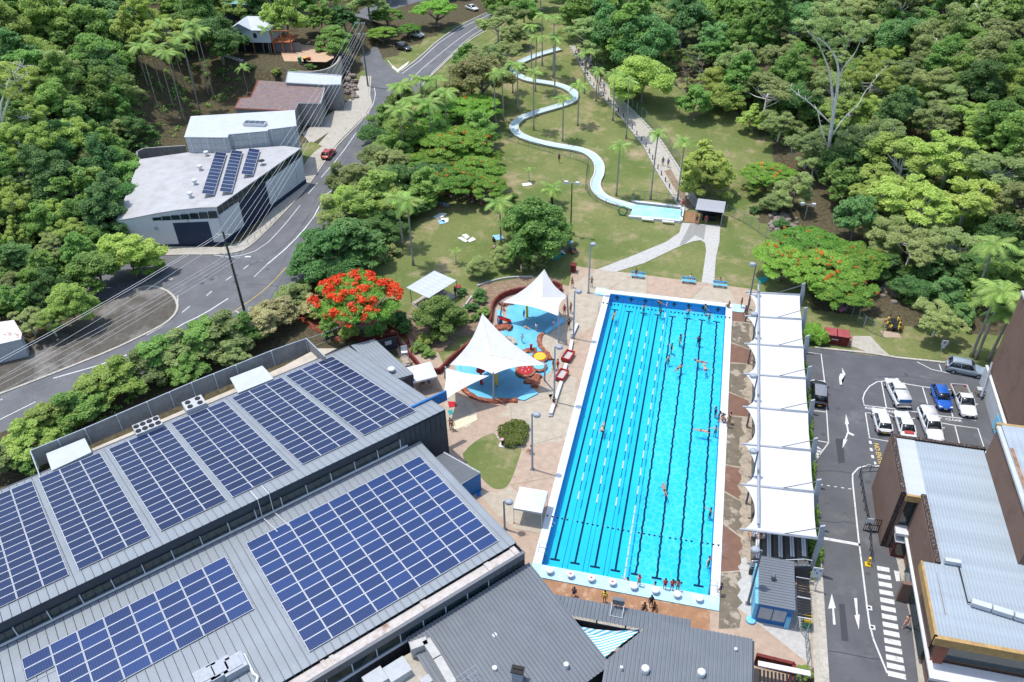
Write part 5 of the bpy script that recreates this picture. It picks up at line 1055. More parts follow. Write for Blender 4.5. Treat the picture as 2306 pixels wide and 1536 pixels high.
lamp(1291, 762, 1294, 655, 'grey light pole by the upper shade sail')
lamp(1325, 660, 1330, 549, 'grey light pole at the far left corner of the pool', hoff=0.4)
lamp(1684, 1360, 1712, 1240, 'dark light pole in front of the blue kiosk', head=-1, mat=M_DSTEEL)
def lampc(tx, ty, label, h=8.0):
    p = G(tx, ty, h); t = thing('light_pole', label, 'light pole', (p[0]-.3, p[1], 0), 0, 'light poles through the canopy'); addpart('pole', MB().tube((0, 0, 0), (0, 0, h), .12, .08, 8).mesh('pole'), M_DSTEEL, t)
    addpart('lamp_head', MB().lathe([(0.16, -0.24), (0.33, -0.2), (0.36, 0.0), (0.3, 0.16), (0.08, 0.24)], (0, 0, 0), 12, sx=1.25).mesh('lamp_head'), M_STEEL, t, loc=(-.45, 0, h))
lampc(1712, 709, 'light pole through the second canopy bay from the far end'); lampc(1712, 848, 'light pole through the middle of the canopy'); lampc(1714, 1018, 'light pole through the second canopy bay from the near end')
lampc(1708, 596, 'light pole at the far end of the canopy beside the poinciana', 9.5)
def flood(bx_, by_, tx, ty, label, two=True, mat=None):
    B = G(bx_, by_); B, h = HG(None, (tx, ty), B); t = thing('floodlight_pole', label, 'light pole', tuple(B)); addpart('pole', MB().tube((0, 0, 0), (0, 0, h), .13, .08, 8).mesh('pole'), mat or M_BARKD, t)
    addpart('crossbar', MB().tube((-.9, 0, h), (.9, 0, h), .05, n=6).mesh('crossbar'), M_STEEL, t)
    for s in (-.9, .9): addpart('floodlight', MB().box((s, -.2, h+.1), (.6, .4, .45)).mesh('floodlight'), M_WHITE, t)
flood(1285, 530, 1287, 412, 'dark pole with twin white floodlights beside the big lawn tree')
flood(1812, 494, 1816, 460, 'short pale pole with floodlights behind the poinciana', mat=M_PTRUNK)
# marquees
def marquee(P, hleg, hpeak, label, ang_=0.0, size=3.1):
    t = thing('marquee', label, 'marquee', (P[0], P[1], 0), ang_); s = size/2; V = []
    e = [(-s, -s, hleg), (s, -s, hleg), (s, s, hleg), (-s, s, hleg)]; mb = MB(); n = 6
    vv = e+[(0, 0, hpeak)]+[(x*1.0, y*1.0, hleg-.25) for x, y, _ in e]; mb.add(vv, [(0, 1, 4), (1, 2, 4), (2, 3, 4), (3, 0, 4), (5, 6, 1, 0), (6, 7, 2, 1), (7, 8, 3, 2), (8, 5, 0, 3)])
    addpart('canopy', mb.mesh('canopy'), M_WHITE, t)
    for x, y, _ in e: addpart('leg', MB().tube((x*.97, y*.97, 0), (x*.97, y*.97, hleg), .035, n=6).mesh('leg'), M_WHITE, t); addpart('foot', MB().box((x*.97, y*.97, .04), (.2, .2, .08)).mesh('foot'), M_OWOOD, t)
marquee((-2.45, 6.2), 2.45, 3.1, 'white marquee beside the left edge of the pool'); q = G(950, 836, 2.4); marquee((q[0], q[1]), 2.3, 3.0, 'white marquee beside the grey side roof of the hall', 0.6, 3.2)
# picnic shelter
sh = thing('picnic_shelter', 'open picnic shelter with white flat roof below the lawn', 'shelter', tuple(G(975, 690, 0)))
P = [G(x, y, 2.9) for x, y in ((917, 650), (978, 610), (1036, 628), (958, 676))]
P = [G(915, 648, 2.9), G(978, 610, 2.9), G(1036, 628, 2.9), G(957, 676, 2.9)]
d1 = (P[1]-P[0])/9; cells(sh, 'roof_sheet', P[0], (P[3]-P[0])/6, (P[1]-P[0]), 6, 1, sheetcell(M_WROOF2, rib=0.03)) if False else None
P4 = P; O = P[0]; cells(sh, 'roof_sheet', O, (P[1]-P[0])/7, (P[3]-P[0]+P[2]-P[1])/2, 7, 1, sheetcell(M_WROOF2, rib=0.03))
cen = sum(P)/4
for p in P: c = cen+(p-cen)*.86; m = MB(); m.tube((c[0], c[1], 0), (c[0], c[1], 2.88), .07, n=6); m.part('post', M_STEEL, sh)
m = MB(); c = cen; m.prism([tuple((cen+(p-cen)*.9)[:2]) for p in P], .02, .08); m.part('slab', M_CONC, sh)
for k, o in enumerate((-1.8, 1.2)):
    c = cen+(P[1]-P[0])/np.linalg.norm(P[1]-P[0])*o; aa = math.atan2(*(P[1]-P[0])[1::-1]); t = thing('picnic_table', ['picnic table under the left half of the white shelter roof', 'picnic table under the right half of the white shelter roof'][k], 'picnic table', (c[0], c[1], .08), aa)
    addpart('tabletop', MB().box((0, 0, .74), (1.9, .8, .06)).mesh('tabletop'), M_WOOD, t)
    for y in (-.75, .75): addpart('seat', MB().box((0, y, .44), (1.9, .3, .05)).mesh('seat'), M_WOOD, t)
    for x in (-.7, .7): addpart('leg', MB().box((x, 0, .22), (.08, 1.5, .08)).box((x, 0, .5), (.08, .5, .5)).box((x, -.7, .22), (.08, .08, .42)).box((x, .7, .22), (.08, .08, .42)).mesh('leg'), M_STEEL, t)
# benches at the far end of the pool
for x, y, lb in ((1436, 626, 'light blue bench, left of three beyond the far end of the pool'), (1550, 638, 'light blue bench, middle of three beyond the far end of the pool'), (1620, 647, 'light blue bench with a person, right of three beyond the pool')):
    p = G(x, y, 0); t = thing('bench', lb, 'bench', (p[0], p[1], .03), 0, 'light blue benches beyond the pool')
    for k in range(3): addpart('seat_slat', MB().box((0, -.2+k*.19, .45), (2.1, .15, .05)).mesh('seat_slat'), M_LBLUE, t)
    for z in (.62, .82): addpart('backrest', MB().box((0, .36, z), (2.1, .05, .15)).mesh('backrest'), M_LBLUE, t)
    for s in (-.8, .8): addpart('leg', MB().box((s, 0, .22), (.08, .5, .44)).box((s, .34, .45), (.07, .06, .85)).mesh('leg'), M_DSTEEL, t)
# white pool cover tubes and red frames
for k, (a, b, lb) in enumerate((((1300, 728), (1289, 752), 'white foam tube lying by the deck crack, topmost of the row'), ((1288, 765), (1283, 792), 'white tube above the upper red trolley'), ((1275, 818), (1270, 836), 'white tube between the two red trolleys'), ((1264, 858), (1240, 930), 'longest white tube at the foot of the row'))):
    A = G(*a, .5); B = G(*b, .5); m = MB(); m.box(((A[0]+B[0])/2, (A[1]+B[1])/2, .35), (np.linalg.norm(B-A), .42, .32), math.atan2(B[1]-A[1], B[0]-A[0])); t = thing('pool_cover_roller', lb, 'cover roller', ((A[0]+B[0])/2, (A[1]+B[1])/2, 0)); m.part('tube', M_WHITE, t)
    for q in (A, B): m = MB(); m.box((q[0], q[1], .12), (.5, .5, .2), .2); m.part('foot', M_STEEL, t)
for a, lb in (((1279, 805), 'red framed trolley, upper of two beside the pool'), ((1265, 848), 'red framed trolley, lower of two beside the pool')):
    p = G(*a, .2); t = thing('trolley', lb, 'trolley', (p[0], p[1], 0), -.22, 'red framed trolleys by the pool'); mb = MB()
    for x in (-.55, .55): mb.box((x, 0, .5), (.12, 2.0, .5))
    for y in (-.95, .95): mb.box((0, y, .5), (1.1, .12, .5))
    addpart('frame', mb.mesh('frame'), M_RED, t); addpart('tray', MB().box((0, 0, .4), (1.0, 1.8, .1)).mesh('tray'), M_WCONC, t)
    for x in (-.5, .5):
        for y in (-.8, .8): addpart('wheel', MB().tube((x-.04, y, .13), (x+.04, y, .13), .13, n=10).mesh('wheel'), M_BLK, t)
# island lawn and hedge
sheetpx('round_lawn', [(1042, 1022), (1062, 1000), (1090, 982), (1116, 974), (1127, 992), (1140, 1000), (1178, 1002), (1165, 1045), (1150, 1085), (1138, 1100), (1118, 1103), (1100, 1094), (1070, 1060), (1045, 1038)], M_GRASS, 0.035, sm=1)
curvewall('garden_edging', 'pale kerb between the round lawn and the low hedge', [(1116, 975), (1124, 990), (1138, 1002), (1158, 1006), (1178, 1004)], .15, .15, M_WCONC, n=10)
p = G(1131, 1003, 0); t = thing('drinking_fountain', 'red drinking fountain on a white slab in the round lawn', 'drinking fountain', tuple(p)); m = MB(); m.box((p[0], p[1], .05), (.7, .7, .1)); m.part('slab', M_WHITE, t); m = MB(); m.lathe([(.12, .1), (.1, .9)], tuple(p), 10); m.part('pedestal', M_REDW, t); m = MB(); m.lathe([(.1, .9), (.25, .98), (.22, 1.05)], tuple(p), 12); m.part('bowl', mk('pink_bowl', (.6, .35, .35), .5), t)
# bins
def bin_(px, py, body, lid, label, s=1.0):
    p = G(px, py); t = thing('bin', label, 'bin', tuple(p)); 
    mb = MB(); mb.add([(-.24, -.26, .05), (.24, -.26, .05), (.24, .26, .05), (-.24, .26, .05), (-.3, -.36, 1), (.3, -.36, 1), (.3, .36, 1), (-.3, .36, 1)], [(0, 3, 2, 1), (4, 5, 6, 7), (0, 1, 5, 4), (1, 2, 6, 5), (2, 3, 7, 6), (3, 0, 4, 7)]); addpart('body', mb.mesh('body'), body, t)
    addpart('lid', MB().box((0, 0, 1.04), (.64, .78, .09)).mesh('lid'), lid, t)
    for x in (-.27, .27): addpart('wheel', MB().tube((x-.03, .3, .1), (x+.03, .3, .1), .1, n=8).mesh('wheel'), M_BLK, t)
    t.scale = (s, s, s)
bin_(1814, 1410, M_GRNP, M_YP, 'dark wheelie bin with yellow lid at the car park fence', 1.15)
bin_(1291, 612, M_REDW, M_REDW, 'maroon bin at the left end of the white path', 1.3)
for x, lb in ((676, 'green lidded bin, left of three in front of the house'), (688, 'yellow lidded bin, middle of three in front of the house'), (697, 'red lidded bin, right of three in front of the house')): bin_(x, 141, M_GRNP if x == 676 else M_BLK, {676: M_GRNP, 688: M_YP, 697: M_RED}[x], lb, 1.1)
bin_(1033, 658, M_BLUEW, M_RED, 'blue bin with red lid at the corner of the shelter'); bin_(1700, 1355, M_BLUEW, M_YP, 'blue bin with yellow lid behind the kiosk light pole')
# yellow mats and kick boards
p = G(1203, 1313, 0); t = thing('mat_pile', 'pile of yellow swim mats at the hall corner', 'mats', (p[0], p[1], .03), .1)
for k in range(5): addpart('mat', MB().box((-.7+k*.33, 0, .08+.02*(k % 2)), (.3, 1.1, .1)).mesh('mat'), M_YP, t)
# skip bin (maroon) and its yard
p = G(1880, 770, 0); t = thing('skip_bin', 'maroon steel skip bin at the top of the car park', 'skip', tuple(p), -.05)
addpart('body', MB().add([(-1.5, -.7, 0), (1.5, -.7, 0), (1.5, .7, 0), (-1.5, .7, 0), (-1.6, -.9, 1.5), (1.6, -.9, 1.5), (1.6, .9, 1.6), (-1.6, .9, 1.6)], [(0, 3, 2, 1), (0, 1, 5, 4), (1, 2, 6, 5), (2, 3, 7, 6), (3, 0, 4, 7)]).mesh('body'), M_REDW, t)
for x in (-.8, .8): addpart('lid', MB().box((x, 0, 1.6), (1.5, 1.8, .07)).mesh('lid'), mk('faded_red', (.33, .07, .07), .7, .15, 2), t)
addpart('trim', MB().box((-.2, -.86, 1.0), (.9, .05, .12)).mesh('trim'), M_WHITE, t)
p = G(1905, 768, 0); t = thing('hydrant', 'red pipe hydrant in the gravel beside the maroon skip', 'hydrant', tuple(p)); m = MB(); m.tube(p, p+[0, 0, 1.0], .09, n=8); m.part('riser', M_RED, t); m = MB(); m.tube(p+[-.4, 0, .7], p+[.5, 0, .7], .08, n=8); m.part('crosspipe', M_RED, t)
sheetpx('gravel_bed', [(1850, 752), (1925, 757), (1922, 782), (1850, 775)], M_MULCH, .026)
sheetpx('picnic_pad', [(1982, 745), (2022, 748), (2030, 760), (1992, 760)], M_PINK, .03)
# fences
def fence(label, pts, h, wire, n, postm=None, name='fence', panelm=None, drape=True):
    P = [G(x, y) for x, y in pts] if len(pts[0]) == 2 else [np.array(p) for p in pts]; P = resamp(P, n); 
    for p in P: p[2] = H(p[0], p[1])
    t = thing(name, label, 'fence', tuple(P[0])); pm_ = postm or M_STEEL
    for p in P: m = MB(); m.tube(p, p+[0, 0, h], .045, n=5); m.part('post', pm_, t)
    for a, b in zip(P, P[1:]):
        m = MB(); m.tube(a+[0, 0, h], b+[0, 0, h], .03, n=4); m.tube(a+[0, 0, .1], b+[0, 0, .1], .02, n=4)
        if wire:
            k = max(2, int(np.linalg.norm(b-a)/.28))
            for i in range(k): q = a+(b-a)*i/k; q2 = a+(b-a)*min(1, (i+1.6)/k); m.tube(q+[0, 0, .1], q2+[0, 0, h], .008, n=3, cap=False); m.tube(q+[0, 0, h], q2+[0, 0, .1], .008, n=3, cap=False)
        m.part('mesh_panel', panelm or M_GRNF, t)
    return t
M_GRNF = mk('green_fence_mesh', (0.05, 0.13, 0.10), .6, .1, 3)
fence('green mesh fence along the left side of the water slide', [(1109, 300), (1140, 315), (1190, 330), (1250, 347), (1300, 360), (1325, 372), (1320, 400), (1318, 430), (1335, 450), (1375, 468), (1415, 483)], 1.3, True, 20)
fence('mesh fence around the far side of the slide splash pool', [(1425, 460), (1425, 447), (1490, 452), (1530, 460)], 1.6, True, 6)
fence('tall green mesh fence on the right of the queue walkway', [(1340, 160), (1400, 215), (1450, 270), (1500, 325), (1530, 375)], 2.2, True, 20)
fence('mesh fence crossing the lawn right of the shade hut', [(1635, 482), (1680, 505), (1730, 540), (1760, 560)], 1.8, True, 8)
fence('low pole rail fence beside the slide lawn palms', [(1330, 110), (1345, 150)], 1.2, False, 3)
fence('mesh fence behind the poinciana and picnic group', [(1905, 700), (1930, 725), (1950, 745), (1985, 760)], 2.0, True, 6)
fence('white topped fence above the maroon wall under the flame tree', [(700, 782), (735, 770), (812, 738), (855, 728), (893, 722)], 1.6, True, 7, M_WINF, panelm=M_WINF)
fence('mesh fence on the footpath in front of the white warehouse', [(508, 562), (560, 552), (585, 532), (610, 505), (640, 470)], 1.0, False, 10)
fence('thin rail fence by the kiosk and car park kerb', [(1800, 1420), (1812, 1430), (1818, 1500)], 1.4, True, 5)
gt = thing('gate', 'dark panelled gate with a white notice beside the maroon wall', 'gate', tuple(G(872, 790, 0))); A = G(848, 768, 2.0); B = G(893, 757, 2.0)
m = MB(); aa = math.atan2(B[1]-A[1], B[0]-A[0]); m.box((*((A+B)/2)[:2], 1.0), (np.linalg.norm(B-A), .12, 2.0), aa); m.part('panel', M_DARKW, gt); m = MB(); c = (A*.45+B*.55); m.box((c[0]+.05, c[1]-.12, 1.3), (.9, .05, .6), aa); m.part('notice', M_WHITE, gt)
sg = thing('parking_sign', 'white sign on a leaning steel post beside the silver car', 'sign', tuple(G(2112, 805, 0))); q = np.array(sg.location); m = MB(); m.tube(q, q+[0.15, 0, 2.6], .04, n=6); m.part('post', M_STEEL, sg); m = MB(); m.box(q+[.15, -.06, 2.5], (.75, .05, .75)); m.box(q+[.15, -.06, 1.9], (.45, .05, .5)); m.part('panel', M_WHITE, sg)
text('painted_symbol', 'P', M_BLK, np.array([q[0]+.15, q[1]-.1, q[2]+2.5]), .55, 0, 0, parent=sg, R=(math.radians(90), 0, 0))
bs = thing('notice_board', 'pale notice board with blue symbols at the corner of the grandstand', 'sign', (26.2, 3.0, 0)); m = MB(); m.tube((26.0, 2.9, 0), (26.0, 2.9, 3.4), .05, n=6); m.tube((26.7, 2.9, 0), (26.7, 2.9, 3.4), .05, n=6); m.part('post', M_WINF, bs); m = MB(); m.box((26.35, 2.85, 2.8), (.9, .06, 1.5)); m.part('panel', M_WHITE, bs)
for i in range(3): m = MB(); m.box((26.1+.25*i, 2.8, 3.2-.4*(i % 2)), (.16, .03, .18)); m.part('blue_symbol', M_BLUEW, bs)
# ------------------------------------------------------------------ hill slide
SL = [(1262, 112), (1240, 118), (1215, 125), (1190, 134), (1165, 146), (1153, 160), (1165, 172), (1190, 183), (1225, 188), (1255, 193), (1280, 202), (1296, 214), (1292, 228), (1270, 238), (1235, 248), (1200, 258), (1170, 270), (1156, 285), (1160, 300), (1180, 312), (1210, 322), (1260, 332), (1300, 338), (1330, 348), (1350, 370), (1350, 395), (1340, 412), (1342, 430), (1355, 445), (1375, 455), (1400, 462), (1428, 470)]
sp_ = smoothp([G(*p) for p in SL], 2); sp_ = [np.array([p[0], p[1], H(p[0], p[1])]) for p in sp_]
t = thing('water_slide', 'long winding pale blue water slide down the grass hill', 'water slide', tuple(sp_[len(sp_)//2])); n = len(sp_); prof = [(-.98, 0.04), (-.98, .4), (-.82, .42), (-.55, .2), (.55, .2), (.82, .42), (.98, .4), (.98, .04)]; rows = []
for i, p in enumerate(sp_):
    d = sp_[min(i+1, n-1)]-sp_[max(i-1, 0)]; d = d/np.linalg.norm(d); nn = np.array([-d[1], d[0], 0]); nn = nn/np.linalg.norm(nn); rows.append([p+nn*a+[0, 0, z] for a, z in prof])
def band(ks):
    mb = MB(); V = [r[k] for r in rows for k in ks]; w_ = len(ks); mb.add(V, [(i*w_+k, i*w_+k+1, (i+1)*w_+k+1, (i+1)*w_+k)[::-1] for i in range(n-1) for k in range(w_-1)]); return mb
band([0, 1]).part('side_wall', M_CONC, t); band([6, 7]).part('side_wall', M_CONC, t); band([1, 2, 3]).part('rim', mk('slide_rim', (.54, .57, .57), .5, .06, 2), t); band([4, 5, 6]).part('rim', mk('slide_rim', (.5, .5, .5)), t)
band([3, 4]).part('trough', mk('slide_trough', (.33, .52, .56), .4, .15, .3, col2=(.50, .60, .61)), t)
q = [tuple(p[:2]) for p in GP([(1428, 460), (1535, 472), (1530, 498), (1418, 487)], .3)]
struct('slide_pool_water', MB().sheet(q, .3), mk('slide_pool', (.22, .62, .72), .25, .12, .4, col2=(.42, .74, .78)))
kerb('pool_coping', [(1424, 457), (1538, 470), (1533, 501), (1415, 490)], .5, .4, M_COPE, stones=20, sm=0)
struct('paving', MB().sheet([tuple(p[:2]) for p in GP([(1420, 450), (1540, 462), (1540, 470), (1424, 457)])], .03), M_CONC)
# queue walkway
wl = [(1284, 104), (1330, 190), (1400, 265), (1450, 330), (1485, 395), (1538, 478)]; wr = [(1304, 104), (1352, 180), (1425, 250), (1482, 310), (1525, 375), (1575, 462)]
A = resamp([G(*p) for p in wl], 60); B = resamp([G(*p) for p in wr], 60); WQ = A*.45+B*.55; mb = MB(); mb.strip([(a[0], a[1], H(a[0], a[1])+.06) for a in A], [(b[0], b[1], H(b[0], b[1])+.06) for b in B]); struct('walkway', mb, M_CONC)
mb = MB(); mb.strip([(a[0], a[1], H(a[0], a[1])+.075) for a in (A*.7+B*.3)[47:60]], [(b[0], b[1], H(b[0], b[1])+.075) for b in (A*.35+B*.65)[47:60]]); struct('muddy_path', mb, mk('mud', (.27, .20, .14), .9, .2, 2))
for S, nm in ((A, 1), (B, 2)):
    mb = MB()
    for a, b in zip(S, S[1:]): aa = math.atan2(b[1]-a[1], b[0]-a[0]); c = (a+b)/2; mb.box((c[0], c[1], H(c[0], c[1])+.12), (np.linalg.norm(b-a)+.02, .32, .3), aa)
    struct('walkway_kerb', mb, M_WCONC)
for i in range(26):
    c = A[4+int(i*1.95)]*.93+B[4+int(i*1.95)]*.07; m = MB(); m.lathe([(.09, 0), (.09, .95), (.04, 1.0)], (c[0], c[1], H(c[0], c[1])+.06), 8); single('bollard', 'dark timber bollard on the queue walkway, %s from the top' % ORD[i], 'bollard', m, M_BLK, (c[0], c[1], H(c[0], c[1])), 'dark bollards along the queue walkway')
sheetpx('white_path', [(1345, 607), (1420, 578), (1500, 545), (1530, 524), (1536, 502), (1622, 508), (1620, 545), (1612, 580), (1608, 640), (1580, 636), (1590, 565), (1588, 548), (1578, 541), (1560, 544), (1530, 555), (1450, 593), (1385, 613)], M_WCONC, .035)
sheetpx('wet_patch', [(1555, 504), (1590, 508), (1585, 540), (1565, 530), (1540, 552), (1530, 552)], mk('wet_concrete', (.27, .27, .25), .6, .1, 2), .042)
sheetpx('timber_deck', [(1545, 476), (1575, 480), (1575, 504), (1540, 500)], M_WOOD, .05)
hu = thing('slide_hut', 'small hut with grey flat roof at the foot of the queue walkway', 'hut', tuple(G(1600, 490, 0))); P = [G(x, y, 2.6) for x, y in ((1572, 447), (1633, 453), (1630, 480), (1566, 472))]
d_ = (P[1]-P[0]); cells(hu, 'roof_sheet', P[3], (P[2]-P[3])/9, (P[0]-P[3]), 9, 1, sheetcell(mk('hut_roof', (.36, .37, .40), .6), rib=.03)); cen = sum(P)/4
for p in P: c = cen+(p-cen)*.92; m = MB(); m.tube((c[0], c[1], 0), (c[0], c[1], 2.58), .06, n=6); m.part('post', M_STEEL, hu)
m = MB(); a = cen+(P[0]-cen)*.9; b = cen+(P[1]-cen)*.9; m.box((*((a+b)/2)[:2], 1.25), (np.linalg.norm(b-a), .1, 2.5), math.atan2(b[1]-a[1], b[0]-a[0])); a2 = cen+(P[2]-cen)*.9; m.box((*((b+a2)/2)[:2], 1.25), (np.linalg.norm(b-a2), .1, 2.5), math.atan2(b[1]-a2[1], b[0]-a2[0])); m.part('wall', M_DARKW, hu)
m = MB(); c = cen; m.box((c[0], c[1]-.3, .5), (2.2, .6, .9)); m.part('counter', M_BLK, hu)
t = thing('bench', 'white slab bench, left of two below the slide pool', 'bench', tuple(G(1458, 499, 0))); 
for x, y, lb in ((1458, 498, 'white slab bench, left of two below the slide pool'), (1504, 504, 'white slab bench, right of two below the slide pool')):
    p = G(x, y, 0)
    if x == 1458: tt = t
    else: tt = thing('bench', lb, 'bench', tuple(p), 0, 'white slab benches')
    addpart('seat', MB().box((0, 0, .45), (2.0, .5, .08)).mesh('seat'), M_WHITE, tt)
    for s in (-.8, .8): addpart('leg', MB().box((s, 0, .2), (.1, .4, .42)).mesh('leg'), M_WCONC, tt)
t['group'] = 'white slab benches'
p = G(1402, 485, 0); m = MB(); m.path([(p[0]+.75*math.cos(a), p[1], .85+.8*math.sin(a)) for a in np.linspace(0, 2*math.pi, 18)], .12, 6); single('hoop', 'dark green hoop standing where the slide meets its pool', 'hoop', m, M_GRNP, tuple(p))
# ------------------------------------------------------------------ left side buildings
def block(name, label, roof, zr, mat_r, mat_w, zb=0.0, shrink=.97, sheets=None, th_=.12, cat='building'):
    P = [G(*p[:2], p[2] if len(p) > 2 else zr) for p in roof]; cen = sum(P)/len(P); t = thing(name, label, cat, (cen[0], cen[1], zb))
    zz = [p[2] for p in P]; m = MB(); Q = [tuple((cen+(p-cen)*shrink)[:2]) for p in P]; m.prism(Q, zb, [z-.05 for z in zz]); m.part('wall', mat_w, t)
    m = MB(); m.prism([tuple(p[:2]) for p in P], zz if False else [z for z in zz], [z+th_ for z in zz]); m.part('roof', mat_r, t); return t, P
wr_ = [(262, 498, 5.2), (300, 492, 5.7), (350, 482, 6.2), (400, 474, 6.5), (450, 469, 6.7), (488, 468, 6.8), (678, 335, 6.8), (640, 330, 6.8), (420, 345, 6.2), (315, 360, 5.6)]
wh, P = block('warehouse', 'white walled warehouse with curved roof, navy roller doors and three solar rows', wr_, 6, M_WROOF, M_WHITE, 0, .99)
F0 = G(503, 560, 0); F1 = G(690, 375, 0); FL = G(275, 555, 0)
fdir = np.array([-math.cos(.16), -math.sin(.16), 0])
# front face details laid a little proud
c0 = P[5][:2]; c1 = P[0][:2]; dfw = np.array([c1[0]-c0[0], c1[1]-c0[1]]); Lf = np.linalg.norm(dfw); dfw /= Lf; nfw = np.array([dfw[1], -dfw[0]]); nfw = nfw if nfw[1] < 0 else -nfw
cenw = sum(P)/len(P)
def onface(base, d, nrm_, s0, s1, z0, z1, proud, mat, name, parent):
    a = base+d*s0; b = base+d*s1; m = MB(); c = (a+b)/2+nrm_*proud/2; m.box((c[0], c[1], (z0+z1)/2), (abs(s1-s0), proud, z1-z0), math.atan2(d[1], d[0])); return m.part(name, mat, parent)
fb = cenw[:2]+(np.array(c0)-cenw[:2])*.99
for k in range(3): onface(fb, dfw, nfw, .15+k*5.0, 5.0+k*5.0, 0.5, 4.9, .08, M_WHITE if k != 1 else M_WHITE, 'wall_panel', wh)
onface(fb, dfw, nfw, 1.9, 7.6, 0.1, 4.4, .14, M_NAVY, 'roller_door', wh)
for k in range(7): onface(fb, dfw, nfw, .1+k*1.5, 1.5+k*1.5, 5.0, 6.2-.11*k, .12, M_GLASS, 'clerestory_pane', wh)
for k in range(8): onface(fb, dfw, nfw, .05+k*1.5, .14+k*1.5, 4.95, 6.3-.1*k, .18, M_STEEL, 'mullion', wh)
onface(fb, dfw, nfw, 0, 15, 0.0, .5, .12, M_NAVY, 'plinth', wh)
for s in (10.5, 13.6): a = fb+dfw*s+nfw*.16; m = MB(); m.tube((a[0], a[1], 3.6), (a[0]+nfw[0]*.08, a[1]+nfw[1]*.08, 3.6), .28, n=12); m.part('round_vent', M_STEEL, wh)
dsd = (P[6]-P[5])[:2]; Ls = np.linalg.norm(dsd); dsd /= Ls; nsd = np.array([dsd[1], -dsd[0]]); nsd = nsd if nsd[0] > 0 else -nsd
for k, (a_, b_, m_) in enumerate(((.2, 5, M_WHITE), (5.2, 12.5, M_NAVY), (12.8, 14.6, M_WHITE), (14.8, 21, M_WHITE), (21.2, 26.5, M_WHITE))):
    onface(fb, dsd, nsd, a_, min(b_, Ls*.985), 0.5 if m_ is M_WHITE else .1, 5.4, .1, m_, 'roller_door' if m_ is M_NAVY else 'wall_panel', wh)
onface(fb, dsd, nsd, 0, Ls*.985, .0, .9, .14, M_NAVY, 'plinth', wh)
for k in range(18): onface(fb, dsd, nsd, .1+k*Ls/18, (k+.93)*Ls/18, 5.5, 6.7, .12, M_GLASS, 'clerestory_pane', wh)
wpl = plane3((450, 469, 6.7), (678, 335, 6.8), (420, 345, 6.2))
for k, (a, b) in enumerate((((470, 446), (500, 352)), ((510, 441), (536, 348)), ((558, 402), (575, 344)))):
    A = onp(wpl, *a)+[0, 0, .35]; B = onp(wpl, *b)+[0, 0, .35]; nr_ = 12 if k < 2 else 7; dv = (B-A)/nr_; e = np.array([dv[1], -dv[0], 0]); e = e/np.linalg.norm(e)*1.9+[0, 0, -.45]
    t = thing('solar_array', '%s tilted navy solar row on the white warehouse roof' % ['left', 'middle', 'right'][k], 'solar panels', tuple(A)); cells(t, 'panel', A-e*.5+[0, 0, .3], e, dv, 1, nr_, solcell(M_SOL1))
    m = MB(); m.tube(A-[0, 0, .3], B-[0, 0, .3], .04, n=4)
    for i in range(0, nr_+1, 3): q_ = A+dv*i; m.tube(q_-[0, 0, .4], q_+[0, 0, .2], .03, n=4)
    m.part('mount', M_STEEL, t)
for x, y in ((430, 445), (440, 416), (452, 384), (466, 352)): q_ = onp(wpl, x, y); m = MB(); m.lathe([(.25, 0), (.25, .6), (.45, .65), (.45, .95), (.2, 1.05)], tuple(q_), 10); m.part('roof_vent', M_WHITE, wh)
q_ = onp(wpl, 591, 372); m = MB(); m.tube(q_, q_+[0, 0, .9], .04, n=5); m.lathe([(.05, .6), (.6, .85), (.55, .9)], tuple(q_), 12); m.part('dish', M_BLK, wh)
m = MB()
for i in range(9): 
    a = onp(wpl, 300+20*i, 480-5*i); b = onp(wpl, 360+25*i, 356-1*i); 
b2, P2 = block('annexe', 'light grey block annexe with plain white roof above the warehouse', [(415, 310, 9.3), (430, 263, 9.3), (664, 249, 9.3), (668, 285, 9.3), (604, 293, 9.3), (603, 296, 9.3), (515, 304, 9.3), (513, 311, 9.3)], 9.3, M_WROOF2, M_LGREY, 0, .985)
c0 = P2[7][:2]; c1 = P2[0][:2]
for (i0, i1) in ((0, 7), (6, 5), (4, 3)):
    a = P2[i0][:2]; b = P2[i1][:2]; cc = sum(P2)[:2]/8; a = cc+(a-cc)*.985; b = cc+(b-cc)*.985; d_ = (b-a); L_ = np.linalg.norm(d_); d_ /= L_; n_ = np.array([d_[1], -d_[0]]); n_ = n_ if n_[1] < 0 else -n_; k = max(2, int(L_/2.2))
    for i in range(k):
        for j in range(3): onface(a, d_, n_, i*L_/k+.03, (i+1)*L_/k-.03, 6.0+j*1.08, 7.03+j*1.08, .06, M_LGREY, 'wall_panel', b2)
    for s in (.1, .5, .9): onface(a, d_, n_, s*L_, s*L_+.12, 5.8, 9.2, .2, M_WHITE, 'downpipe', b2)
q_ = G(575, 281, 9.5); m = MB(); m.box((q_[0], q_[1], 9.75), (4.2, 1.4, .5), .1); m.part('skylight_frame', M_WHITE, b2)
for i in range(4): m = MB(); m.box((q_[0]-1.5+i*1.0, q_[1]+(-1.5+i)*.1, 10.02), (.9, 1.2, .05), .1); m.part('skylight_pane', M_GLASS, b2)
b3, P3 = block('brown_roof_building', 'low building with rusty brown roof and grey walls', [(528, 245, 5.0), (541, 222, 5.0), (565, 220, 5.0), (582, 182, 5.0), (733, 192, 5.0), (722, 234, 5.0), (672, 233, 5.0), (664, 252, 5.0)], 5.0, M_BRROOF, M_GREYW, 0, .97)
m = MB(); m.path([p+[0, 0, .15] for p in (P3[7], P3[0], P3[1], P3[2], P3[3])], .14, 5); m.part('tile_edge', mk('terracotta', (.35, .09, .04), .8, .2, 3), b3); m = MB(); m.path([p+[0, 0, .05] for p in (P3[4], P3[5], P3[6], P3[7], P3[0])], .12, 5); m.part('gutter', M_LGREY, b3)
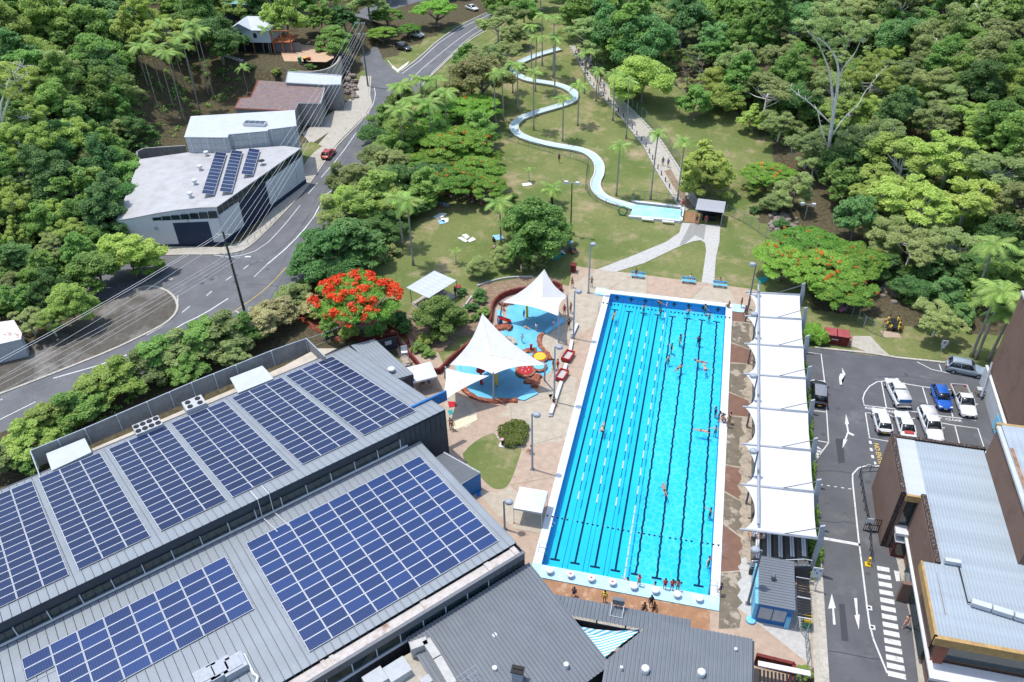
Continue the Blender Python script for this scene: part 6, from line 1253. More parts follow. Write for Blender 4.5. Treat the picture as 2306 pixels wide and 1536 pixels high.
q_ = G(686, 268, 0.0); m = MB(); a = P3[7]; b = P3[6]; d_ = (b-a)[:2]; L_ = np.linalg.norm(d_); d_ /= L_; n_ = np.array([d_[1], -d_[0]]); n_ = n_ if n_[1] < 0 else -n_
onface(a[:2]*.97+P3[6][:2]*.03, d_, n_, .4*L_, .75*L_, 1.6, 3.0, .1, M_WHITE, 'window_frame', b3); onface(a[:2]*.97+P3[6][:2]*.03, d_, n_, .44*L_, .71*L_, 1.75, 2.85, .14, M_GLASS, 'window', b3)
b4, P4_ = block('grey_roof_building', 'grey walled building with pale flat roof beside the road bank', [(644, 188, 5.5), (648, 163, 5.5), (770, 172, 5.5), (767, 193, 5.5), (733, 193, 5.5)], 5.5, M_WROOF2, M_GREYW, 0, .98)
m = MB(); m.path([p+[0, 0, .2] for p in P4_]+[P4_[0]+[0, 0, .2]], .12, 5); m.part('parapet', M_LGREY, b4)
sheetpx('driveway', [(680, 300), (735, 262), (800, 215), (812, 240), (790, 290), (760, 285), (700, 325)], M_CONC, .03)
sheetpx('grass_verge', [(680, 325), (702, 320), (726, 330), (706, 345), (682, 372)], M_GRASS, .125)
rw = thing('retaining_wall', 'grey concrete retaining wall behind the white warehouse', 'wall', tuple(G(300, 400, 0)))
Pw = resamp(GP([(268, 480), (300, 400), (312, 360), (312, 345), (420, 338)], 1.5), 14)
for a, b in zip(Pw, Pw[1:]): aa = math.atan2(b[1]-a[1], b[0]-a[0]); c = (a+b)/2; m = MB(); m.box((c[0], c[1], 1.2), (np.linalg.norm(b-a)-.03, .35, 2.6), aa); m.part('wall_panel', M_GREYW, rw)
t_ = curvewall('retaining_wall', 'pale curved block retaining wall below the house yard', [(600, 155), (650, 158), (700, 162), (740, 155), (760, 140), (766, 125)], 4.6, .4, M_CONC, base=0, n=16)
# house on the terrace
zt_ = 5.0; hb = G(600, 125, zt_)
ho = thing('timber_house', 'pale blue raised timber house with white gabled roof and solar panels', 'house', tuple(hb)); 
ex = np.array([1.0, 0.10, 0]); ex /= np.linalg.norm(ex); ey = np.array([-ex[1], ex[0], 0]); A0 = G(530, 118, zt_)
def hb_(name, mat, x0, x1, y0, y1, z0, z1): m = MB(); R = np.stack([ex, ey, [0, 0, 1]], 1); c = A0+ex*(x0+x1)/2+ey*(y0+y1)/2; m.box((c[0], c[1], zt_+(z0+z1)/2), (x1-x0, y1-y0, z1-z0), R=R); return m.part(name, mat, ho)
hb_('undercroft', M_BLK, .4, 9.4, .6, 9, 0, 2.5); hb_('upper_wall', mk('pale_blue_boards', (.50, .56, .62), .7, .05, 3), 0, 9.6, 0, 9.5, 2.5, 5.6)
for x in (.3, 2.6, 5.0, 7.4, 9.3): hb_('stump', M_WOOD if x == 5.0 else M_DSTEEL, x-.1, x+.1, .1, .3, 0, 2.5)
for x in (2.5, 6.0): hb_('window_frame', M_WHITE, x-.55, x+.55, -.06, 0, 3.5, 4.8); hb_('window', M_GLASS, x-.45, x+.45, -.09, -.05, 3.6, 4.7)
for i in range(8): hb_('weatherboard', mk('pale_blue_boards', (.5, .56, .62)), 0, 9.6, -.045, 0.0, 2.52+i*.385, 2.86+i*.385)
def rp_(x, y, z): p = A0+ex*x+ey*y; return np.array([p[0], p[1], zt_+z])
m = MB(); V = [rp_(-.4, -.5, 5.5), rp_(2.6, -.5, 7.0), rp_(5.6, -.5, 5.5), rp_(10, -.5, 5.5), rp_(10, 10, 5.5), rp_(-.4, 10, 5.5), rp_(2.6, 5, 7.2), rp_(7.5, 5, 7.2)]
m.add(V, [(0, 1, 6, 5), (1, 2, 6), (2, 7, 6), (2, 3, 7), (3, 4, 7), (4, 5, 6, 7)]); m.part('roof', M_WROOF2, ho); m = MB(); m.add([rp_(-.2, -.45, 5.5), rp_(5.4, -.45, 5.5), rp_(2.6, -.45, 6.9)], [(0, 1, 2)]); m.part('gable', mk('gable_blue', (.2, .27, .34), .7), ho)
for i in range(3): m = MB(); m.add([rp_(.9+i*1.15, 5.6, 6.75), rp_(1.95+i*1.15, 5.6, 7.05), rp_(1.95+i*1.15, 8.4, 6.5), rp_(.9+i*1.15, 8.4, 6.2)], [(0, 1, 2, 3)]); m.part('solar_panel', M_SOL1, ho)
for i in range(3): m = MB(); m.add([rp_(6.0+i*1.15, 5.6, 7.2), rp_(7.05+i*1.15, 5.6, 7.2), rp_(7.05+i*1.15, 7.4, 6.7), rp_(6.0+i*1.15, 7.4, 6.7)], [(0, 1, 2, 3)]); m.part('solar_panel', M_SOL1, ho)
hb_('timber_deck', M_OWOOD, 9.7, 14.5, .5, 6.5, 2.4, 2.6)
for x in (9.9, 12.2, 14.4): hb_('deck_post', M_OWOOD, x-.12, x+.12, .5, .75, 0, 5.2)
for y in (.5, 6.4): hb_('deck_rail', M_OWOOD, 9.7, 14.5, y, y+.1, 3.4, 3.52)
hb_('deck_beam', M_OWOOD, 9.7, 14.5, .5, .7, 5.1, 5.3); hb_('yard_screen', M_DSTEEL, 9.8, 16.5, 1.2, 1.35, 0, 2.2)
g2, _ = block('green_roof_shed', 'edge of a green roofed building at the top of the frame', [(500, -10, 12), (560, -10, 12), (556, 12, 12), (502, 8, 12)], 12, mk('green_roof', (.16, .33, .31), .6, .05, 1), M_DARKW, 8)
struct('dirt_yard', MB().sheet([tuple(p[:2]) for p in GP([(630, 112), (680, 100), (745, 108), (752, 130), (735, 140), (640, 138)], 5.0)], 5.03), mk('clay', (.5, .34, .22), .9, .1, 1))
sw_, _ = block('shed', 'rust stained white shed roof at the left edge of the frame', [(-60, 735, 3), (32, 722, 3), (50, 752, 3), (48, 765, 3), (-60, 790, 3)], 3, mk('shed_roof', (.6, .6, .6), .6, .08, 1, dirt=(.35, .15, .1), dscale=.8, dmin=.55, dmax=.62), M_LGREY, 0)
# ------------------------------------------------------------------ power poles and wires
def ppole(B, h, label, arms, mat, lean=(0, 0)):
    t = thing('power_pole', label, 'power pole', tuple(B)); addpart('pole', MB().tube((0, 0, 0), (lean[0], lean[1], h), .2, .13, 10).mesh('pole'), mat, t); ends = []
    for z, L, a in arms:
        f = z/h; c = np.array([lean[0]*f, lean[1]*f, z]); d = np.array([math.cos(a), math.sin(a), 0])*L/2; addpart('crossarm', MB().tube(c-d, c+d, .07, n=5).mesh('crossarm'), M_STEEL, t); ends.append((np.array(B)+c-d, np.array(B)+c+d))
        for s in (-1, -.45, .45, 1): q_ = c+d*s; addpart('insulator', MB().lathe([(.05, 0), (.09, .12), (.05, .22)], tuple(q_), 6).mesh('insulator'), M_WHITE, t)
    return t, ends
B1, h1 = HG((553, 710), (502, 522)); aw = math.radians(10)
t1, e1 = ppole(B1, h1, 'near timber power pole with two crossarms and a street lamp', [(h1-.5, 2.0, aw), (h1-4.2, 2.4, aw)], M_POLE)
addpart('street_lamp_arm', MB().tube((0, 0, h1-4.4), (2.2, 0.6, h1-4.1), .05, n=6).mesh('street_lamp_arm'), M_STEEL, t1); addpart('street_lamp', MB().box((2.4, .65, h1-4.1), (.8, .3, .16), .25).mesh('street_lamp'), M_WHITE, t1); addpart('stay_bracket', MB().tube((-1.2, -.2, h1-3.3), (0, 0, h1-4.6), .05, n=5).mesh('stay_bracket'), M_STEEL, t1)
B2, h2 = HG((829, 195), (812, 42)); t2, e2 = ppole(B2, h2, 'far green power pole with crossarms at the road fork', [(h2-1.0, 2.2, aw), (h2-3.4, 2.4, aw)], M_POLE2)
def wire(a, b, label, sag, r=.022, grp='overhead wires'):
    P = [np.array(a)+(np.array(b)-np.array(a))*t-np.array([0, 0, sag*4*t*(1-t)]) for t in np.linspace(0, 1, 22)]; m = MB(); m.path(P, r, 4); single('power_line', label, 'wire', m, M_WIRE, tuple(P[11]), grp)
M_WIRE = mk('aluminium_wire', (.62, .62, .62), .5, .05, 1)
for k, (i, s) in enumerate(((0, 0.0), (0, .5), (0, 1.0), (1, 0.0), (1, .4), (1, .7), (1, 1.0))):
    a = e1[i][0]+(e1[i][1]-e1[i][0])*s; b = e2[i][0]+(e2[i][1]-e2[i][0])*s; wire(a, b, 'overhead wire between the two power poles, %s from the left' % ORD[k], 1.2)
e3 = {}
for i, (px_, py_, zz) in enumerate(((0, 802, h1-1.4), (0, 860, h1-5.0))): e3[i] = G(px_, py_, zz)
for k, (i, s, o) in enumerate(((0, 0.0, (0, 0)), (0, .25, (0, 6)), (0, 1.0, (0, 42)), (1, 0.0, (0, 0)), (1, .3, (0, 12)), (1, .7, (0, 30)), (1, 1.0, (0, 44)))):
    a = e1[i][0]+(e1[i][1]-e1[i][0])*s; b = G(0, (802, 848)[i]+o[1], h1-(1.6, 5.2)[i]); b = a+(b-a)*1.25; wire(a, b, 'overhead wire leaving the near power pole to the left, %s from the top' % ORD[k], .5, .03 if k < 2 else .02)

lc = G(914, 820, 0); t = thing('lifeguard_chair', 'white tall lifeguard chair with ladder beside the maroon wall', 'chair', tuple(lc), .4)
for s in (-.4, .4): addpart('leg', MB().tube((s*1.3, -.7, 0), (s, 0, 2.0), .04, n=5).tube((s*1.3, .7, 0), (s, .2, 2.0), .04, n=5).mesh('leg'), M_WHITE, t)
for i in range(5): addpart('rung', MB().box((0, -.6+.13*i, .3+.38*i), (.95-.05*i, .08, .05)).mesh('rung'), M_WHITE, t)
addpart('seat', MB().box((0, .15, 2.0), (.8, .6, .06)).box((0, .45, 2.4), (.8, .05, .7)).mesh('seat'), M_WHITE, t)
import bmesh
# ------------------------------------------------------------------ cars (local +x is the front)
def loftx(stations, n=14):
    """stations: (x, halfwidth, z0, z1, roundness) -> closed body"""
    mb = MB(); rows = []
    for x, w, z0, z1 in stations:
        row = []
        for i in range(n):
            a = 2*math.pi*(i+.5)/n; c, s = math.cos(a), math.sin(a); p = .42
            row.append((x, w*math.copysign(abs(c)**p, c), (z0+z1)/2+(z1-z0)/2*math.copysign(abs(s)**p, s)))
        rows.append(row)
    V = [q for r in rows for q in r]; k = len(rows)
    mb.add(V, [(i*n+j, (i+1)*n+j, (i+1)*n+(j+1) % n, i*n+(j+1) % n)[::-1] for i in range(k-1) for j in range(n)]+[tuple(range(n)), tuple(range((k-1)*n, k*n))[::-1]]); return mb
def car(kind, label, px, py, heading, paint, cat='car', group=None, z=None, roofmat=None, plate=True):
    """px,py: photo pixel of the car's ground centre; heading in world radians"""
    p = G(px, py) if z is None else G(px, py, z)
    S = 1.0; t = thing({'ute': 'utility_truck', 'tray': 'utility_truck'}.get(kind, 'parked_car'), label, cat, (p[0], p[1], H(p[0], p[1])+.02), heading, group)
    L, Wd, hb, hr = {'hatch': (4.2, 1.8, .92, 1.5), 'suv': (4.7, 1.9, 1.02, 1.72), 'sedan': (4.8, 1.85, .9, 1.46), 'ute': (5.3, 1.9, 1.05, 1.75), 'tray': (5.3, 1.9, 1.05, 1.72)}[kind]
    h = L/2; w = Wd/2
    front = [(h, w*.72, .35, .62), (h-.08, w*.86, .24, .72), (h-.35, w*.96, .2, .8), (h-1.0, w, .2, hb-.05), (h-1.35, w, .2, hb)]
    if kind in ('hatch', 'suv'): st = front+[(0, w, .2, hb+.02), (-h+.7, w, .2, hb+.04), (-h+.2, w*.97, .24, hb+.04), (-h+.04, w*.9, .3, hb-.05), (-h, w*.82, .36, hb-.2)]
    elif kind == 'sedan': st = front+[(0, w, .2, hb), (-h+1.0, w, .2, hb+.02), (-h+.3, w*.97, .22, hb), (-h+.05, w*.9, .3, hb-.06), (-h, w*.82, .36, hb-.2)]
    else: st = front+[(0, w, .22, hb), (-.55, w, .3, hb)]
    if kind == 'ute': st += [(-h+.2, w*.98, .3, hb+.05), (-h, w*.95, .35, hb)]
    if kind == 'tray': st = front+[(0, w*.98, .22, hb), (-.6, w*.95, .3, hb-.02), (-.62, w*.5, .35, .6), (-h+.1, w*.5, .4, .6)]
    addpart('body', loftx(st, 20).mesh('body', smooth=True), paint, t)
    cab = {'hatch': (h-1.15, h-1.85, -h+.65, -h+.12), 'suv': (h-1.25, h-1.95, -h+.5, -h+.1), 'sedan': (h-1.35, h-2.1, -h+1.55, -h+.75), 'ute': (h-1.35, h-2.05, -.55, -.62), 'tray': (h-1.35, h-2.05, -.35, -.55)}[kind]
    def frust(a, b, c, d, z0, z1, wb, wt, mb=None):
        mb = mb or MB(); return mb.add([(a, -wb, z0), (a, wb, z0), (d, wb, z0), (d, -wb, z0), (b, -wt, z1), (b, wt, z1), (c, wt, z1), (c, -wt, z1)], [(0, 1, 2, 3), (4, 7, 6, 5), (0, 4, 5, 1), (1, 5, 6, 2), (2, 6, 7, 3), (3, 7, 4, 0)])
    def bev(me, off, seg=2):
        b_ = bmesh.new(); b_.from_mesh(me); bmesh.ops.bevel(b_, geom=b_.edges[:], offset=off, segments=seg, affect='EDGES', clamp_overlap=True); b_.to_mesh(me); b_.free(); me.polygons.foreach_set('use_smooth', [True]*len(me.polygons)); return me
    addpart('windows', bev(frust(*cab, hb-.1, hr-.05, w*.93, w*.74).mesh('windows'), .09), M_CARG, t)
    mb = MB(); a, b, c, d = cab; zt = hr
    frust(b+.03, b-.12, c+.12, c-.03, hr-.07, hr, w*.77, w*.68, mb)
    rm_ = bev(mb.mesh('roof'), .055); addpart('roof', rm_, roofmat or paint, t); mb = MB()
    for s in (-1, 1):
        for (x0, x1, ww) in ((a, b, .07), (d, c, .12), ((a+d)/2-.1, (b+c)/2-.1, .07)) : mb.tube((x0, s*w*.92, hb-.02), (x1, s*w*.745, hr-.04), ww*.6, n=5)
    addpart('pillars', mb.mesh('pillars'), paint, t)
    if kind == 'suv':
        for s in (-1, 1): addpart('roof_rail', MB().tube((b-.2, s*w*.62, hr+.05), (c+.2, s*w*.62, hr+.05), .03, n=5).mesh('roof_rail'), M_STEEL, t)
    if kind == 'ute':
        frb = frust(-.6, -.68, -h+.25, -h+.08, hb, hr-.02, w*.93, w*.8); addpart('canopy', bev(frb.mesh('canopy'), .1), paint, t)
        for s in (-1, 1): addpart('side_window', MB().add([(-.95, s*(w*.905), hb+.14), (-h+.5, s*(w*.905), hb+.14), (-h+.6, s*(w*.835), hr-.18), (-.95, s*(w*.835), hr-.18)], [(0, 1, 2, 3) if s > 0 else (3, 2, 1, 0)]).mesh('side_window'), M_CARG, t)
        addpart('rear_panel', MB().box((-h+.1, 0, hb+.35), (.05, w*1.5, .45)).mesh('rear_panel'), M_BLUEW if 'blue' in label else M_CARG, t)
    if kind == 'tray':
        mb = MB(); mb.box((-h+1.05, 0, .82), (2.2, Wd+.05, .08)); addpart('tray', mb.mesh('tray'), MATS['dark_platform'], t); mb = MB()
        for s in (-1, 1): mb.box((-h+1.05, s*w, .98), (2.2, .05, .28))
        mb.box((-h-.03, 0, .98), (.05, Wd, .28)); mb.box((-.45, 0, 1.4), (.06, Wd*.9, .06)); addpart('tray_side', mb.mesh('tray_side'), paint, t)
    for x in (h-.85, -h+.9):
        for s in (-1, 1):
            wv_ = addpart('wheel', MB().tube((x, s*(w-.2), .34), (x, s*(w+.015), .34), .34, n=18).mesh('wheel'), M_RUB, t)
            addpart('rim', MB().tube((x, s*(w+.005), .34), (x, s*(w+.03), .34), .21, n=12).mesh('rim'), M_RIM, wv_)
    for s in (-1, 1):
        addpart('headlight', MB().box((h-.2, s*w*.68, .68), (.3, .34, .13)).mesh('headlight'), M_LAMPG, t)
        addpart('tail_light', MB().box((-h+.06, s*w*.76, hb-.18), (.14, .26, .2)).mesh('tail_light'), M_TAILG, t)
        addpart('mirror', MB().box((h-1.6, s*(w+.1), hb+.08), (.14, .2, .13)).mesh('mirror'), paint, t)
    addpart('grille', MB().box((h-.03, 0, .48), (.1, w*1.0, .2)).mesh('grille'), M_BLK, t); addpart('bumper_trim', MB().box((-h+.02, 0, .42), (.08, w*1.5, .14)).mesh('bumper_trim'), M_BLK, t)
    for x in (h+.03, -h-.03): addpart('number_plate', MB().box((x, 0, .5), (.02, .38, .12)).mesh('number_plate'), M_YP if (x < 0) else M_WHITE, t)
    return t
# shut lines: thin dark seams are left to the door gap strips
def head(a, b): A = G(*a, .4); B = G(*b, .4); return math.atan2(B[1]-A[1], B[0]-A[0])
car('ute', 'white four wheel drive with blue rear sign, leftmost of the upper row', 2018, 892, head((2005, 865), (2028, 915))+math.pi, M_PWHITE)
car('hatch', 'bright blue hatchback in the upper parking row', 2117, 903, head((2105, 880), (2125, 930)), M_PBLUE)
car('tray', 'white tray utility truck at the right end of the upper parking row', 2167, 912, head((2152, 880), (2180, 945)), M_PWHITE, 'utility truck')
car('hatch', 'white hatchback at the left end of the lower parking row', 1983, 955, head((1975, 925), (1990, 980))+math.pi, M_PWHITE)
t_s = car('sedan', 'white sedan with a red box on its boot in the lower row', 2035, 965, head((2025, 935), (2045, 1000))+math.pi, M_PWHITE)
addpart('rear_window_shade', MB().box((-1.75, 0, .97), (.42, 1.05, .16)).mesh('rear_window_shade'), M_PRED, t_s)
car('ute', 'white four wheel drive with a long roof, rightmost of the lower parking row', 2092, 965, head((2078, 925), (2105, 990)), M_PWHITE)
car('suv', 'black wagon with a grey roof parked beside the canopy', 1842, 893, head((1840, 925), (1838, 860)), M_PBLACK, roofmat=M_PGREY)
car('suv', 'silver blue wagon parked by the brown tower', 2172, 838, head((2135, 828), (2210, 843)), M_PSILV)
car('hatch', 'red hatchback driving along the road edge past the warehouse', 741, 352, head((735, 358), (755, 335)), M_PRED)
car('ute', 'white pickup under the spreading roadside tree', 936, 82, head((915, 78), (952, 86)), M_PWHITE)
car('suv', 'black wagon on the grass triangle by the road fork', 909, 112, head((895, 108), (925, 115)), M_PBLACK)
car('sedan', 'white coupe on the verge at the top of the road', 1063, 22, head((1050, 18), (1078, 28)), M_PWHITE)
# ------------------------------------------------------------------ people
SKIN = [mk('skin_light', (.52, .30, .20), .6, .04, 3), mk('skin_tan', (.36, .19, .11), .6, .04, 3), mk('skin_brown', (.17, .085, .05), .6, .04, 3)]
CL = dict(black=mk('cloth_black', (.012, .012, .015), .8), navy=mk('cloth_navy', (.015, .03, .10), .8), white=mk('cloth_white', (.72, .72, .72), .8), red=mk('cloth_red', (.45, .02, .03), .8), blue=mk('cloth_blue', (.03, .16, .5), .8), lblue=mk('cloth_light_blue', (.25, .5, .68), .8), yellow=mk('cloth_yellow', (.78, .62, .03), .8), pink=mk('cloth_pink', (.6, .2, .3), .8), grey=mk('cloth_grey', (.25, .25, .27), .8), teal=mk('cloth_teal', (.03, .3, .3), .8))
HAIR = dict(black=mk('hair_black', (.012, .009, .008), .5), brown=mk('hair_brown', (.07, .035, .02), .5), blond=mk('hair_blond', (.42, .28, .12), .5))
def skin_mesh(name, verts, edges, radii, root=0, sub=1):
    me = bpy.data.meshes.new(name); me.from_pydata(verts, edges, []); o = bpy.data.objects.new(name, me); C.objects.link(o)
    md = o.modifiers.new('s', 'SKIN'); sv = me.skin_vertices[0].data
    for i, r in enumerate(radii): sv[i].radius = (r, r) if not hasattr(r, '__len__') else r; sv[i].use_root = (i == root)
    md.use_smooth_shade = True; s = o.modifiers.new('u', 'SUBSURF'); s.levels = sub; s.render_levels = sub
    bpy.context.view_layer.update(); dg = bpy.context.evaluated_depsgraph_get(); m2 = bpy.data.meshes.new_from_object(o.evaluated_get(dg)); bpy.data.objects.remove(o); bpy.data.meshes.remove(me)
    m2.name = name; m2.polygons.foreach_set('use_smooth', [True]*len(m2.polygons)); return m2
def pose(kind):
    # joints for a 1.72 m figure, facing +y
    J = dict(pel=(0, 0, .93), wai=(0, 0, 1.08), che=(0, .01, 1.30), nek=(0, 0, 1.47), hb=(0, 0, 1.54), hc=(0, .015, 1.62), ht=(0, .01, 1.70))
    for s, k in ((-1, 'l'), (1, 'r')):
        J.update({'sh'+k: (s*.175, 0, 1.40), 'el'+k: (s*.235, -.03, 1.12), 'wr'+k: (s*.25, .06, .88), 'ha'+k: (s*.25, .09, .79), 'hi'+k: (s*.09, 0, .88), 'kn'+k: (s*.10, .02, .48), 'an'+k: (s*.105, -.02, .08), 'to'+k: (s*.115, .15, .035)})
    if kind == 'walk': J.update(knr=(.1, .2, .5), anr=(.1, .22, .09), tor=(.11, .38, .04), knl=(-.1, -.03, .48), anl=(-.1, -.3, .14), tol=(-.11, -.14, .05), ell=(-.23, .12, 1.14), wrl=(-.22, .32, .98), hal=(-.21, .39, .93), elr=(.24, -.16, 1.14), wrr=(.25, -.22, .9), har=(.25, -.22, .81))
    if kind == 'arms': J.update(elr=(.28, .1, 1.2), wrr=(.15, .28, 1.32), har=(.08, .33, 1.36), ell=(-.28, .1, 1.2), wrl=(-.15, .28, 1.32), hal=(-.08, .33, 1.36))
    if kind == 'sit':
        for k in list(J): 
            if k[:2] not in ('kn', 'an', 'to'): x, y, z = J[k]; J[k] = (x, y, z-.44)
        for s, k in ((-1, 'l'), (1, 'r')): J.update({'kn'+k: (s*.12, .45, .5), 'an'+k: (s*.12, .48, .09), 'to'+k: (s*.12, .65, .04), 'wr'+k: (s*.14, .28, .56), 'ha'+k: (s*.12, .37, .54), 'el'+k: (s*.24, .02, .7)})
    if kind == 'ground':
        for k in list(J): 
            if k[:2] not in ('kn', 'an', 'to'): x, y, z = J[k]; J[k] = (x, y, z-.80)
        for s, k in ((-1, 'l'), (1, 'r')): J.update({'kn'+k: (s*.2, .42, .33), 'an'+k: (s*.16, .66, .07), 'to'+k: (s*.17, .84, .06), 'wr'+k: (s*.22, .3, .36), 'ha'+k: (s*.2, .38, .36), 'el'+k: (s*.24, .04, .38)})
    if kind == 'lie':
        J = {k: (x, z-.9, .13+y) for k, (x, y, z) in J.items()}
    if kind == 'swim':
        J = {k: (x, z-.9, -.02-y*.6) for k, (x, y, z) in J.items()}; J.update(elr=(.3, .75, .12), wrr=(.22, .98, .0), har=(.2, 1.08, -.03), ell=(-.34, .45, -.12), wrl=(-.4, .25, -.15), hal=(-.42, .16, -.16), hc=(0, .72, .04), ht=(0, .8, .05), hb=(0, .63, .0))
    if kind == 'wade':      # standing in water, arms out; origin at the water line
        J = {k: (x, y, z-1.12) for k, (x, y, z) in J.items()}; J.update(elr=(.42, .05, .12), wrr=(.62, .18, .06), har=(.7, .24, .03), ell=(-.42, .05, .12), wrl=(-.62, .18, .06), hal=(-.7, .24, .03))
    return J
def body_set(kind):
    J = pose(kind); ks = list(J); ix_ = {k: i for i, k in enumerate(ks)}
    R = dict(pel=(.145, .11), wai=(.12, .095), che=(.15, .105), nek=.06, hb=.065, hc=.10, ht=.075)
    for k in 'lr': R.update({'sh'+k: .066, 'el'+k: .043, 'wr'+k: .030, 'ha'+k: .036, 'hi'+k: .098, 'kn'+k: .058, 'an'+k: .038, 'to'+k: .036})
    E = [('pel', 'wai'), ('wai', 'che'), ('che', 'nek'), ('nek', 'hb'), ('hb', 'hc'), ('hc', 'ht')]
    for k in 'lr': E += [('che', 'sh'+k), ('sh'+k, 'el'+k), ('el'+k, 'wr'+k), ('wr'+k, 'ha'+k), ('pel', 'hi'+k), ('hi'+k, 'kn'+k), ('kn'+k, 'an'+k), ('an'+k, 'to'+k)]
    # fingers, thumb and nose as short chains
    ex = []
    V = [J[k] for k in ks]; rr = [R[k] for k in ks]; EE = [(ix_[a], ix_[b]) for a, b in E]
    for k, s in (('l', -1), ('r', 1)):
        h_ = Vector(J['ha'+k]); d = (h_-Vector(J['wr'+k])).normalized(); side = d.cross(Vector((0, 0, 1))) if abs(d.z) < .9 else d.cross(Vector((0, 1, 0))); side.normalize()
        for f in range(4): V.append(tuple(h_+d*(.07+.012*(1 if f in (1, 2) else 0))+side*(f-1.5)*.02)); rr.append(.009); EE.append((ix_['ha'+k], len(V)-1))
        V.append(tuple(h_+d*.02+side*.055)); rr.append(.01); EE.append((ix_['ha'+k], len(V)-1))
    body = skin_mesh('body', V, EE, rr)
    hd = Vector(J['hc']); up = (Vector(J['ht'])-Vector(J['hb'])).normalized(); fw = Vector((0, 1, 0)) if kind not in ('lie', 'swim') else Vector((0, 0, 1 if kind == 'lie' else -1))
    face = MB()
    def sub_(keys, grow, edges):
        kk = [k for k in keys]; return [J[k] for k in kk], [(kk.index(a), kk.index(b)) for a, b in edges], [tuple(np.array(R[k] if hasattr(R[k], '__len__') else (R[k], R[k]))+grow) for k in kk]
    def lerp(a, b, t): return tuple(np.array(J[a])*(1-t)+np.array(J[b])*t)
    # shorts
    V2 = [J['pel'], lerp('pel', 'wai', .5), J['hil'], J['hir'], lerp('hil', 'knl', .5), lerp('hir', 'knr', .5)]
    shorts = skin_mesh('shorts', V2, [(0, 1), (0, 2), (0, 3), (2, 4), (3, 5)], [(.155, .125), (.14, .115), .11, .11, .1, .1])
    trunk = skin_mesh('top', [J['wai'], lerp('wai', 'che', .5), J['che'], J['shl'], J['shr'], lerp('shl', 'ell', .4), lerp('shr', 'elr', .4), lerp('pel', 'wai', .2)], [(0, 1), (1, 2), (2, 3), (2, 4), (3, 5), (4, 6), (0, 7)], [(.14, .115), (.15, .12), (.165, .125), .08, .08, .068, .068, (.15, .12)])
    hm = MB(); c = hd+up*.025-fw*.022; hm.lathe([(.02, -.1), (.085, -.07), (.108, 0), (.09, .075), (.03, .105)], (0, 0, 0), 10); me = hm.mesh('hair', smooth=True)
    q = up.to_track_quat('Z', 'Y'); me.transform(Matrix.Translation(c) @ q.to_matrix().to_4x4())
    return dict(body=body, shorts=shorts, top=trunk, hair=me)
POSES = {k: body_set(k) for k in ('stand', 'walk', 'arms', 'sit', 'ground', 'lie', 'swim', 'wade')}
def person(px, py, kind, label, rz=0.0, skin=0, top=None, bottom='black', hair='brown', s=1.05, z=None, group=None, off=0.0):
    p = G(px, py) if z is None else G(px, py, z)
    t = thing('person', label, 'person', (p[0], p[1], (H(p[0], p[1]) if z is None else z)+off), rz, group); t.scale = (s, s, s); P = POSES[kind]
    addpart('body', P['body'], SKIN[skin], t, objmat=True); addpart('shorts', P['shorts'], CL[bottom], t, objmat=True)
    if top: addpart('shirt', P['top'], CL[top], t, objmat=True)
    addpart('hair', P['hair'], HAIR[hair], t, objmat=True); return t
dk = .03
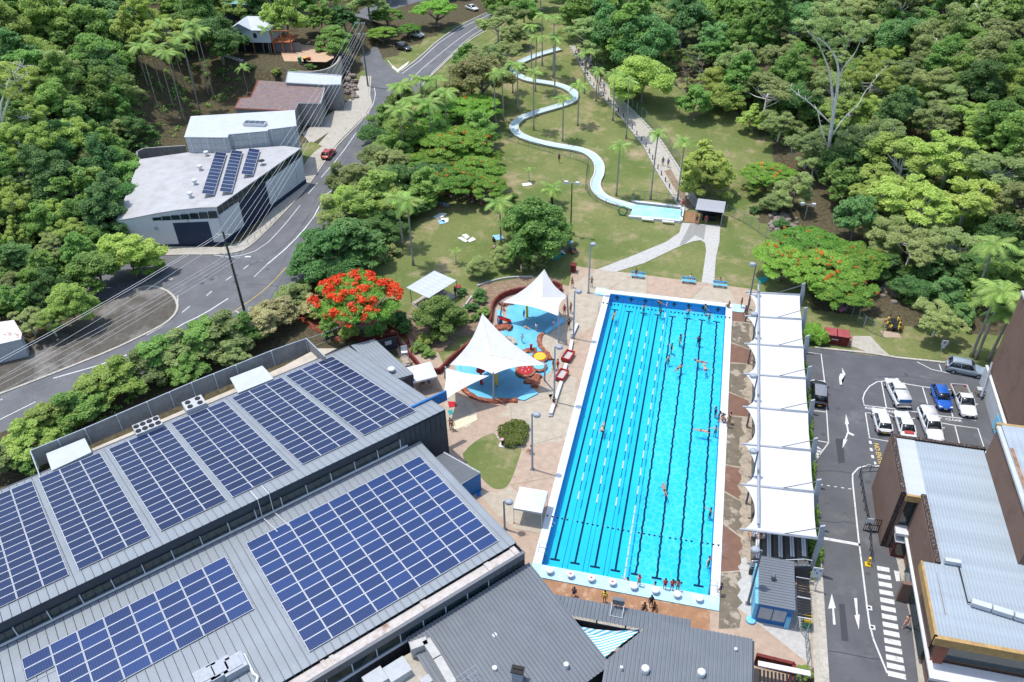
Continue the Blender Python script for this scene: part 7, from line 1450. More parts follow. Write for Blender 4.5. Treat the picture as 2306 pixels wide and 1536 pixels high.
for a in [
 (1015, 966, 'walk', 'left of two girls walking on the pale yellow deck by the hall', .5, 1, None, 'red', 'black'), (1020, 970, 'walk', 'right of two girls walking on the pale yellow deck by the hall', .5, 0, None, 'pink', 'black'),
 (1196, 1022, 'sit', 'person crouching at the foot of the light pole by the hedge', 1.2, 0, 'white', 'red', 'black'), (1288, 648, 'walk', 'child walking below the maroon bin', 0, 1, None, 'black', 'black'), (1332, 646, 'arms', 'shirtless swimmer standing right of the far light pole', 3.0, 1, None, 'black', 'brown'),
 (1271, 710, 'stand', 'child in red at the right tip of the upper sail', 0, 0, 'red', 'red', 'brown'), (1285, 705, 'stand', 'swimmer in dark shorts behind the sail post', 1, 1, None, 'black', 'black'), (1281, 742, 'walk', 'woman in black swimsuit beside the white foam tube', 3.1, 0, 'black', 'black', 'black'),
 (1246, 833, 'stand', 'left of two people in navy at the right edge of the lower splash pool', 2, 1, 'navy', 'navy', 'black'), (1256, 833, 'stand', 'right of two people beside the lower splash pool', 2.4, 0, 'red', 'black', 'brown'), (1247, 912, 'sit', 'person in black squatting next to the long white tube', 4, 0, 'black', 'black', 'black'),
 (1438, 1322, 'arms', 'shirtless swimmer standing on the coping at the fifth starting block', .2, 0, None, 'black', 'black'), (1496, 1329, 'stand', 'swimmer in red top standing between the fifth and seventh blocks', 0, 0, 'red', 'black', 'black'),
 (1512, 1331, 'stand', 'child in red shirt left of the seventh starting block', 0, 0, 'red', 'navy', 'black'), (1525, 1332, 'stand', 'child standing close behind the seventh starting block', 0, 1, None, 'black', 'black'), (1293, 1342, 'sit', 'person in navy and white at the verandah roof edge', 3, 1, 'navy', 'navy', 'black'),
 (1361, 1356, 'stand', 'lifeguard in yellow shirt by the verandah roof edge', 3, 1, 'yellow', 'red', 'black'), (1465, 1367, 'stand', 'person in black standing over two children on the wet deck', 3.4, 2, 'black', 'grey', 'black'), (1451, 1371, 'ground', 'left child sitting on the wet tan deck', 3, 2, None, 'black', 'black'), (1473, 1371, 'ground', 'right child sitting on the wet tan deck', 3.2, 2, None, 'black', 'black'),
 (1620, 1340, 'walk', 'person in navy at the near right corner of the pool', 1.3, 0, 'navy', 'navy', 'black'), (1677, 712, 'walk', 'person in maroon at the far end of the canopy', 1.5, 1, 'red', 'black', 'black'), (1685, 697, 'stand', 'boy in red shorts beside the canopy tip', 1.5, 1, None, 'red', 'black'), (1668, 694, 'stand', 'person in navy beside the far right corner of the pool', 1.5, 1, 'navy', 'black', 'brown'),
 (1026, 668, 'stand', 'person in dark clothes at the shelter corner', 2.5, 2, 'black', 'black', 'black'), (1174, 618, 'stand', 'child with a white towel behind the upper sail', 2, 0, 'white', 'white', 'blond'), (2037, 1412, 'walk', 'shirtless boy striding along the zebra crossing', 2.6, 0, None, 'pink', 'brown'),
 (1259, 367, 'stand', 'person in black standing alone on the lawn above the mesh fence', 0, 1, 'black', 'black', 'black'), (1492, 374, 'stand', 'left of two people walking down the queue walkway', 3.1, 1, 'black', 'black', 'black'), (1504, 377, 'walk', 'right of two people walking down the queue walkway', 3.1, 0, 'blue', 'navy', 'brown'),
 (1568, 505, 'stand', 'staff member in black at the hut corner', 3, 1, 'black', 'black', 'black'), (1589, 505, 'stand', 'person in blue and red standing inside the hut', 3, 1, 'red', 'blue', 'black'), (1536, 470, 'stand', 'person in red at the right end of the slide pool', 3, 0, 'red', 'red', 'brown'), (1548, 460, 'walk', 'child walking on the muddy end of the walkway', 3, 1, 'white', 'black', 'blond'), (1533, 492, 'stand', 'person in light blue beside the slide pool corner', 2, 0, 'lblue', 'lblue', 'brown')]:
    person(a[0], a[1], a[2], a[3], a[4], a[5], a[6], a[7], a[8], off=dk)
for a in [(1180, 716, 'stand', 'person with dark hair standing in the upper splash pool beside the ochre post', 1, 1, 'teal', 'teal'), (1186, 738, 'lie', 'child lying on the upper splash pool floor', 1, 0, None, 'navy'), (1208, 745, 'stand', 'small child standing right of the middle of the splash pool', 0, 0, 'white', 'lblue'), (1246, 738, 'stand', 'child at the blue step of the upper splash pool', 1, 0, 'white', 'pink'), (1176, 770, 'walk', 'adult in white shirt wading through the middle of the splash pool', 1, 1, 'white', 'black'), (1135, 698, 'ground', 'child sitting on the rocks left of the splash pool', 1, 0, None, 'red')]:
    person(a[0], a[1], a[2], a[3], a[4], a[5], a[6], a[7], 'black', z=.17, s=.8)
for k, a in enumerate([(1382, 712, 'swim', 'swimmer in the leftmost lane near the far end'), (1357, 962, 'swim', 'lap swimmer with dark cap in the second lane'), (1450, 693, 'wade', 'swimmer in the third lane near the far wall'), (1487, 684, 'wade', 'swimmer at the far wall of the fourth lane'), (1488, 702, 'wade', 'swimmer in dark top below the far wall of the fourth lane'), (1551, 702, 'wade', 'bather under the far flags in the sixth lane'), (1588, 693, 'wade', 'bather at the far wall of the seventh lane'), (1640, 696, 'sit', 'bather sitting in the far right corner step'), (1598, 712, 'wade', 'bather under the far flags in the last lane'), (1532, 764, 'wade', 'large bather in black between the fifth and sixth black lines'), (1573, 765, 'wade', 'bather in dark top on the seventh black line'), (1513, 782, 'wade', 'bather in black swimsuit, left of the open half'), (1506, 808, 'wade', 'pale bather with arms out in the open half'), (1527, 830, 'swim', 'swimmer under water in the middle of the open half'), (1579, 815, 'swim', 'upper of two swimmers close together right of centre'), (1587, 826, 'swim', 'lower of two swimmers close together right of centre'), (1612, 925, 'wade', 'upper dark bather of the group at the right wall'), (1621, 935, 'wade', 'lower dark bather of the group at the right wall'), (1612, 968, 'wade', 'lone bather below the group at the right wall'), (1580, 970, 'swim', 'faint swimmer in the last but one lane'), (1496, 1104, 'swim', 'swimmer with white cap and spread arms on the sixth black line'), (1600, 1153, 'wade', 'bather by the right wall under the near flags'), (1597, 1262, 'wade', 'bather by the right wall near the ladder'), (1413, 1310, 'wade', 'bather at the near wall left of the fifth block'), (1475, 1320, 'wade', 'dark haired bather at the near wall between blocks')]):
    person(a[0], a[1], a[2], a[3], k*1.9 if k != 1 else math.pi, (1, 0, 0, 1, 0, 0, 1)[k % 7], ('navy' if k in (4, 10, 16, 17) else 'black' if k in (9, 11) else None), 'black', ('black', 'brown', 'black')[k % 3] if k not in (20, ) else 'blond', z=wz, s=1.1 if k != 9 else 1.4, off=0.05 if a[2] == 'swim' else 0)
for k, a in enumerate([(1629, 952), (1638, 962), (1626, 945), (1642, 955)]): person(a[0], a[1], ('sit', 'stand', 'ground', 'stand')[k], ['seated child on the right coping', 'standing boy of the group on the right coping', 'child with feet in the water on the right coping', 'rightmost of the group on the right coping'][k], 1.6+k, k % 3, None, ('black', 'navy', 'red', 'black')[k], 'black', off=.12)
for k, a in enumerate([(1695, 1208, 'lblue'), (1716, 1208, 'lblue'), (1718, 1219, 'white'), (1697, 1215, 'lblue')]): person(a[0], a[1], 'sit', ['person in light blue on the left end of the lowest bench', 'person in light blue on the second bench from the left', 'person in white shirt on the bench in front', 'person with bare legs on the left end of the bench'][k], 1.57, 0, a[2], 'grey', 'blond', z=.5, off=.1)
person(1620, 642, 'sit', 'person in pink sitting on the right blue bench', 3.1, 0, 'pink', 'black', 'brown', off=.05); person(1555, 634, 'sit', 'person in white sitting on the middle blue bench', 3.1, 0, 'white', 'grey', 'brown', off=.05); person(1432, 622, 'sit', 'person in black sitting on the left blue bench', 3.1, 0, 'black', 'black', 'brown', off=.05)
wq = WQ
for k in range(20):
    c = resamp(wq, 60)[2+int(k*1.05)]; rr_ = rnd.uniform(-.7, .7); p = (c[0]+rr_, c[1]+rnd.uniform(-.3, .3)); t = thing('person', 'person queueing on the upper walkway, %s from the top' % ORD[k], 'person', (p[0], p[1], H(*p)+.07), rnd.uniform(0, 6), 'people queueing for the water slide'); t.scale = (1.05,)*3; P = POSES[rnd.choice(['stand', 'walk', 'arms'])]
    addpart('body', P['body'], SKIN[k % 3], t, objmat=True); addpart('shorts', P['shorts'], CL[['black', 'navy', 'red', 'blue'][k % 4]], t, objmat=True); addpart('hair', P['hair'], HAIR['black' if k % 3 else 'brown'], t, objmat=True)
    if k % 2: addpart('shirt', P['top'], CL[['white', 'black', 'lblue', 'pink', 'navy'][k % 5]], t, objmat=True)
# picnic group under the poinciana and rugs
pk = []
for k in range(22): a = rnd.uniform(0, 6.28); r_ = rnd.uniform(0, 1); pk.append((1072+26*r_*math.cos(a)+8*math.sin(a*3), 450+18*r_*math.sin(a)))
for k, (px_, py_) in enumerate(sorted(pk)):
    tp = ['white', 'black', 'navy', 'red', 'grey', 'white', None][(k*5) % 7]; person(px_, py_, rnd.choice(['ground', 'ground', 'stand', 'sit', 'lie']), '%s in the big picnic group, %s from the left' % ('shirtless person' if tp is None else 'person in '+tp, ORD[k]), rnd.uniform(0, 6), k % 3, tp, rnd.choice(['black', 'navy', 'grey', 'red']), rnd.choice(['black', 'brown', 'blond']), group='big picnic group on the shaded lawn')
for k, (x, y, c) in enumerate(((1008, 443, 'red'), (1016, 447, 'white'), (1000, 465, 'white'), (994, 472, 'black'), (1009, 466, 'lblue'))): person(x, y, 'ground', ['person in red left of the big picnic group', 'person in white left of the big picnic group', 'person in white on the rug under the palms side', 'person in black at the left rug edge', 'person in light blue on the shaded rug'][k], k, k % 3, c, 'black', 'brown')
for k, (x, y, c) in enumerate(((1272, 541, 'red'), (1280, 546, 'lblue'), (1284, 565, 'blue'), (1294, 566, 'navy'), (1288, 572, 'red'), (1112, 545, 'black'), (1115, 560, 'white'))): person(x, y, 'ground', ['person in red sitting right of the big lawn tree', 'person in light blue sitting right of the big lawn tree', 'person in blue on the rug near the pole foot', 'person in navy on the rug near the pole foot', 'person in red on the rug near the pole foot', 'person in black sitting left of the big lawn tree', 'person in white sitting left of the big lawn tree'][k], k*1.3, k % 3, c, 'black', 'black')
for k, (x, y) in enumerate(((1999, 727), (1996, 737), (2005, 745), (2020, 728), (2024, 738), (2022, 747))): person(x, y, 'sit', 'person in yellow shirt at the picnic table, %s' % ['top left', 'middle left', 'bottom left', 'top right', 'middle right', 'bottom right'][k], (4.7 if k < 3 else 1.57)*-1, k % 3, 'yellow', 'navy', 'black')
p = G(2011, 738, 0); t = thing('picnic_table', 'dark picnic table between the people in yellow', 'picnic table', tuple(p), 1.5); addpart('tabletop', MB().box((0, 0, .74), (2.3, .8, .06)).mesh('tabletop'), M_BLK, t)
for y in (-.8, .8): addpart('seat', MB().box((0, y, .44), (2.3, .3, .05)).mesh('seat'), M_BLK, t)
for x in (-.8, .8): addpart('leg', MB().box((x, 0, .36), (.08, .3, .72)).box((x, 0, .2), (.08, 1.6, .08)).mesh('leg'), M_BLK, t)
def rug(pts, c, label):
    P = [G(x, y) for x, y in pts]; cen = sum(P)/len(P); mb = MB(); mb.prism([tuple(p[:2]) for p in P], [H(p[0], p[1])+.01 for p in P], [H(p[0], p[1])+.07 for p in P]); single('towel', label, 'towel', mb, c, tuple(cen))
rug([(975, 489), (992, 480), (1007, 481), (1000, 488), (985, 494)], CL['white'], 'white towel on the lawn, upper of three beside the shaded group'); rug([(994, 492), (1010, 491), (1010, 499), (1004, 502), (992, 497)], CL['white'], 'white towel on the lawn next to the blue one'); rug([(986, 497), (1000, 496), (1004, 503), (990, 506)], CL['lblue'], 'light blue towel on the lawn below two white ones')
rug([(1030, 536), (1040, 534), (1054, 543), (1048, 546)], CL['white'], 'left white towel of the three in mid lawn'); rug([(1040, 530), (1050, 527), (1058, 534), (1050, 539)], CL['white'], 'top white towel of the three in mid lawn'); rug([(1052, 543), (1064, 534), (1072, 540), (1058, 546)], CL['white'], 'right white towel of the three in mid lawn')
rug([(1235, 577), (1258, 568), (1272, 573), (1248, 588)], CL['teal'], 'teal rug in the shade of the big lawn tree'); rug([(1260, 566), (1268, 563), (1274, 572), (1266, 576)], CL['white'], 'white towel overlapping the teal rug'); rug([(1268, 537), (1278, 536), (1284, 545), (1276, 549)], CL['red'], 'red rug right of the big lawn tree'); rug([(1278, 543), (1288, 542), (1290, 549), (1280, 549)], CL['lblue'], 'small light blue towel next to the red rug'); rug([(1108, 531), (1128, 528), (1136, 538), (1118, 542)], CL['lblue'], 'pale blue rug left of the big lawn tree'); rug([(985, 458), (1000, 455), (1013, 462), (1005, 467)], CL['lblue'], 'pale blue rug in front of the shaded group')
rug([(1073, 336), (1080, 333), (1086, 338), (1078, 341)], CL['white'], 'white and pink towel high on the lawn under the trees'); rug([(1887, 694), (1900, 691), (1906, 697), (1893, 704)], CL['pink'], 'pink towel on the grass behind the canopy'); rug([(1175, 414), (1196, 411), (1198, 417), (1178, 420)], CL['white'], 'pale oval mat on the upper lawn')
rug([(1072, 1102), (1081, 1102), (1083, 1117), (1075, 1119)], CL['blue'], 'blue mat on the deck beside the swimming hall roof')
rug([(1008, 905), (1024, 905), (1030, 915), (1012, 919)], CL['red'], 'red towels heaped on a table by the hall corner'); rug([(1008, 925), (1018, 924), (1022, 933), (1012, 935)], CL['teal'], 'green bag on the deck by the hall corner')
rug([(1704, 628), (1725, 622), (1732, 632), (1712, 640)], CL['teal'], 'teal rug behind the far end of the canopy')
person(955, 870, 'sit', 'left person seated under the small marquee by the hall', 2, 1, 'black', 'grey', 'black'); person(966, 868, 'sit', 'right person in blue seated under the small marquee by the hall', 4, 0, 'blue', 'red', 'brown')
# ------------------------------------------------------------------ vegetation
NR = np.random.RandomState(11)
def leafcloud(name, lobes, nleaf, size, up=0.68, seed=0, aspect=1.6, shell=0.72, droop=0.0):
    """lobes: (cx,cy,cz,rx,ry,rz); leaves on their shells"""
    R = np.random.RandomState(seed); lobes = np.array(lobes, float); wts = (lobes[:, 3]*lobes[:, 4])**1.0; wts /= wts.sum(); li = R.choice(len(lobes), nleaf, p=wts); L = lobes[li]
    d = R.normal(size=(nleaf, 3)); d[:, 2] = np.abs(d[:, 2])*np.where(R.rand(nleaf) < .8, 1, -1); d /= np.linalg.norm(d, axis=1)[:, None]
    rad = shell+(1-shell)*R.rand(nleaf)**0.6+R.normal(size=nleaf)*.14
    # break each lobe into smaller sprays
    g = np.sin(d[:, 0]*7+L[:, 0]*3)*np.sin(d[:, 1]*7+L[:, 1]*3+1)*np.sin(d[:, 2]*6+L[:, 2]*2); rad = rad*(1+.16*g)
    c = L[:, :3]+d*L[:, 3:6]*rad[:, None]
    n = d*(1-up)+np.array([0, 0, up])+R.normal(size=(nleaf, 3))*.34; n /= np.linalg.norm(n, axis=1)[:, None]
    a = np.cross(n, R.normal(size=(nleaf, 3))); a /= np.linalg.norm(a, axis=1)[:, None]; b = np.cross(n, a); s = size*(.6+.8*R.rand(nleaf))
    a = a*s[:, None]*.5*aspect; b = b*s[:, None]*.5; 
    V = np.stack([c-a*.9, c-b*.75+a*.1, c+a, c+b*.75+a*.1], 1).reshape(-1, 3); V[:, 2] -= 0
    me = bpy.data.meshes.new(name); me.vertices.add(len(V)); me.vertices.foreach_set('co', V.astype(np.float32).ravel()); me.loops.add(nleaf*4); me.loops.foreach_set('vertex_index', np.arange(nleaf*4, dtype=np.int32)); me.polygons.add(nleaf); me.polygons.foreach_set('loop_start', np.arange(0, nleaf*4, 4, dtype=np.int32)); me.polygons.foreach_set('loop_total', np.full(nleaf, 4, dtype=np.int32)); me.update(); me.validate(); return me
def crownlobes(seed, R, Hc, z0, n=22, lr=.34, flat=.8, dome=True, spread=1.0, sub_=6):
    """big lobes over a dome, each broken into small flattened sprays"""
    r = random.Random(seed); L = []
    for i in range(n):
        a = r.uniform(0, 6.283); t = math.sqrt(r.uniform(0, 1))*spread; x = R*t*math.cos(a)*.8; y = R*t*math.sin(a)*.8; zt = z0+Hc*(1-(t*.95)**2)*(.5+.5*r.random())
        q = R*lr*r.uniform(.55, 1.2)
        for k in range(sub_):
            b = r.uniform(0, 6.283); e = r.uniform(-.25, 1.0); ce = math.sqrt(1-min(1, abs(e))**2); s = q*r.uniform(.32, .62)
            L.append((x+q*ce*math.cos(b)*.85, y+q*ce*math.sin(b)*.85, zt+q*e*flat, s*1.15, s*1.15, s*r.uniform(.4, .75)))
    return L
def trunkmesh(seed, h, r0, R, zc, nb=6, bend=.5):
    r = random.Random(seed); mb = MB(); top = (r.uniform(-bend, bend), r.uniform(-bend, bend), h); mid = (top[0]*.3+r.uniform(-.2, .2), top[1]*.3, h*.55)
    mb.path([(0, 0, -1.0), (0, 0, .2), mid, top], [r0*1.35, r0, r0*.75, r0*.5], 8)
    for i in range(nb):
        a = 6.283*i/nb+r.uniform(-.4, .4); z = h*r.uniform(.5, .95); f = z/h; s = (mid[0]*(1-f)+top[0]*f, mid[1]*(1-f)+top[1]*f, z); l = R*r.uniform(.5, .85); e = (s[0]+l*math.cos(a), s[1]+l*math.sin(a), zc*r.uniform(.85, 1.1)); m_ = ((s[0]+e[0])/2, (s[1]+e[1])/2, (s[2]+e[2])/2-.1*l)
        mb.path([s, m_, e], [r0*.42, r0*.28, r0*.1], 6)
    return mb
PROTO = {}
def proto(kind, var):
    k = (kind, var)
    if k in PROTO: return PROTO[k]
    sd_ = hash(kind) % 97 if False else sum(map(ord, kind))+var*13
    if kind in ('bro', 'lime', 'olive', 'dark', 'teal', 'brown'):
        nl = {'olive': 24, 'lime': 22, 'dark': 22}.get(kind, 23); sz = {'bro': .30, 'lime': .26, 'olive': .21, 'dark': .27, 'teal': .28, 'brown': .24}[kind]; nlf = {'olive': 36000, 'lime': 28000}.get(kind, 26000)
        cr_ = leafcloud('crown', crownlobes(sd_, 5, (5.0, 4.2, 5.6, 6.4)[var], 2.4, (nl, 13, 32, 20)[var], (.33, .46, .25, .36)[var], (.95, .7, .9, 1.3)[var]), int(nlf*(.7 if var == 2 else 1)), sz*(1.35 if var == 2 else 1), seed=sd_)
        tr_ = trunkmesh(sd_, 5.0, .28, 5, 6.4, 12 if kind in ('olive', 'lime') else 7).mesh('trunk', smooth=True)
    elif kind == 'gum':
        r = random.Random(sd_); L = []; mb = MB(); top = (r.uniform(-.6, .6), r.uniform(-.6, .6), 4.6); mb.path([(0, 0, -1), (0, 0, .3), (top[0]*.3, top[1]*.3, 2.4), top], [.34, .26, .2, .13], 8)
        for i in range(17):
            a = r.uniform(0, 6.283); t = math.sqrt(r.uniform(.02, 1)); e = (4.9*t*math.cos(a), 4.9*t*math.sin(a), 6.6-1.9*t*t+r.uniform(-1.3, .7)); f = r.uniform(.45, 1); s0 = (top[0]*f, top[1]*f, 4.6*f); md_ = ((s0[0]+e[0])/2+r.uniform(-.3, .3), (s0[1]+e[1])/2+r.uniform(-.3, .3), (s0[2]+e[2])/2-.2)
            mb.path([s0, md_, e, (e[0]*1.12, e[1]*1.12, e[2]+.5)], [.1, .075, .05, .02], 5); q = r.uniform(1.0, 1.75)
            for k in range(7): b = r.uniform(0, 6.283); g = r.uniform(-.4, 1); cg = math.sqrt(1-g*g); s1 = q*r.uniform(.28, .5); L.append((e[0]+q*cg*math.cos(b)*.9, e[1]+q*cg*math.sin(b)*.9, e[2]+q*g*.55, s1*1.25, s1*1.25, s1*.6))
        cr_ = leafcloud('crown', L, 30000, .2, seed=sd_, shell=.45); tr_ = mb.mesh('trunk', smooth=True)
    elif kind == 'poin':
        r = random.Random(sd_); L = []
        for i in range(64):
            a = r.uniform(0, 6.283); t = math.sqrt(r.random()); L.append((5.2*t*math.cos(a), 5.2*t*math.sin(a), 4.2+1.5*(1-t*t)+r.uniform(-.5, .4), r.uniform(.6, 1.3), r.uniform(.6, 1.3), r.uniform(.2, .35)))
        cr_ = leafcloud('crown', L, 26000, .21, up=.6, seed=sd_, aspect=2.2); tr_ = trunkmesh(sd_, 3.0, .32, 5, 4.6, 8).mesh('trunk', smooth=True)
    elif kind == 'shrub':
        cr_ = leafcloud('crown', crownlobes(sd_, 1.0, 1.1, .3, 12, .42, .85), 6000, .12, seed=sd_); tr_ = trunkmesh(sd_, .6, .05, .8, .9, 4, .1).mesh('trunk')
    elif kind == 'hedgetree':
        cr_ = leafcloud('crown', crownlobes(sd_, 2.6, 2.9, 1.2, 20, .34, .85), 16000, .18, seed=sd_); tr_ = trunkmesh(sd_, 2.8, .12, 2.4, 3.0, 6, .3).mesh('trunk', smooth=True)
    cr_.materials.append(LEAF['bro']); tr_.materials.append(M_BARK); PROTO[k] = (cr_, tr_); return PROTO[k]
TREES = []
def tree(px, py, rpx, kind, label, hk=None, leaf=None, bark=None, base=None, group=None, sz=1.0, flow=None):
    """px,py crown centre; rpx crown radius in photo pixels"""
    Rn, Hc = {'poin': (6.3, 5.0), 'shrub': (1.15, .9), 'hedgetree': (2.9, 2.9)}.get(kind, (5.6, 5.6)); hk = 1.0 if hk is None else hk
    d = ray(px, py); t = 60.0
    while t < 430:
        P = CAM+d*t; z = t; sc = rpx*z/FPX/Rn
        if P[2]-H(P[0], P[1]) < Hc*sc*hk*sz: break
        t += .4
    if kind == 'gumL': kind, leaf, bark = 'gum', leaf or 'lime', M_BARKW
    if kind == 'gumO': kind, leaf, bark = 'gum', leaf or 'olive', M_BARKW
    var = rnd.randrange(4 if kind not in ('shrub', 'hedgetree') else 2); cr_, tr_ = proto(kind, var)
    lf = leaf or {'poin': 'poin', 'shrub': 'bro', 'hedgetree': 'bro'}.get(kind, kind)
    o = thing('tree' if kind != 'shrub' else 'shrub', label, 'tree' if kind != 'shrub' else 'shrub', (P[0], P[1], H(P[0], P[1])-.05), rnd.uniform(0, 6.28), group); o.scale = (sc*rnd.uniform(.88, 1.15), sc*rnd.uniform(.88, 1.15), sc*hk*sz)
    addpart('crown', cr_, LEAF[lf], o, objmat=True); addpart('trunk', tr_, bark or M_BARK, o, objmat=True)
    if flow:
        for fm_, cnt, fmat in flow: addpart('blossom', fm_, fmat, o, objmat=True)
    TREES.append((P[0], P[1], rpx*z/FPX, px, py, rpx)); return o
def blossommesh(seed, n, spots, kindR=5.4, size=.3, ztop=5.6, lr=.5):
    r = random.Random(seed); L = []
    for i in range(spots):
        a = r.uniform(0, 6.283); t = math.sqrt(r.random()); q = r.uniform(.5, 1.15)*lr; L.append((kindR*t*math.cos(a), kindR*t*math.sin(a), 4.55+1.55*(1-t*t)+r.uniform(-.3, .3), q, q, q*.5))
    m = leafcloud('blossom', L, n, size, up=.6, seed=seed, aspect=1.1, shell=.5); m.materials.append(M_FLOW); return m
BL1 = blossommesh(3, 160, 12, size=.2, lr=.35); BL2 = blossommesh(5, 6000, 85, size=.26, lr=.62); BL3 = blossommesh(9, 520, 22, size=.22, lr=.42)
f1 = [(BL1, 1, M_FLOW2)]; f3 = [(BL3, 1, M_FLOW2)]
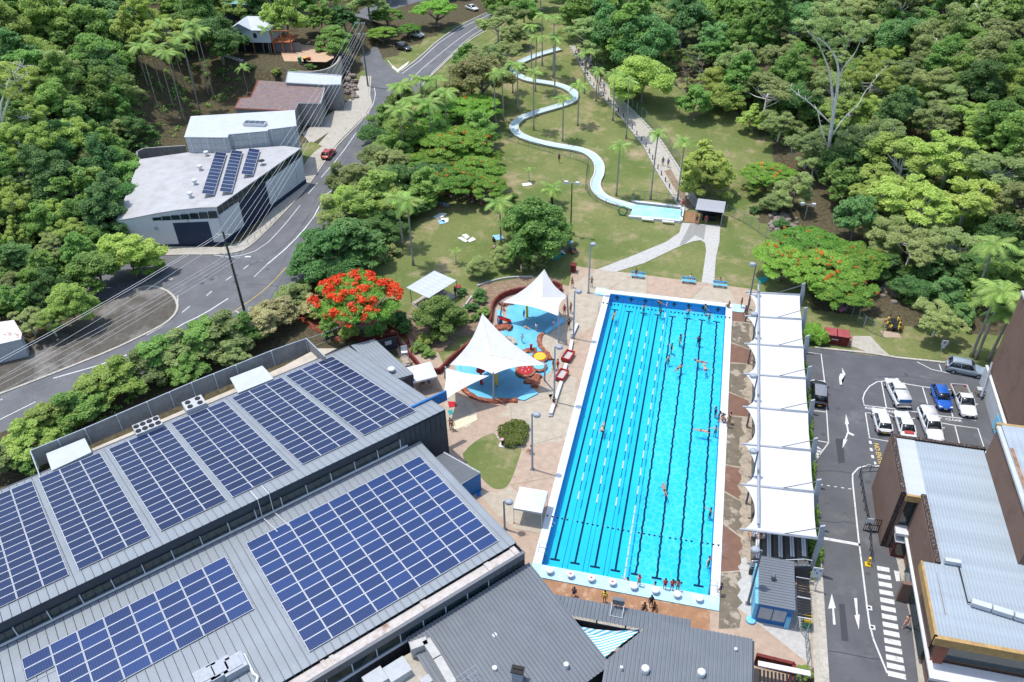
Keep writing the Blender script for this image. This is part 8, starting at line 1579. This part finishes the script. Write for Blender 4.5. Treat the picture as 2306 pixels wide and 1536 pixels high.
# flame tree and named trees
tree(800, 664, 116, 'poin', 'flame tree covered in red blossom beside the swimming hall', hk=1.3, leaf='poin', flow=[(BL2, 1, M_FLOW)])
NAMED = [
 (1085, 170, 74, 'brown', 'dense brownish green round tree above the first slide bend', None), (1035, 185, 40, 'brown', 'lower left brownish tree beside the road verge', None), (1130, 110, 42, 'gumO', 'olive tree behind the brownish round tree by the slide top', None), (1120, 50, 45, 'gumO', 'thin pale tree leaning over the top of the road', None), (1160, 75, 35, 'olive', 'small olive tree between the road and slide top', None), (1180, 20, 40, 'bro', 'green tree at the bend of the far road', None),
 (840, 295, 38, 'dark', 'dark conical tree at the road edge opposite the brown roof', None), (835, 350, 40, 'olive', 'olive tree at the road edge above the pale hedge', None), (885, 360, 50, 'olive', 'grey green tree behind the road hedge', None), (800, 395, 45, 'olive', 'olive tree overhanging the road bend', None), (775, 445, 42, 'lime', 'yellow green tree hanging over the road', None), (845, 430, 66, 'lime', 'brightest yellow green tree beside the road', None), (800, 470, 45, 'lime', 'yellow green tree just above the dark hedge', None), (895, 415, 42, 'dark', 'dark tree behind the twin palms', None),
 (985, 250, 60, 'poin', 'orange dotted poinciana below the palm clump', f1), (1060, 235, 58, 'poin', 'poinciana left of the second slide bend', f1), (940, 300, 50, 'poin', 'poinciana in the middle of the tree belt', f1), (1030, 310, 70, 'poin', 'wide poinciana at the left side of the lawn', f1), (925, 365, 50, 'poin', 'bright green poinciana above the twin palms', f1), (1075, 375, 55, 'poin', 'poinciana over the upper edge of the lawn', f1), (1020, 400, 60, 'poin', 'poinciana shading the picnic group from the left', f3), (1090, 415, 50, 'poin', 'poinciana shading the picnic group from the right', f1), (960, 420, 45, 'bro', 'green tree at the left of the picnic shade', None), (990, 350, 50, 'poin', 'poinciana at the heart of the tree belt', f1), (880, 330, 40, 'bro', 'green tree under the roadside palms', None),
 (735, 555, 72, 'dark', 'dark hedge-like tree, middle of the clump at the road bend', None), (690, 585, 52, 'dark', 'dark tree at the left tip of the clump by the road', None), (790, 530, 64, 'dark', 'dark tree at the right of the clump by the road', None), (840, 510, 40, 'dark', 'small dark tree behind the lawn fence', None), (760, 600, 45, 'dark', 'low dark tree at the foot of the road clump', None),
 (1200, 505, 86, 'bro', 'large bright green tree in the middle of the lawn', None), (1165, 470, 58, 'bro', 'upper left crown beside the large lawn tree', None), (1250, 520, 52, 'bro', 'right hand crown beside the large lawn tree', None), (1180, 560, 42, 'bro', 'lower crown in front of the large lawn tree', None),
 (1082, 597, 30, 'olive', 'slender pale tree left of the upper sail', None), (1135, 570, 34, 'olive', 'slender grey green tree behind the upper sail', None), (1205, 587, 28, 'olive', 'small grey tree just left of the sail peak', None), (985, 708, 56, 'bro', 'leafy green tree in front of the picnic shelter', None),
 (1592, 365, 76, 'lime', 'round yellow green tree right of the walkway', f1), (1590, 405, 58, 'lime', 'lower part of the yellow green clump above the hut', None), (1730, 385, 62, 'poin', 'orange flowered poinciana behind the hut lawn', f3), (1700, 420, 28, 'lime', 'small flowering shrub tree under the orange poinciana', f3), (1790, 430, 52, 'olive', 'grey green tree left of the bare gum foot', None), (1745, 455, 30, 'olive', 'small olive tree above the rock pile', None), (1450, 160, 76, 'lime', 'pale yellow flowering tree beside the upper walkway', None), (1420, 180, 34, 'lime', 'small yellow tree next to the upper walkway fence', None),
 (1765, 580, 80, 'poin', 'orange dotted poinciana left crown beyond the canopy', f3), (1860, 600, 92, 'poin', 'widest poinciana crown beyond the canopy', f3), (1905, 645, 78, 'poin', 'low poinciana crown over the shaded grass', f1), (1825, 545, 84, 'poin', 'top poinciana crown beyond the canopy', f1), (1925, 580, 80, 'poin', 'right hand poinciana crown beyond the canopy', f1),
 (1610, 170, 46, 'lime', 'pale lime tree with thin trunk on the shaded slope', None), (1640, 210, 46, 'lime', 'lime green tree above the dirt track', None), (1730, 200, 72, 'gumO', 'broad olive tree behind the bare white gum', None), (1760, 270, 55, 'gumO', 'olive tree left of the bare white gum', None), (1850, 235, 45, 'lime', 'yellow tree directly behind the bare white gum', None), (1700, 260, 40, 'lime', 'yellowish tree on the far side of the dirt track', None),
 (2040, 350, 105, 'gumL', 'big light green gum crown, highest of the right hand group', None), (2150, 335, 100, 'gumL', 'light green gum crown, upper right of the right hand group', None), (1985, 430, 78, 'gumL', 'light green gum crown, left edge of the right hand group', None), (2085, 445, 108, 'gumL', 'light green gum crown in the centre of the right hand group', None), (2190, 430, 95, 'gumL', 'light green gum crown, right of the right hand group', None), (2250, 370, 72, 'gumO', 'olive gum crown at the right edge of the group', None), (2060, 540, 80, 'gumO', 'drooping olive crown below the light green gums', None), (2155, 540, 74, 'gumO', 'drooping olive crown right below the light green gums', None), (2000, 520, 60, 'olive', 'small olive crown behind the poinciana', None),
 (2060, 640, 48, 'dark', 'dark tree on the bank behind the picnic table', None), (2130, 650, 50, 'teal', 'cool green tree right of the picnic table', None), (2000, 590, 45, 'dark', 'dark tree between poinciana and gum group', None), (2170, 700, 36, 'teal', 'cool green tree above the silver wagon', None), (2200, 600, 55, 'dark', 'dark tree behind the car park palms', None), (2100, 590, 50, 'dark', 'dark tree filling the bank shade', None), (2270, 500, 60, 'dark', 'dark tree at the right frame edge below the gums', None), (2290, 590, 50, 'dark', 'dark tree above the brown tower top', None),
 (285, 560, 76, 'lime', 'light green tree reaching over the side street', None), (320, 590, 36, 'bro', 'large leaved sapling in front of the warehouse', None), (335, 520, 20, 'lime', 'tall sprig of light leaves before the warehouse wall', None), (215, 600, 66, 'bro', 'green tree at the corner of the side street', None),
 (870, 30, 45, 'poin', 'flat crowned tree by the far side road', None), (980, 15, 58, 'poin', 'spreading tree with dark limbs over the white pickup', None), (860, 70, 34, 'poin', 'low spreading crown beside the fork', None), (920, 62, 30, 'poin', 'low crown over the white pickup', None), (745, 75, 50, 'bro', 'dense green tree right of the timber house', None), (720, 30, 45, 'bro', 'green tree behind the timber house deck', None), (775, 40, 40, 'dark', 'dark tall tree beside the power pole', None), (1135, 15, 32, 'bro', 'green tree over the top road verge', None)]
for x, y, r_, k, lb, fl in NAMED:
    belt = 1.2 if (700 < x < 1100 and 180 < y < 620) else 1.0
    tree(x, y, r_*belt, k, lb, flow=fl)
for i, (x, y, r_, k) in enumerate(sorted([(905, 215, 50, 'bro'), (960, 215, 50, 'olive'), (1010, 225, 48, 'bro'), (870, 270, 46, 'bro'), (1075, 290, 52, 'bro'), (985, 295, 52, 'bro'), (905, 305, 52, 'lime'), (1050, 350, 55, 'poin'), (960, 385, 55, 'dark'), (835, 385, 50, 'gumO'), (890, 385, 50, 'gumO'), (760, 400, 36, 'olive'), (875, 455, 55, 'lime'), (820, 440, 55, 'gumL'), (920, 455, 40, 'dark'), (750, 480, 42, 'olive'), (880, 490, 42, 'dark'), (1100, 350, 40, 'poin'), (1090, 120, 50, 'gumO'), (1055, 130, 40, 'bro'), (1150, 30, 42, 'gumO')])):
    tree(x, y, r_, k, 'tree filling the belt between road and lawn, %s from the left' % ORD[i], group='tree belt between road and lawn')
# roadside hedge row of small trees behind the yard wall
hx_ = [(0, 1030, 50), (55, 995, 55), (110, 945, 52), (165, 915, 55), (215, 880, 52), (262, 850, 55), (310, 835, 52), (355, 800, 58), (405, 790, 55), (450, 765, 55), (500, 752, 55), (545, 742, 50), (590, 728, 46), (625, 700, 42), (655, 668, 36), (60, 1040, 38), (700, 690, 26), (420, 835, 40), (520, 800, 36)]
hx = [(x, y-8, r_*1.2) for x, y, r_ in hx_]
for k, (x, y, r_) in enumerate(hx):
    sp = 'ochre' if x in (590, 625, 700) else 'hedge2' if x < 330 else 'bro'
    tree(x, y, r_, 'hedgetree', 'bushy small tree behind the yard wall, %s from the left' % ORD[sorted(h[0] for h in hx).index(x)], leaf='ochre' if sp == 'ochre' else ('lime' if (sp == 'hedge2' and k % 3) else ('olive', 'bro')[k % 2]), group='roadside row of small trees', bark=M_BARKD)
# shrubs in the garden
sh_ = [(740, 735, 28, 'bro'), (790, 742, 30, 'lime'), (845, 738, 28, 'bro'), (880, 715, 26, 'bro'), (715, 705, 24, 'lime'), (1082, 665, 22, 'dark'), (1045, 708, 20, 'brown'), (1030, 722, 16, 'lime'), (960, 762, 20, 'lime'), (945, 780, 20, 'bro'), (985, 740, 20, 'bro'), (1010, 715, 22, 'bro'), (1062, 690, 16, 'dark'), (1090, 700, 16, 'bro'), (1070, 712, 13, 'bro'), (965, 795, 16, 'bro'), (1040, 655, 14, 'dark'), (840, 578, 26, 'brown'), (862, 565, 24, 'brown'), (885, 560, 20, 'brown'), (660, 655, 24, 'ochre'), (640, 690, 26, 'ochre'), (685, 640, 18, 'lime'), (905, 715, 24, 'dark'), (910, 735, 20, 'dark'), (1805, 1515, 26, 'lime'), (1840, 745, 14, 'bro'), (1760, 500, 18, 'dark'), (1700, 470, 14, 'dark'), (560, 150, 14, 'dark'), (620, 160, 14, 'lime'), (660, 162, 12, 'bro'), (700, 150, 12, 'bro'), (495, 160, 12, 'dark'), (1560, 185, 20, 'brown')]
def near_(x, y): return 'above the upper splash pool wall' if 1020 < x < 1100 and y < 730 else 'in the mulch left of the large sail' if 930 < x < 1020 and y > 690 else 'under the flame tree' if 700 < x < 890 and 690 < y < 760 else 'behind the flame tree' if 830 < x < 900 and y < 600 else 'on the bank by the road and hedge row' if x < 700 and y > 600 else 'beside the shelter end' if 900 <= x < 930 else 'at the bottom edge by the car park kerb' if y > 1400 else 'on the slope below the house' if y < 170 and x < 710 else 'at the edge of the right hand lawn'
for k, (x, y, r_, lf) in enumerate(sh_):
    a = {'dark': 'dark green', 'brown': 'brownish', 'lime': 'yellow green', 'bro': 'green', 'ochre': 'straw coloured'}[lf]; near = near_(x, y)
    idx = sorted(q for q in sh_ if q[3] == lf and near_(q[0], q[1]) == near).index((x, y, r_, lf)); tree(x, y, r_, 'shrub', '%s shrub %s, %s from left' % (a, near, ORD[idx]), leaf=lf, group='garden shrubs')
# low clipped hedge beside the round lawn, and strip hedge by the car park
hp = [p for p in GP([(1118, 975), (1130, 960), (1150, 948), (1172, 946), (1186, 958), (1189, 975), (1180, 1000), (1158, 1003), (1138, 1000)], .4)]
hpx = np.array([[p[0], p[1]] for p in hp]); ce = hpx.mean(0); R_ = np.random.RandomState(3); pts = []
while len(pts) < 60:
    q = R_.uniform(hpx.min(0), hpx.max(0))
    if inpoly(np.array(q[0]), np.array(q[1]), [tuple(h) for h in (hpx-ce)*.88+ce]): pts.append((q[0]-ce[0], q[1]-ce[1], .45, .55, .55, .42))
o = thing('hedge', 'low clipped dark hedge bed above the round lawn', 'hedge', (ce[0], ce[1], 0)); m = leafcloud('foliage', pts, 12000, .16, up=.5, seed=4); m.materials.append(LEAF['hedge']); addpart('foliage', m, None, o); mb = MB(); mb.prism([tuple((h-ce)*.93) for h in hpx], .02, .35); addpart('soil', mb.mesh('soil'), M_MULCH, o)
o = thing('hedge', 'bright green clipped hedge between the canopy and the car park', 'hedge', (26.9, 24, 0)); pts = [(rnd.uniform(-.35, .35), y, rnd.uniform(.3, .6), .5, .6, .45) for y in np.arange(-19.5, 19.5, .45)]; m = leafcloud('foliage', pts, 15000, .16, up=.4, seed=6); m.materials.append(LEAF['poin']); addpart('foliage', m, None, o)
o = thing('hedge', 'dark green hedge block behind the top of the car park', 'hedge', tuple(G(1835, 765, 0))); pts = [(rnd.uniform(-1.4, 1.4), rnd.uniform(-1.2, 1.2), rnd.uniform(.6, 1.5), .6, .6, .5) for y in range(30)]; m = leafcloud('foliage', pts, 9000, .17, up=.4, seed=7); m.materials.append(LEAF['poin']); addpart('foliage', m, None, o)
# ------------------------------------------------------------------ palms
def frondmesh(L=2.6, droop=1.0, seed=0, n=17):
    r = random.Random(seed); P = []
    for i in range(9): t = i/8; P.append(np.array([L*.95*t*(1-.12*droop*t), 0, L*(.55*t-.75*droop*t*t)]))
    mb = MB(); mb.path(P, [.05*(1-.8*i/8) for i in range(9)], 4)
    for i in range(1, n+1):
        t = i/(n+.5); k = t*8; a = P[int(k)]+(P[min(8, int(k)+1)]-P[int(k)])*(k-int(k)); d = P[min(8, int(k)+1)]-P[int(k)]; d = d/np.linalg.norm(d); l = L*.30*math.sin(math.pi*(.12+.84*t))**.7
        for s in (-1, 1):
            e = a+np.array([d[0]*l*.6, s*l*.85, d[2]*l*.6-.35*l+r.uniform(-.08, .08)]); w_ = d*.085; mb.add([a-w_, a+w_, e], [(0, 1, 2)])
    return mb.mesh('frond')
FR = [frondmesh(2.5, 1.0, 1), frondmesh(2.5, 1.35, 2), frondmesh(2.3, .55, 3)]
for f_ in FR: f_.materials.append(LEAF['palm'])
ptm = {}
def palm(base, top, label, group=None, nf=11, sc=1.0, r0=.15, trunkm=None, z=None, h=None, shaft=True):
    B = G(*base) if h is None else base
    if h is None: B, h = HG(None, top, B); lean = 0
    h = max(h, 2.5); t = thing('palm_tree', label, 'palm', (B[0], B[1], H(B[0], B[1])-.05), rnd.uniform(0, 6.28), group)
    mb = MB(); n_ = 10; lx, ly = rnd.uniform(-.25, .25), rnd.uniform(-.25, .25); mb.path([(lx*(k/n_)**2, ly*(k/n_)**2, h*k/n_) for k in range(n_+1)], [r0*(1.6 if k == 0 else 1.05-.35*k/n_) for k in range(n_+1)], 8); addpart('trunk', mb.mesh('trunk', smooth=True), trunkm or M_PTRUNK, t)
    if shaft: addpart('crownshaft', MB().lathe([(r0*.75, 0), (r0*1.1, .15), (r0*.9, .6), (r0*.5, 1.0)], (lx, ly, h-.15), 8).mesh('crownshaft', smooth=True), M_CSHAFT, t)
    for k in range(nf):
        a = 6.283*k/nf+rnd.uniform(-.2, .2); f = FR[0 if k % 3 else 1] if k % 4 else FR[2]; o = addpart('frond', f, None, t, loc=(lx, ly, h+.7*(1 if shaft else 0)), rot=(0, rnd.uniform(-.25, .15), a)); o.scale = (sc*rnd.uniform(.85, 1.1),)*3
    return t
lawnp = [((1117, 294), (1117, 172)), ((1134, 272), (1138, 170)), ((1155, 208), (1156, 150)), ((1166, 251), (1165, 155)), ((1202, 293), (1204, 170)), ((1206, 206), (1208, 92)), ((1197, 167), (1195, 66)), ((1221, 148), (1220, 42)), ((1247, 174), (1250, 88)), ((1249, 221), (1251, 95)), ((1246, 176), (1249, 45)), ((1267, 318), (1271, 230)), ((1301, 283), (1303, 200)), ((1316, 211), (1319, 126)), ((1342, 228), (1345, 165)), ((1380, 272), (1385, 172)), ((1410, 312), (1417, 190)), ((1465, 449), (1477, 308)), ((1388, 441), (1393, 335)), ((1525, 455), (1534, 328))]
for k, (b, t_) in enumerate(sorted(lawnp)): palm(b, t_, 'slender palm with grey trunk on the slide lawn, %s from the left by its foot' % ORD[k], 'palms on the slide lawn')
palm((1243, 462), (1243, 425), 'short stout date palm behind the big lawn tree', nf=15, sc=1.15, r0=.3, shaft=False, trunkm=M_BARKD)
palm((931, 597), (924, 462), 'right of the twin palms at the left end of the lawn', nf=13, sc=1.25, r0=.17); palm((908, 555), (901, 455), 'left of the twin palms at the left end of the lawn', nf=13, sc=1.25, r0=.17); palm((1128, 545), (1127, 465), 'palm half hidden by the left of the big lawn tree', nf=10, sc=1.2)
palm((1027, 592), (1027, 570), 'tiny palm sapling in the middle of the lawn', nf=7, sc=.5, r0=.06, shaft=False); palm((1192, 408), (1192, 392), 'tiny palm sapling on the upper lawn', nf=7, sc=.45, r0=.06, shaft=False)
leftp = [((358, 250), (331, 112)), ((366, 208), (350, 90)), ((391, 242), (372, 112)), ((418, 279), (395, 128)), ((419, 206), (408, 122)), ((450, 250), (429, 88)), ((483, 224), (470, 75)), ((333, 193), (319, 112)), ((236, 125), (225, 72)), ((272, 130), (262, 60)), ((440, 200), (428, 110)), ((400, 190), (388, 60)), ((470, 215), (452, 60)), ((212, 185), (205, 150))]
for k, (b, t_) in enumerate(sorted(leftp)): palm(b, t_, 'tall thin palm on the left hillside, %s from the left by its foot' % ORD[k], 'tall thin palms on the left hillside', nf=12, sc=1.35, r0=.12, trunkm=M_PTRUNK)
for k, (x, y) in enumerate(((905, 195), (945, 185), (985, 190), (925, 230), (965, 235), (900, 250), (1000, 215))):
    p = G(x, y, 10.5); palm(np.array([p[0], p[1], 0]), None, 'leafy palm in the clump beside the road, %s of the clump from the left' % ORD[[0, 3, 5, 2, 4, 1, 6][k]], 'palm clump beside the road', nf=13, sc=1.45, r0=.15, h=10.0)
for k, (b, t_) in enumerate((((2187, 803), (2236, 672)), ((2197, 808), (2246, 668)), ((2226, 812), (2256, 720)), ((2183, 700), (2230, 560)))): palm(b, t_, ['left of the pair of car park palms', 'right of the pair of car park palms', 'short leaning palm against the brown tower', 'palm with dead drooping head above the dark trees'][k], nf=12, sc=1.5, r0=.2)
palm((2300, 700), (2290, 600), 'palm peeping over the top of the brown tower', nf=12, sc=1.5, r0=.2)
palm((560, 215), (562, 160), 'small palm on the bank beside the rusty brown roof', nf=9, sc=.9, r0=.08); palm((608, 118), (608, 70), 'palm standing in front of the timber house', nf=10, sc=1.1, r0=.12); 
for k, (b, t_) in enumerate((((2150, 785), (2172, 720)),)): pass
# ------------------------------------------------------------------ bare white gum, dead shrub and pale gum at the left
def branchy(base, label, segs, mat, name='bare_tree', depthjit=1.0, extra=40, seed=1, group=None):
    B = G(*base); fh = np.array([_f[0], _f[1], 0]); fh /= np.linalg.norm(fh); t = thing(name, label, 'tree', tuple(B)); R2 = random.Random(seed)
    def at_(x, y, o=0.0): d = ray(x, y); tt = ((B+fh*o-CAM)@fh)/(d@fh); return CAM+d*tt
    mb = MB(); 
    for pts in segs:
        P = []; rs = []; off = R2.uniform(-1, 1)*depthjit
        for i, (x, y, r_) in enumerate(pts): P.append(at_(x, y, off*i/len(pts)*2)); rs.append(r_*.95)
        Ps = smoothp(P, 1); rr_ = np.interp(np.linspace(0, 1, len(Ps)), np.linspace(0, 1, len(rs)), rs); mb.path(Ps, list(rr_), 7)
        for _ in range(extra//len(segs)):
            i = R2.randrange(len(Ps)//2, len(Ps)); a = Ps[i]; l = R2.uniform(.6, 2.0); e = a+np.array([R2.uniform(-1, 1), R2.uniform(-1, 1), R2.uniform(.0, 1)])*l; m_ = (a+e)/2+np.array([R2.uniform(-.2, .2), R2.uniform(-.2, .2), .1]); mb.path([a, m_, e], [.07, .045, .018], 4)
    mb.part('trunk', mat, t, smooth=True); return t, at_, B
gum, at_, Bg = branchy((1862, 390), 'bare white barked gum with wide forking limbs on the slope', [
 [(1862, 392, .45), (1863, 360, .42), (1866, 330, .38), (1873, 280, .33), (1882, 230, .28), (1888, 180, .22), (1888, 150, .2), (1880, 125, .17), (1862, 100, .13), (1846, 88, .1), (1828, 80, .08), (1815, 65, .06), (1811, 52, .04)],
 [(1876, 265, .24), (1874, 200, .2), (1868, 160, .17), (1855, 125, .13), (1842, 95, .1), (1828, 80, .07), (1835, 62, .04)],
 [(1889, 175, .17), (1900, 150, .13), (1920, 128, .11), (1933, 105, .08), (1938, 88, .05), (1945, 100, .03)],
 [(1871, 278, .15), (1850, 258, .13), (1822, 230, .1), (1795, 212, .08), (1780, 198, .05)],
 [(1864, 335, .16), (1852, 300, .13), (1845, 270, .1), (1842, 255, .06)],
 [(1874, 305, .14), (1900, 265, .12), (1935, 235, .1), (1945, 210, .08), (1970, 180, .06), (1985, 160, .04), (2000, 147, .03)],
 [(1862, 384, .12), (1880, 378, .1), (1905, 358, .08), (1925, 342, .05), (1945, 345, .03)], [(1860, 384, .12), (1830, 384, .1), (1812, 368, .07), (1798, 360, .05), (1780, 345, .03)]], M_BARKW)
L = []
for x, y, q in ((1845, 40, 2.6), (1870, 25, 2.4), (1890, 50, 2.2), (1860, 70, 2.2), (1925, 70, 2.0), (1945, 85, 1.8), (1820, 45, 1.8), (1910, 95, 1.6), (1880, 100, 1.5), (1950, 60, 1.6)): c = at_(x, y)-Bg; L += [(c[0]+rnd.gauss(0, q*.6), c[1]+rnd.gauss(0, q*.6), c[2]+rnd.gauss(0, q*.35), q*.38, q*.38, q*.2) for _ in range(7)]
m = leafcloud('crown', L, 8000, .2, up=.5, seed=77, shell=.4); m.materials.append(LEAF['olive']); addpart('crown', m, None, gum)
lg, at2, Bl = branchy((10, 322), 'pale barked tree with open crown at the left edge of the frame', [[(10, 322, .35), (4, 270, .28), (15, 240, .22), (22, 215, .16), (45, 205, .1), (60, 190, .05)], [(5, 275, .2), (0, 240, .17), (12, 205, .12), (30, 190, .08), (55, 170, .04)], [(14, 275, .12), (40, 265, .08), (62, 268, .04)], [(12, 210, .12), (20, 180, .09), (35, 160, .06), (50, 150, .03)]], M_BARKW, 'pale_gum', extra=60, seed=5)
L = []
for x, y, q in ((10, 165, 2.2), (40, 185, 2.2), (20, 210, 1.6), (65, 225, 1.5), (60, 275, 1.2)): c = at2(x, y)-Bl; L += [(c[0]+rnd.gauss(0, q*.6), c[1]+rnd.gauss(0, q*.6), c[2]+rnd.gauss(0, q*.35), q*.38, q*.38, q*.2) for _ in range(7)]
m = leafcloud('crown', L, 3500, .2, up=.5, seed=78, shell=.4); m.materials.append(LEAF['lime']); addpart('crown', m, None, lg)
branchy((1558, 250), 'leafless grey shrub on the shaded slope right of the walkway', [[(1558, 250, .12), (1556, 225, .1), (1550, 200, .06), (1545, 160, .03)], [(1557, 235, .08), (1570, 200, .05), (1580, 165, .03)], [(1557, 225, .06), (1535, 205, .04), (1520, 190, .02)]], M_BARK, 'bare_shrub', extra=110, seed=9)
rk = thing('rock_pile', 'heap of grey rocks between the lawn and the right hand trees', 'rocks', tuple(G(1760, 505)))
for k in range(46):
    x = 1760+rnd.gauss(0, 16); y = 503+rnd.gauss(0, 9); p = G(x, y); s = rnd.uniform(.3, .75); mb = MB(); mb.lathe([(s*.3, -.2*s), (s*.9, 0), (s*.8, s*.5), (s*.3, s*.75)], tuple(p), 7, sx=rnd.uniform(.7, 1.3)); mb.part('rock', mk('rock', (.27, .22, .19), .9, .3, 3), rk)
rk = thing('rock_pile', 'scattered bank rocks right of the shaded grass behind the canopy', 'rocks', tuple(G(2005, 655)))
for k in range(24):
    x = 2003+rnd.gauss(0, 8); y = 650+rnd.gauss(0, 18); p = G(x, y); s = rnd.uniform(.3, .6); mb = MB(); mb.lathe([(s*.3, -.2*s), (s*.9, 0), (s*.8, s*.5), (s*.3, s*.75)], tuple(p), 7, sx=rnd.uniform(.7, 1.3)); mb.part('rock', MATS['rock'], rk)
rk = thing('rock_pile', 'stone bank between the footpath and the grey roofed building', 'rocks', tuple(G(795, 200)))
for k in range(60):
    t_ = rnd.random(); x = 775+20*t_+rnd.gauss(0, 7); y = 130+90*t_+rnd.gauss(0, 6); p = G(x, y); s = rnd.uniform(.4, .9); mb = MB(); mb.lathe([(s*.3, -.2*s), (s*.9, 0), (s*.8, s*.6), (s*.3, s*.9)], (p[0], p[1], p[2]+.8*(1-t_)), 7, sx=rnd.uniform(.7, 1.3)); mb.part('rock', MATS['rock'], rk)
# garden steps below the house
stp = thing('garden_steps', 'row of pale garden steps left of the timber house', 'steps', tuple(G(510, 125, 5.0)))
for k in range(9): p = G(483+7.5*k, 116+2.4*k, 5.3); mb = MB(); mb.box((p[0], p[1], 5.15), (.75, 1.0, .35), .2); mb.part('step', M_WCONC, stp)
# ------------------------------------------------------------------ forest fill
LF = [(-30, -60), (800, -60), (705, 10), (640, 20), (530, 8), (520, 90), (440, 110), (410, 60), (300, 90), (310, 330), (285, 400), (270, 480), (240, 520), (200, 620), (170, 690), (60, 740), (40, 700), (-30, 720)]
RF = [(1225, 25), (1260, -60), (2340, -60), (2340, 640), (2290, 640), (2150, 730), (2040, 680), (1960, 560), (1900, 480), (1900, 400), (1850, 400), (1790, 340), (1690, 300), (1660, 230), (1560, 220), (1530, 180), (1490, 200), (1400, 190), (1340, 140), (1300, 90), (1265, 90)]
TF = [(600, -60), (1300, -60), (1300, -5), (1180, -8), (1000, -25), (900, -20), (800, 20), (700, 8), (600, 8)]
def fill(poly, step, rmin, rmax, mix, who, seed):
    r = random.Random(seed); pts = []; xs_ = [p[0] for p in poly]; ys_ = [p[1] for p in poly]; y = min(ys_); row = 0
    while y < max(ys_):
        x = min(xs_)+(row % 2)*step*.5
        while x < max(xs_):
            xx = x+r.uniform(-.3, .3)*step; yy = y+r.uniform(-.3, .3)*step*.7
            if inpoly(np.array(xx), np.array(yy), poly) and all((xx-n[3])**2+(yy-n[4])**2 > (.62*n[5]+18)**2 for n in TREES): pts.append((xx, yy))
            x += step
        y += step*.68; row += 1
    # label by row band and place along the row
    out = []
    for x, y in pts:
        v = r.random(); acc = 0
        n1 = math.sin(x*.011+seed)+math.sin(y*.017+x*.004+seed*2)
        kd = mix[int((n1+2)/4*len(mix)*.999)] if r.random() < .6 else r.choice(mix)
        out.append((x, y, rmin+(rmax-rmin)*(r.random()**1.4*2.0-.35), kd))
    bands = {}
    for q in out: bands.setdefault((int((q[1]+60)//90), q[3]), []).append(q)
    nm = {'gumL': 'airy light green gum', 'gumO': 'airy olive gum', 'bro': 'mid green', 'dark': 'dark green', 'teal': 'cool green', 'olive': 'olive', 'lime': 'light yellow green', 'brown': 'brownish green'}
    for (b, kd), qs in sorted(bands.items()):
        for i, q in enumerate(sorted(qs)):
            lvl = ['top', 'second', 'third', 'fourth', 'fifth', 'sixth', 'seventh', 'eighth', 'ninth'][min(b, 8)]
            tree(q[0], q[1], q[2]*1.05, kd, ('%s in the %s, %s row down, %s from left' if kd[:3] == 'gum' else '%s tree in the %s, %s row down, %s from left') % (nm[kd], who, lvl, ORD[min(i, 29)]), group='trees of the '+who, hk=r.uniform(1.05, 1.5), bark=M_BARKW if kd in ('olive', 'lime') and i % 2 else M_BARK)
fill(LF, 60, 40, 56, ['dark', 'bro', 'gumO', 'teal', 'bro', 'lime', 'dark', 'gumL', 'bro'], 'left hillside forest', 3)
fill(RF, 66, 40, 58, ['dark', 'bro', 'gumO', 'teal', 'gumL', 'bro', 'gumO', 'lime', 'bro', 'olive'], 'right hand forest', 8)
fill(TF, 60, 36, 46, ['bro', 'dark', 'lime', 'olive'], 'far forest', 5)
# undergrowth that nobody could count, as one mass
pts = []
R3 = np.random.RandomState(21)
for poly, n_ in ((LF, 1100), (RF, 1400), (TF, 300), ([(300, 130), (470, 120), (540, 160), (530, 240), (420, 260), (420, 330), (310, 335)], 110), ([(650, 560), (900, 420), (930, 560), (880, 590), (760, 640), (650, 640)], 90), ([(860, 300), (930, 230), (1040, 200), (1100, 300), (1080, 400), (900, 480), (790, 500), (800, 410)], 160), ([(1740, 470), (1960, 540), (1960, 640), (2150, 740), (2210, 700), (2000, 560)], 60), ([(40, 1060), (400, 850), (640, 745), (690, 700), (640, 660), (500, 735), (300, 850), (0, 1000)], 150)):
    k = 0; bx0, bx1 = min(p[0] for p in poly), max(p[0] for p in poly); by0, by1 = min(p[1] for p in poly), max(p[1] for p in poly)
    while k < n_:
        x, y = R3.uniform(bx0, bx1), R3.uniform(by0, by1)
        if inpoly(np.array(x), np.array(y), poly): p = G(x, y); s = R3.uniform(.6, 1.5)*(1 if n_ > 200 else .55); pts.append((p[0], p[1], p[2]+s*.3, s, s, s*.8)); k += 1
m = leafcloud('undergrowth', pts, 210000, .32, up=.4, seed=31); m.materials.append(LEAF['bro']); o = addpart('undergrowth', m, None, None); o['kind'] = 'stuff'; o['label'] = 'low leafy undergrowth covering the forest floor'
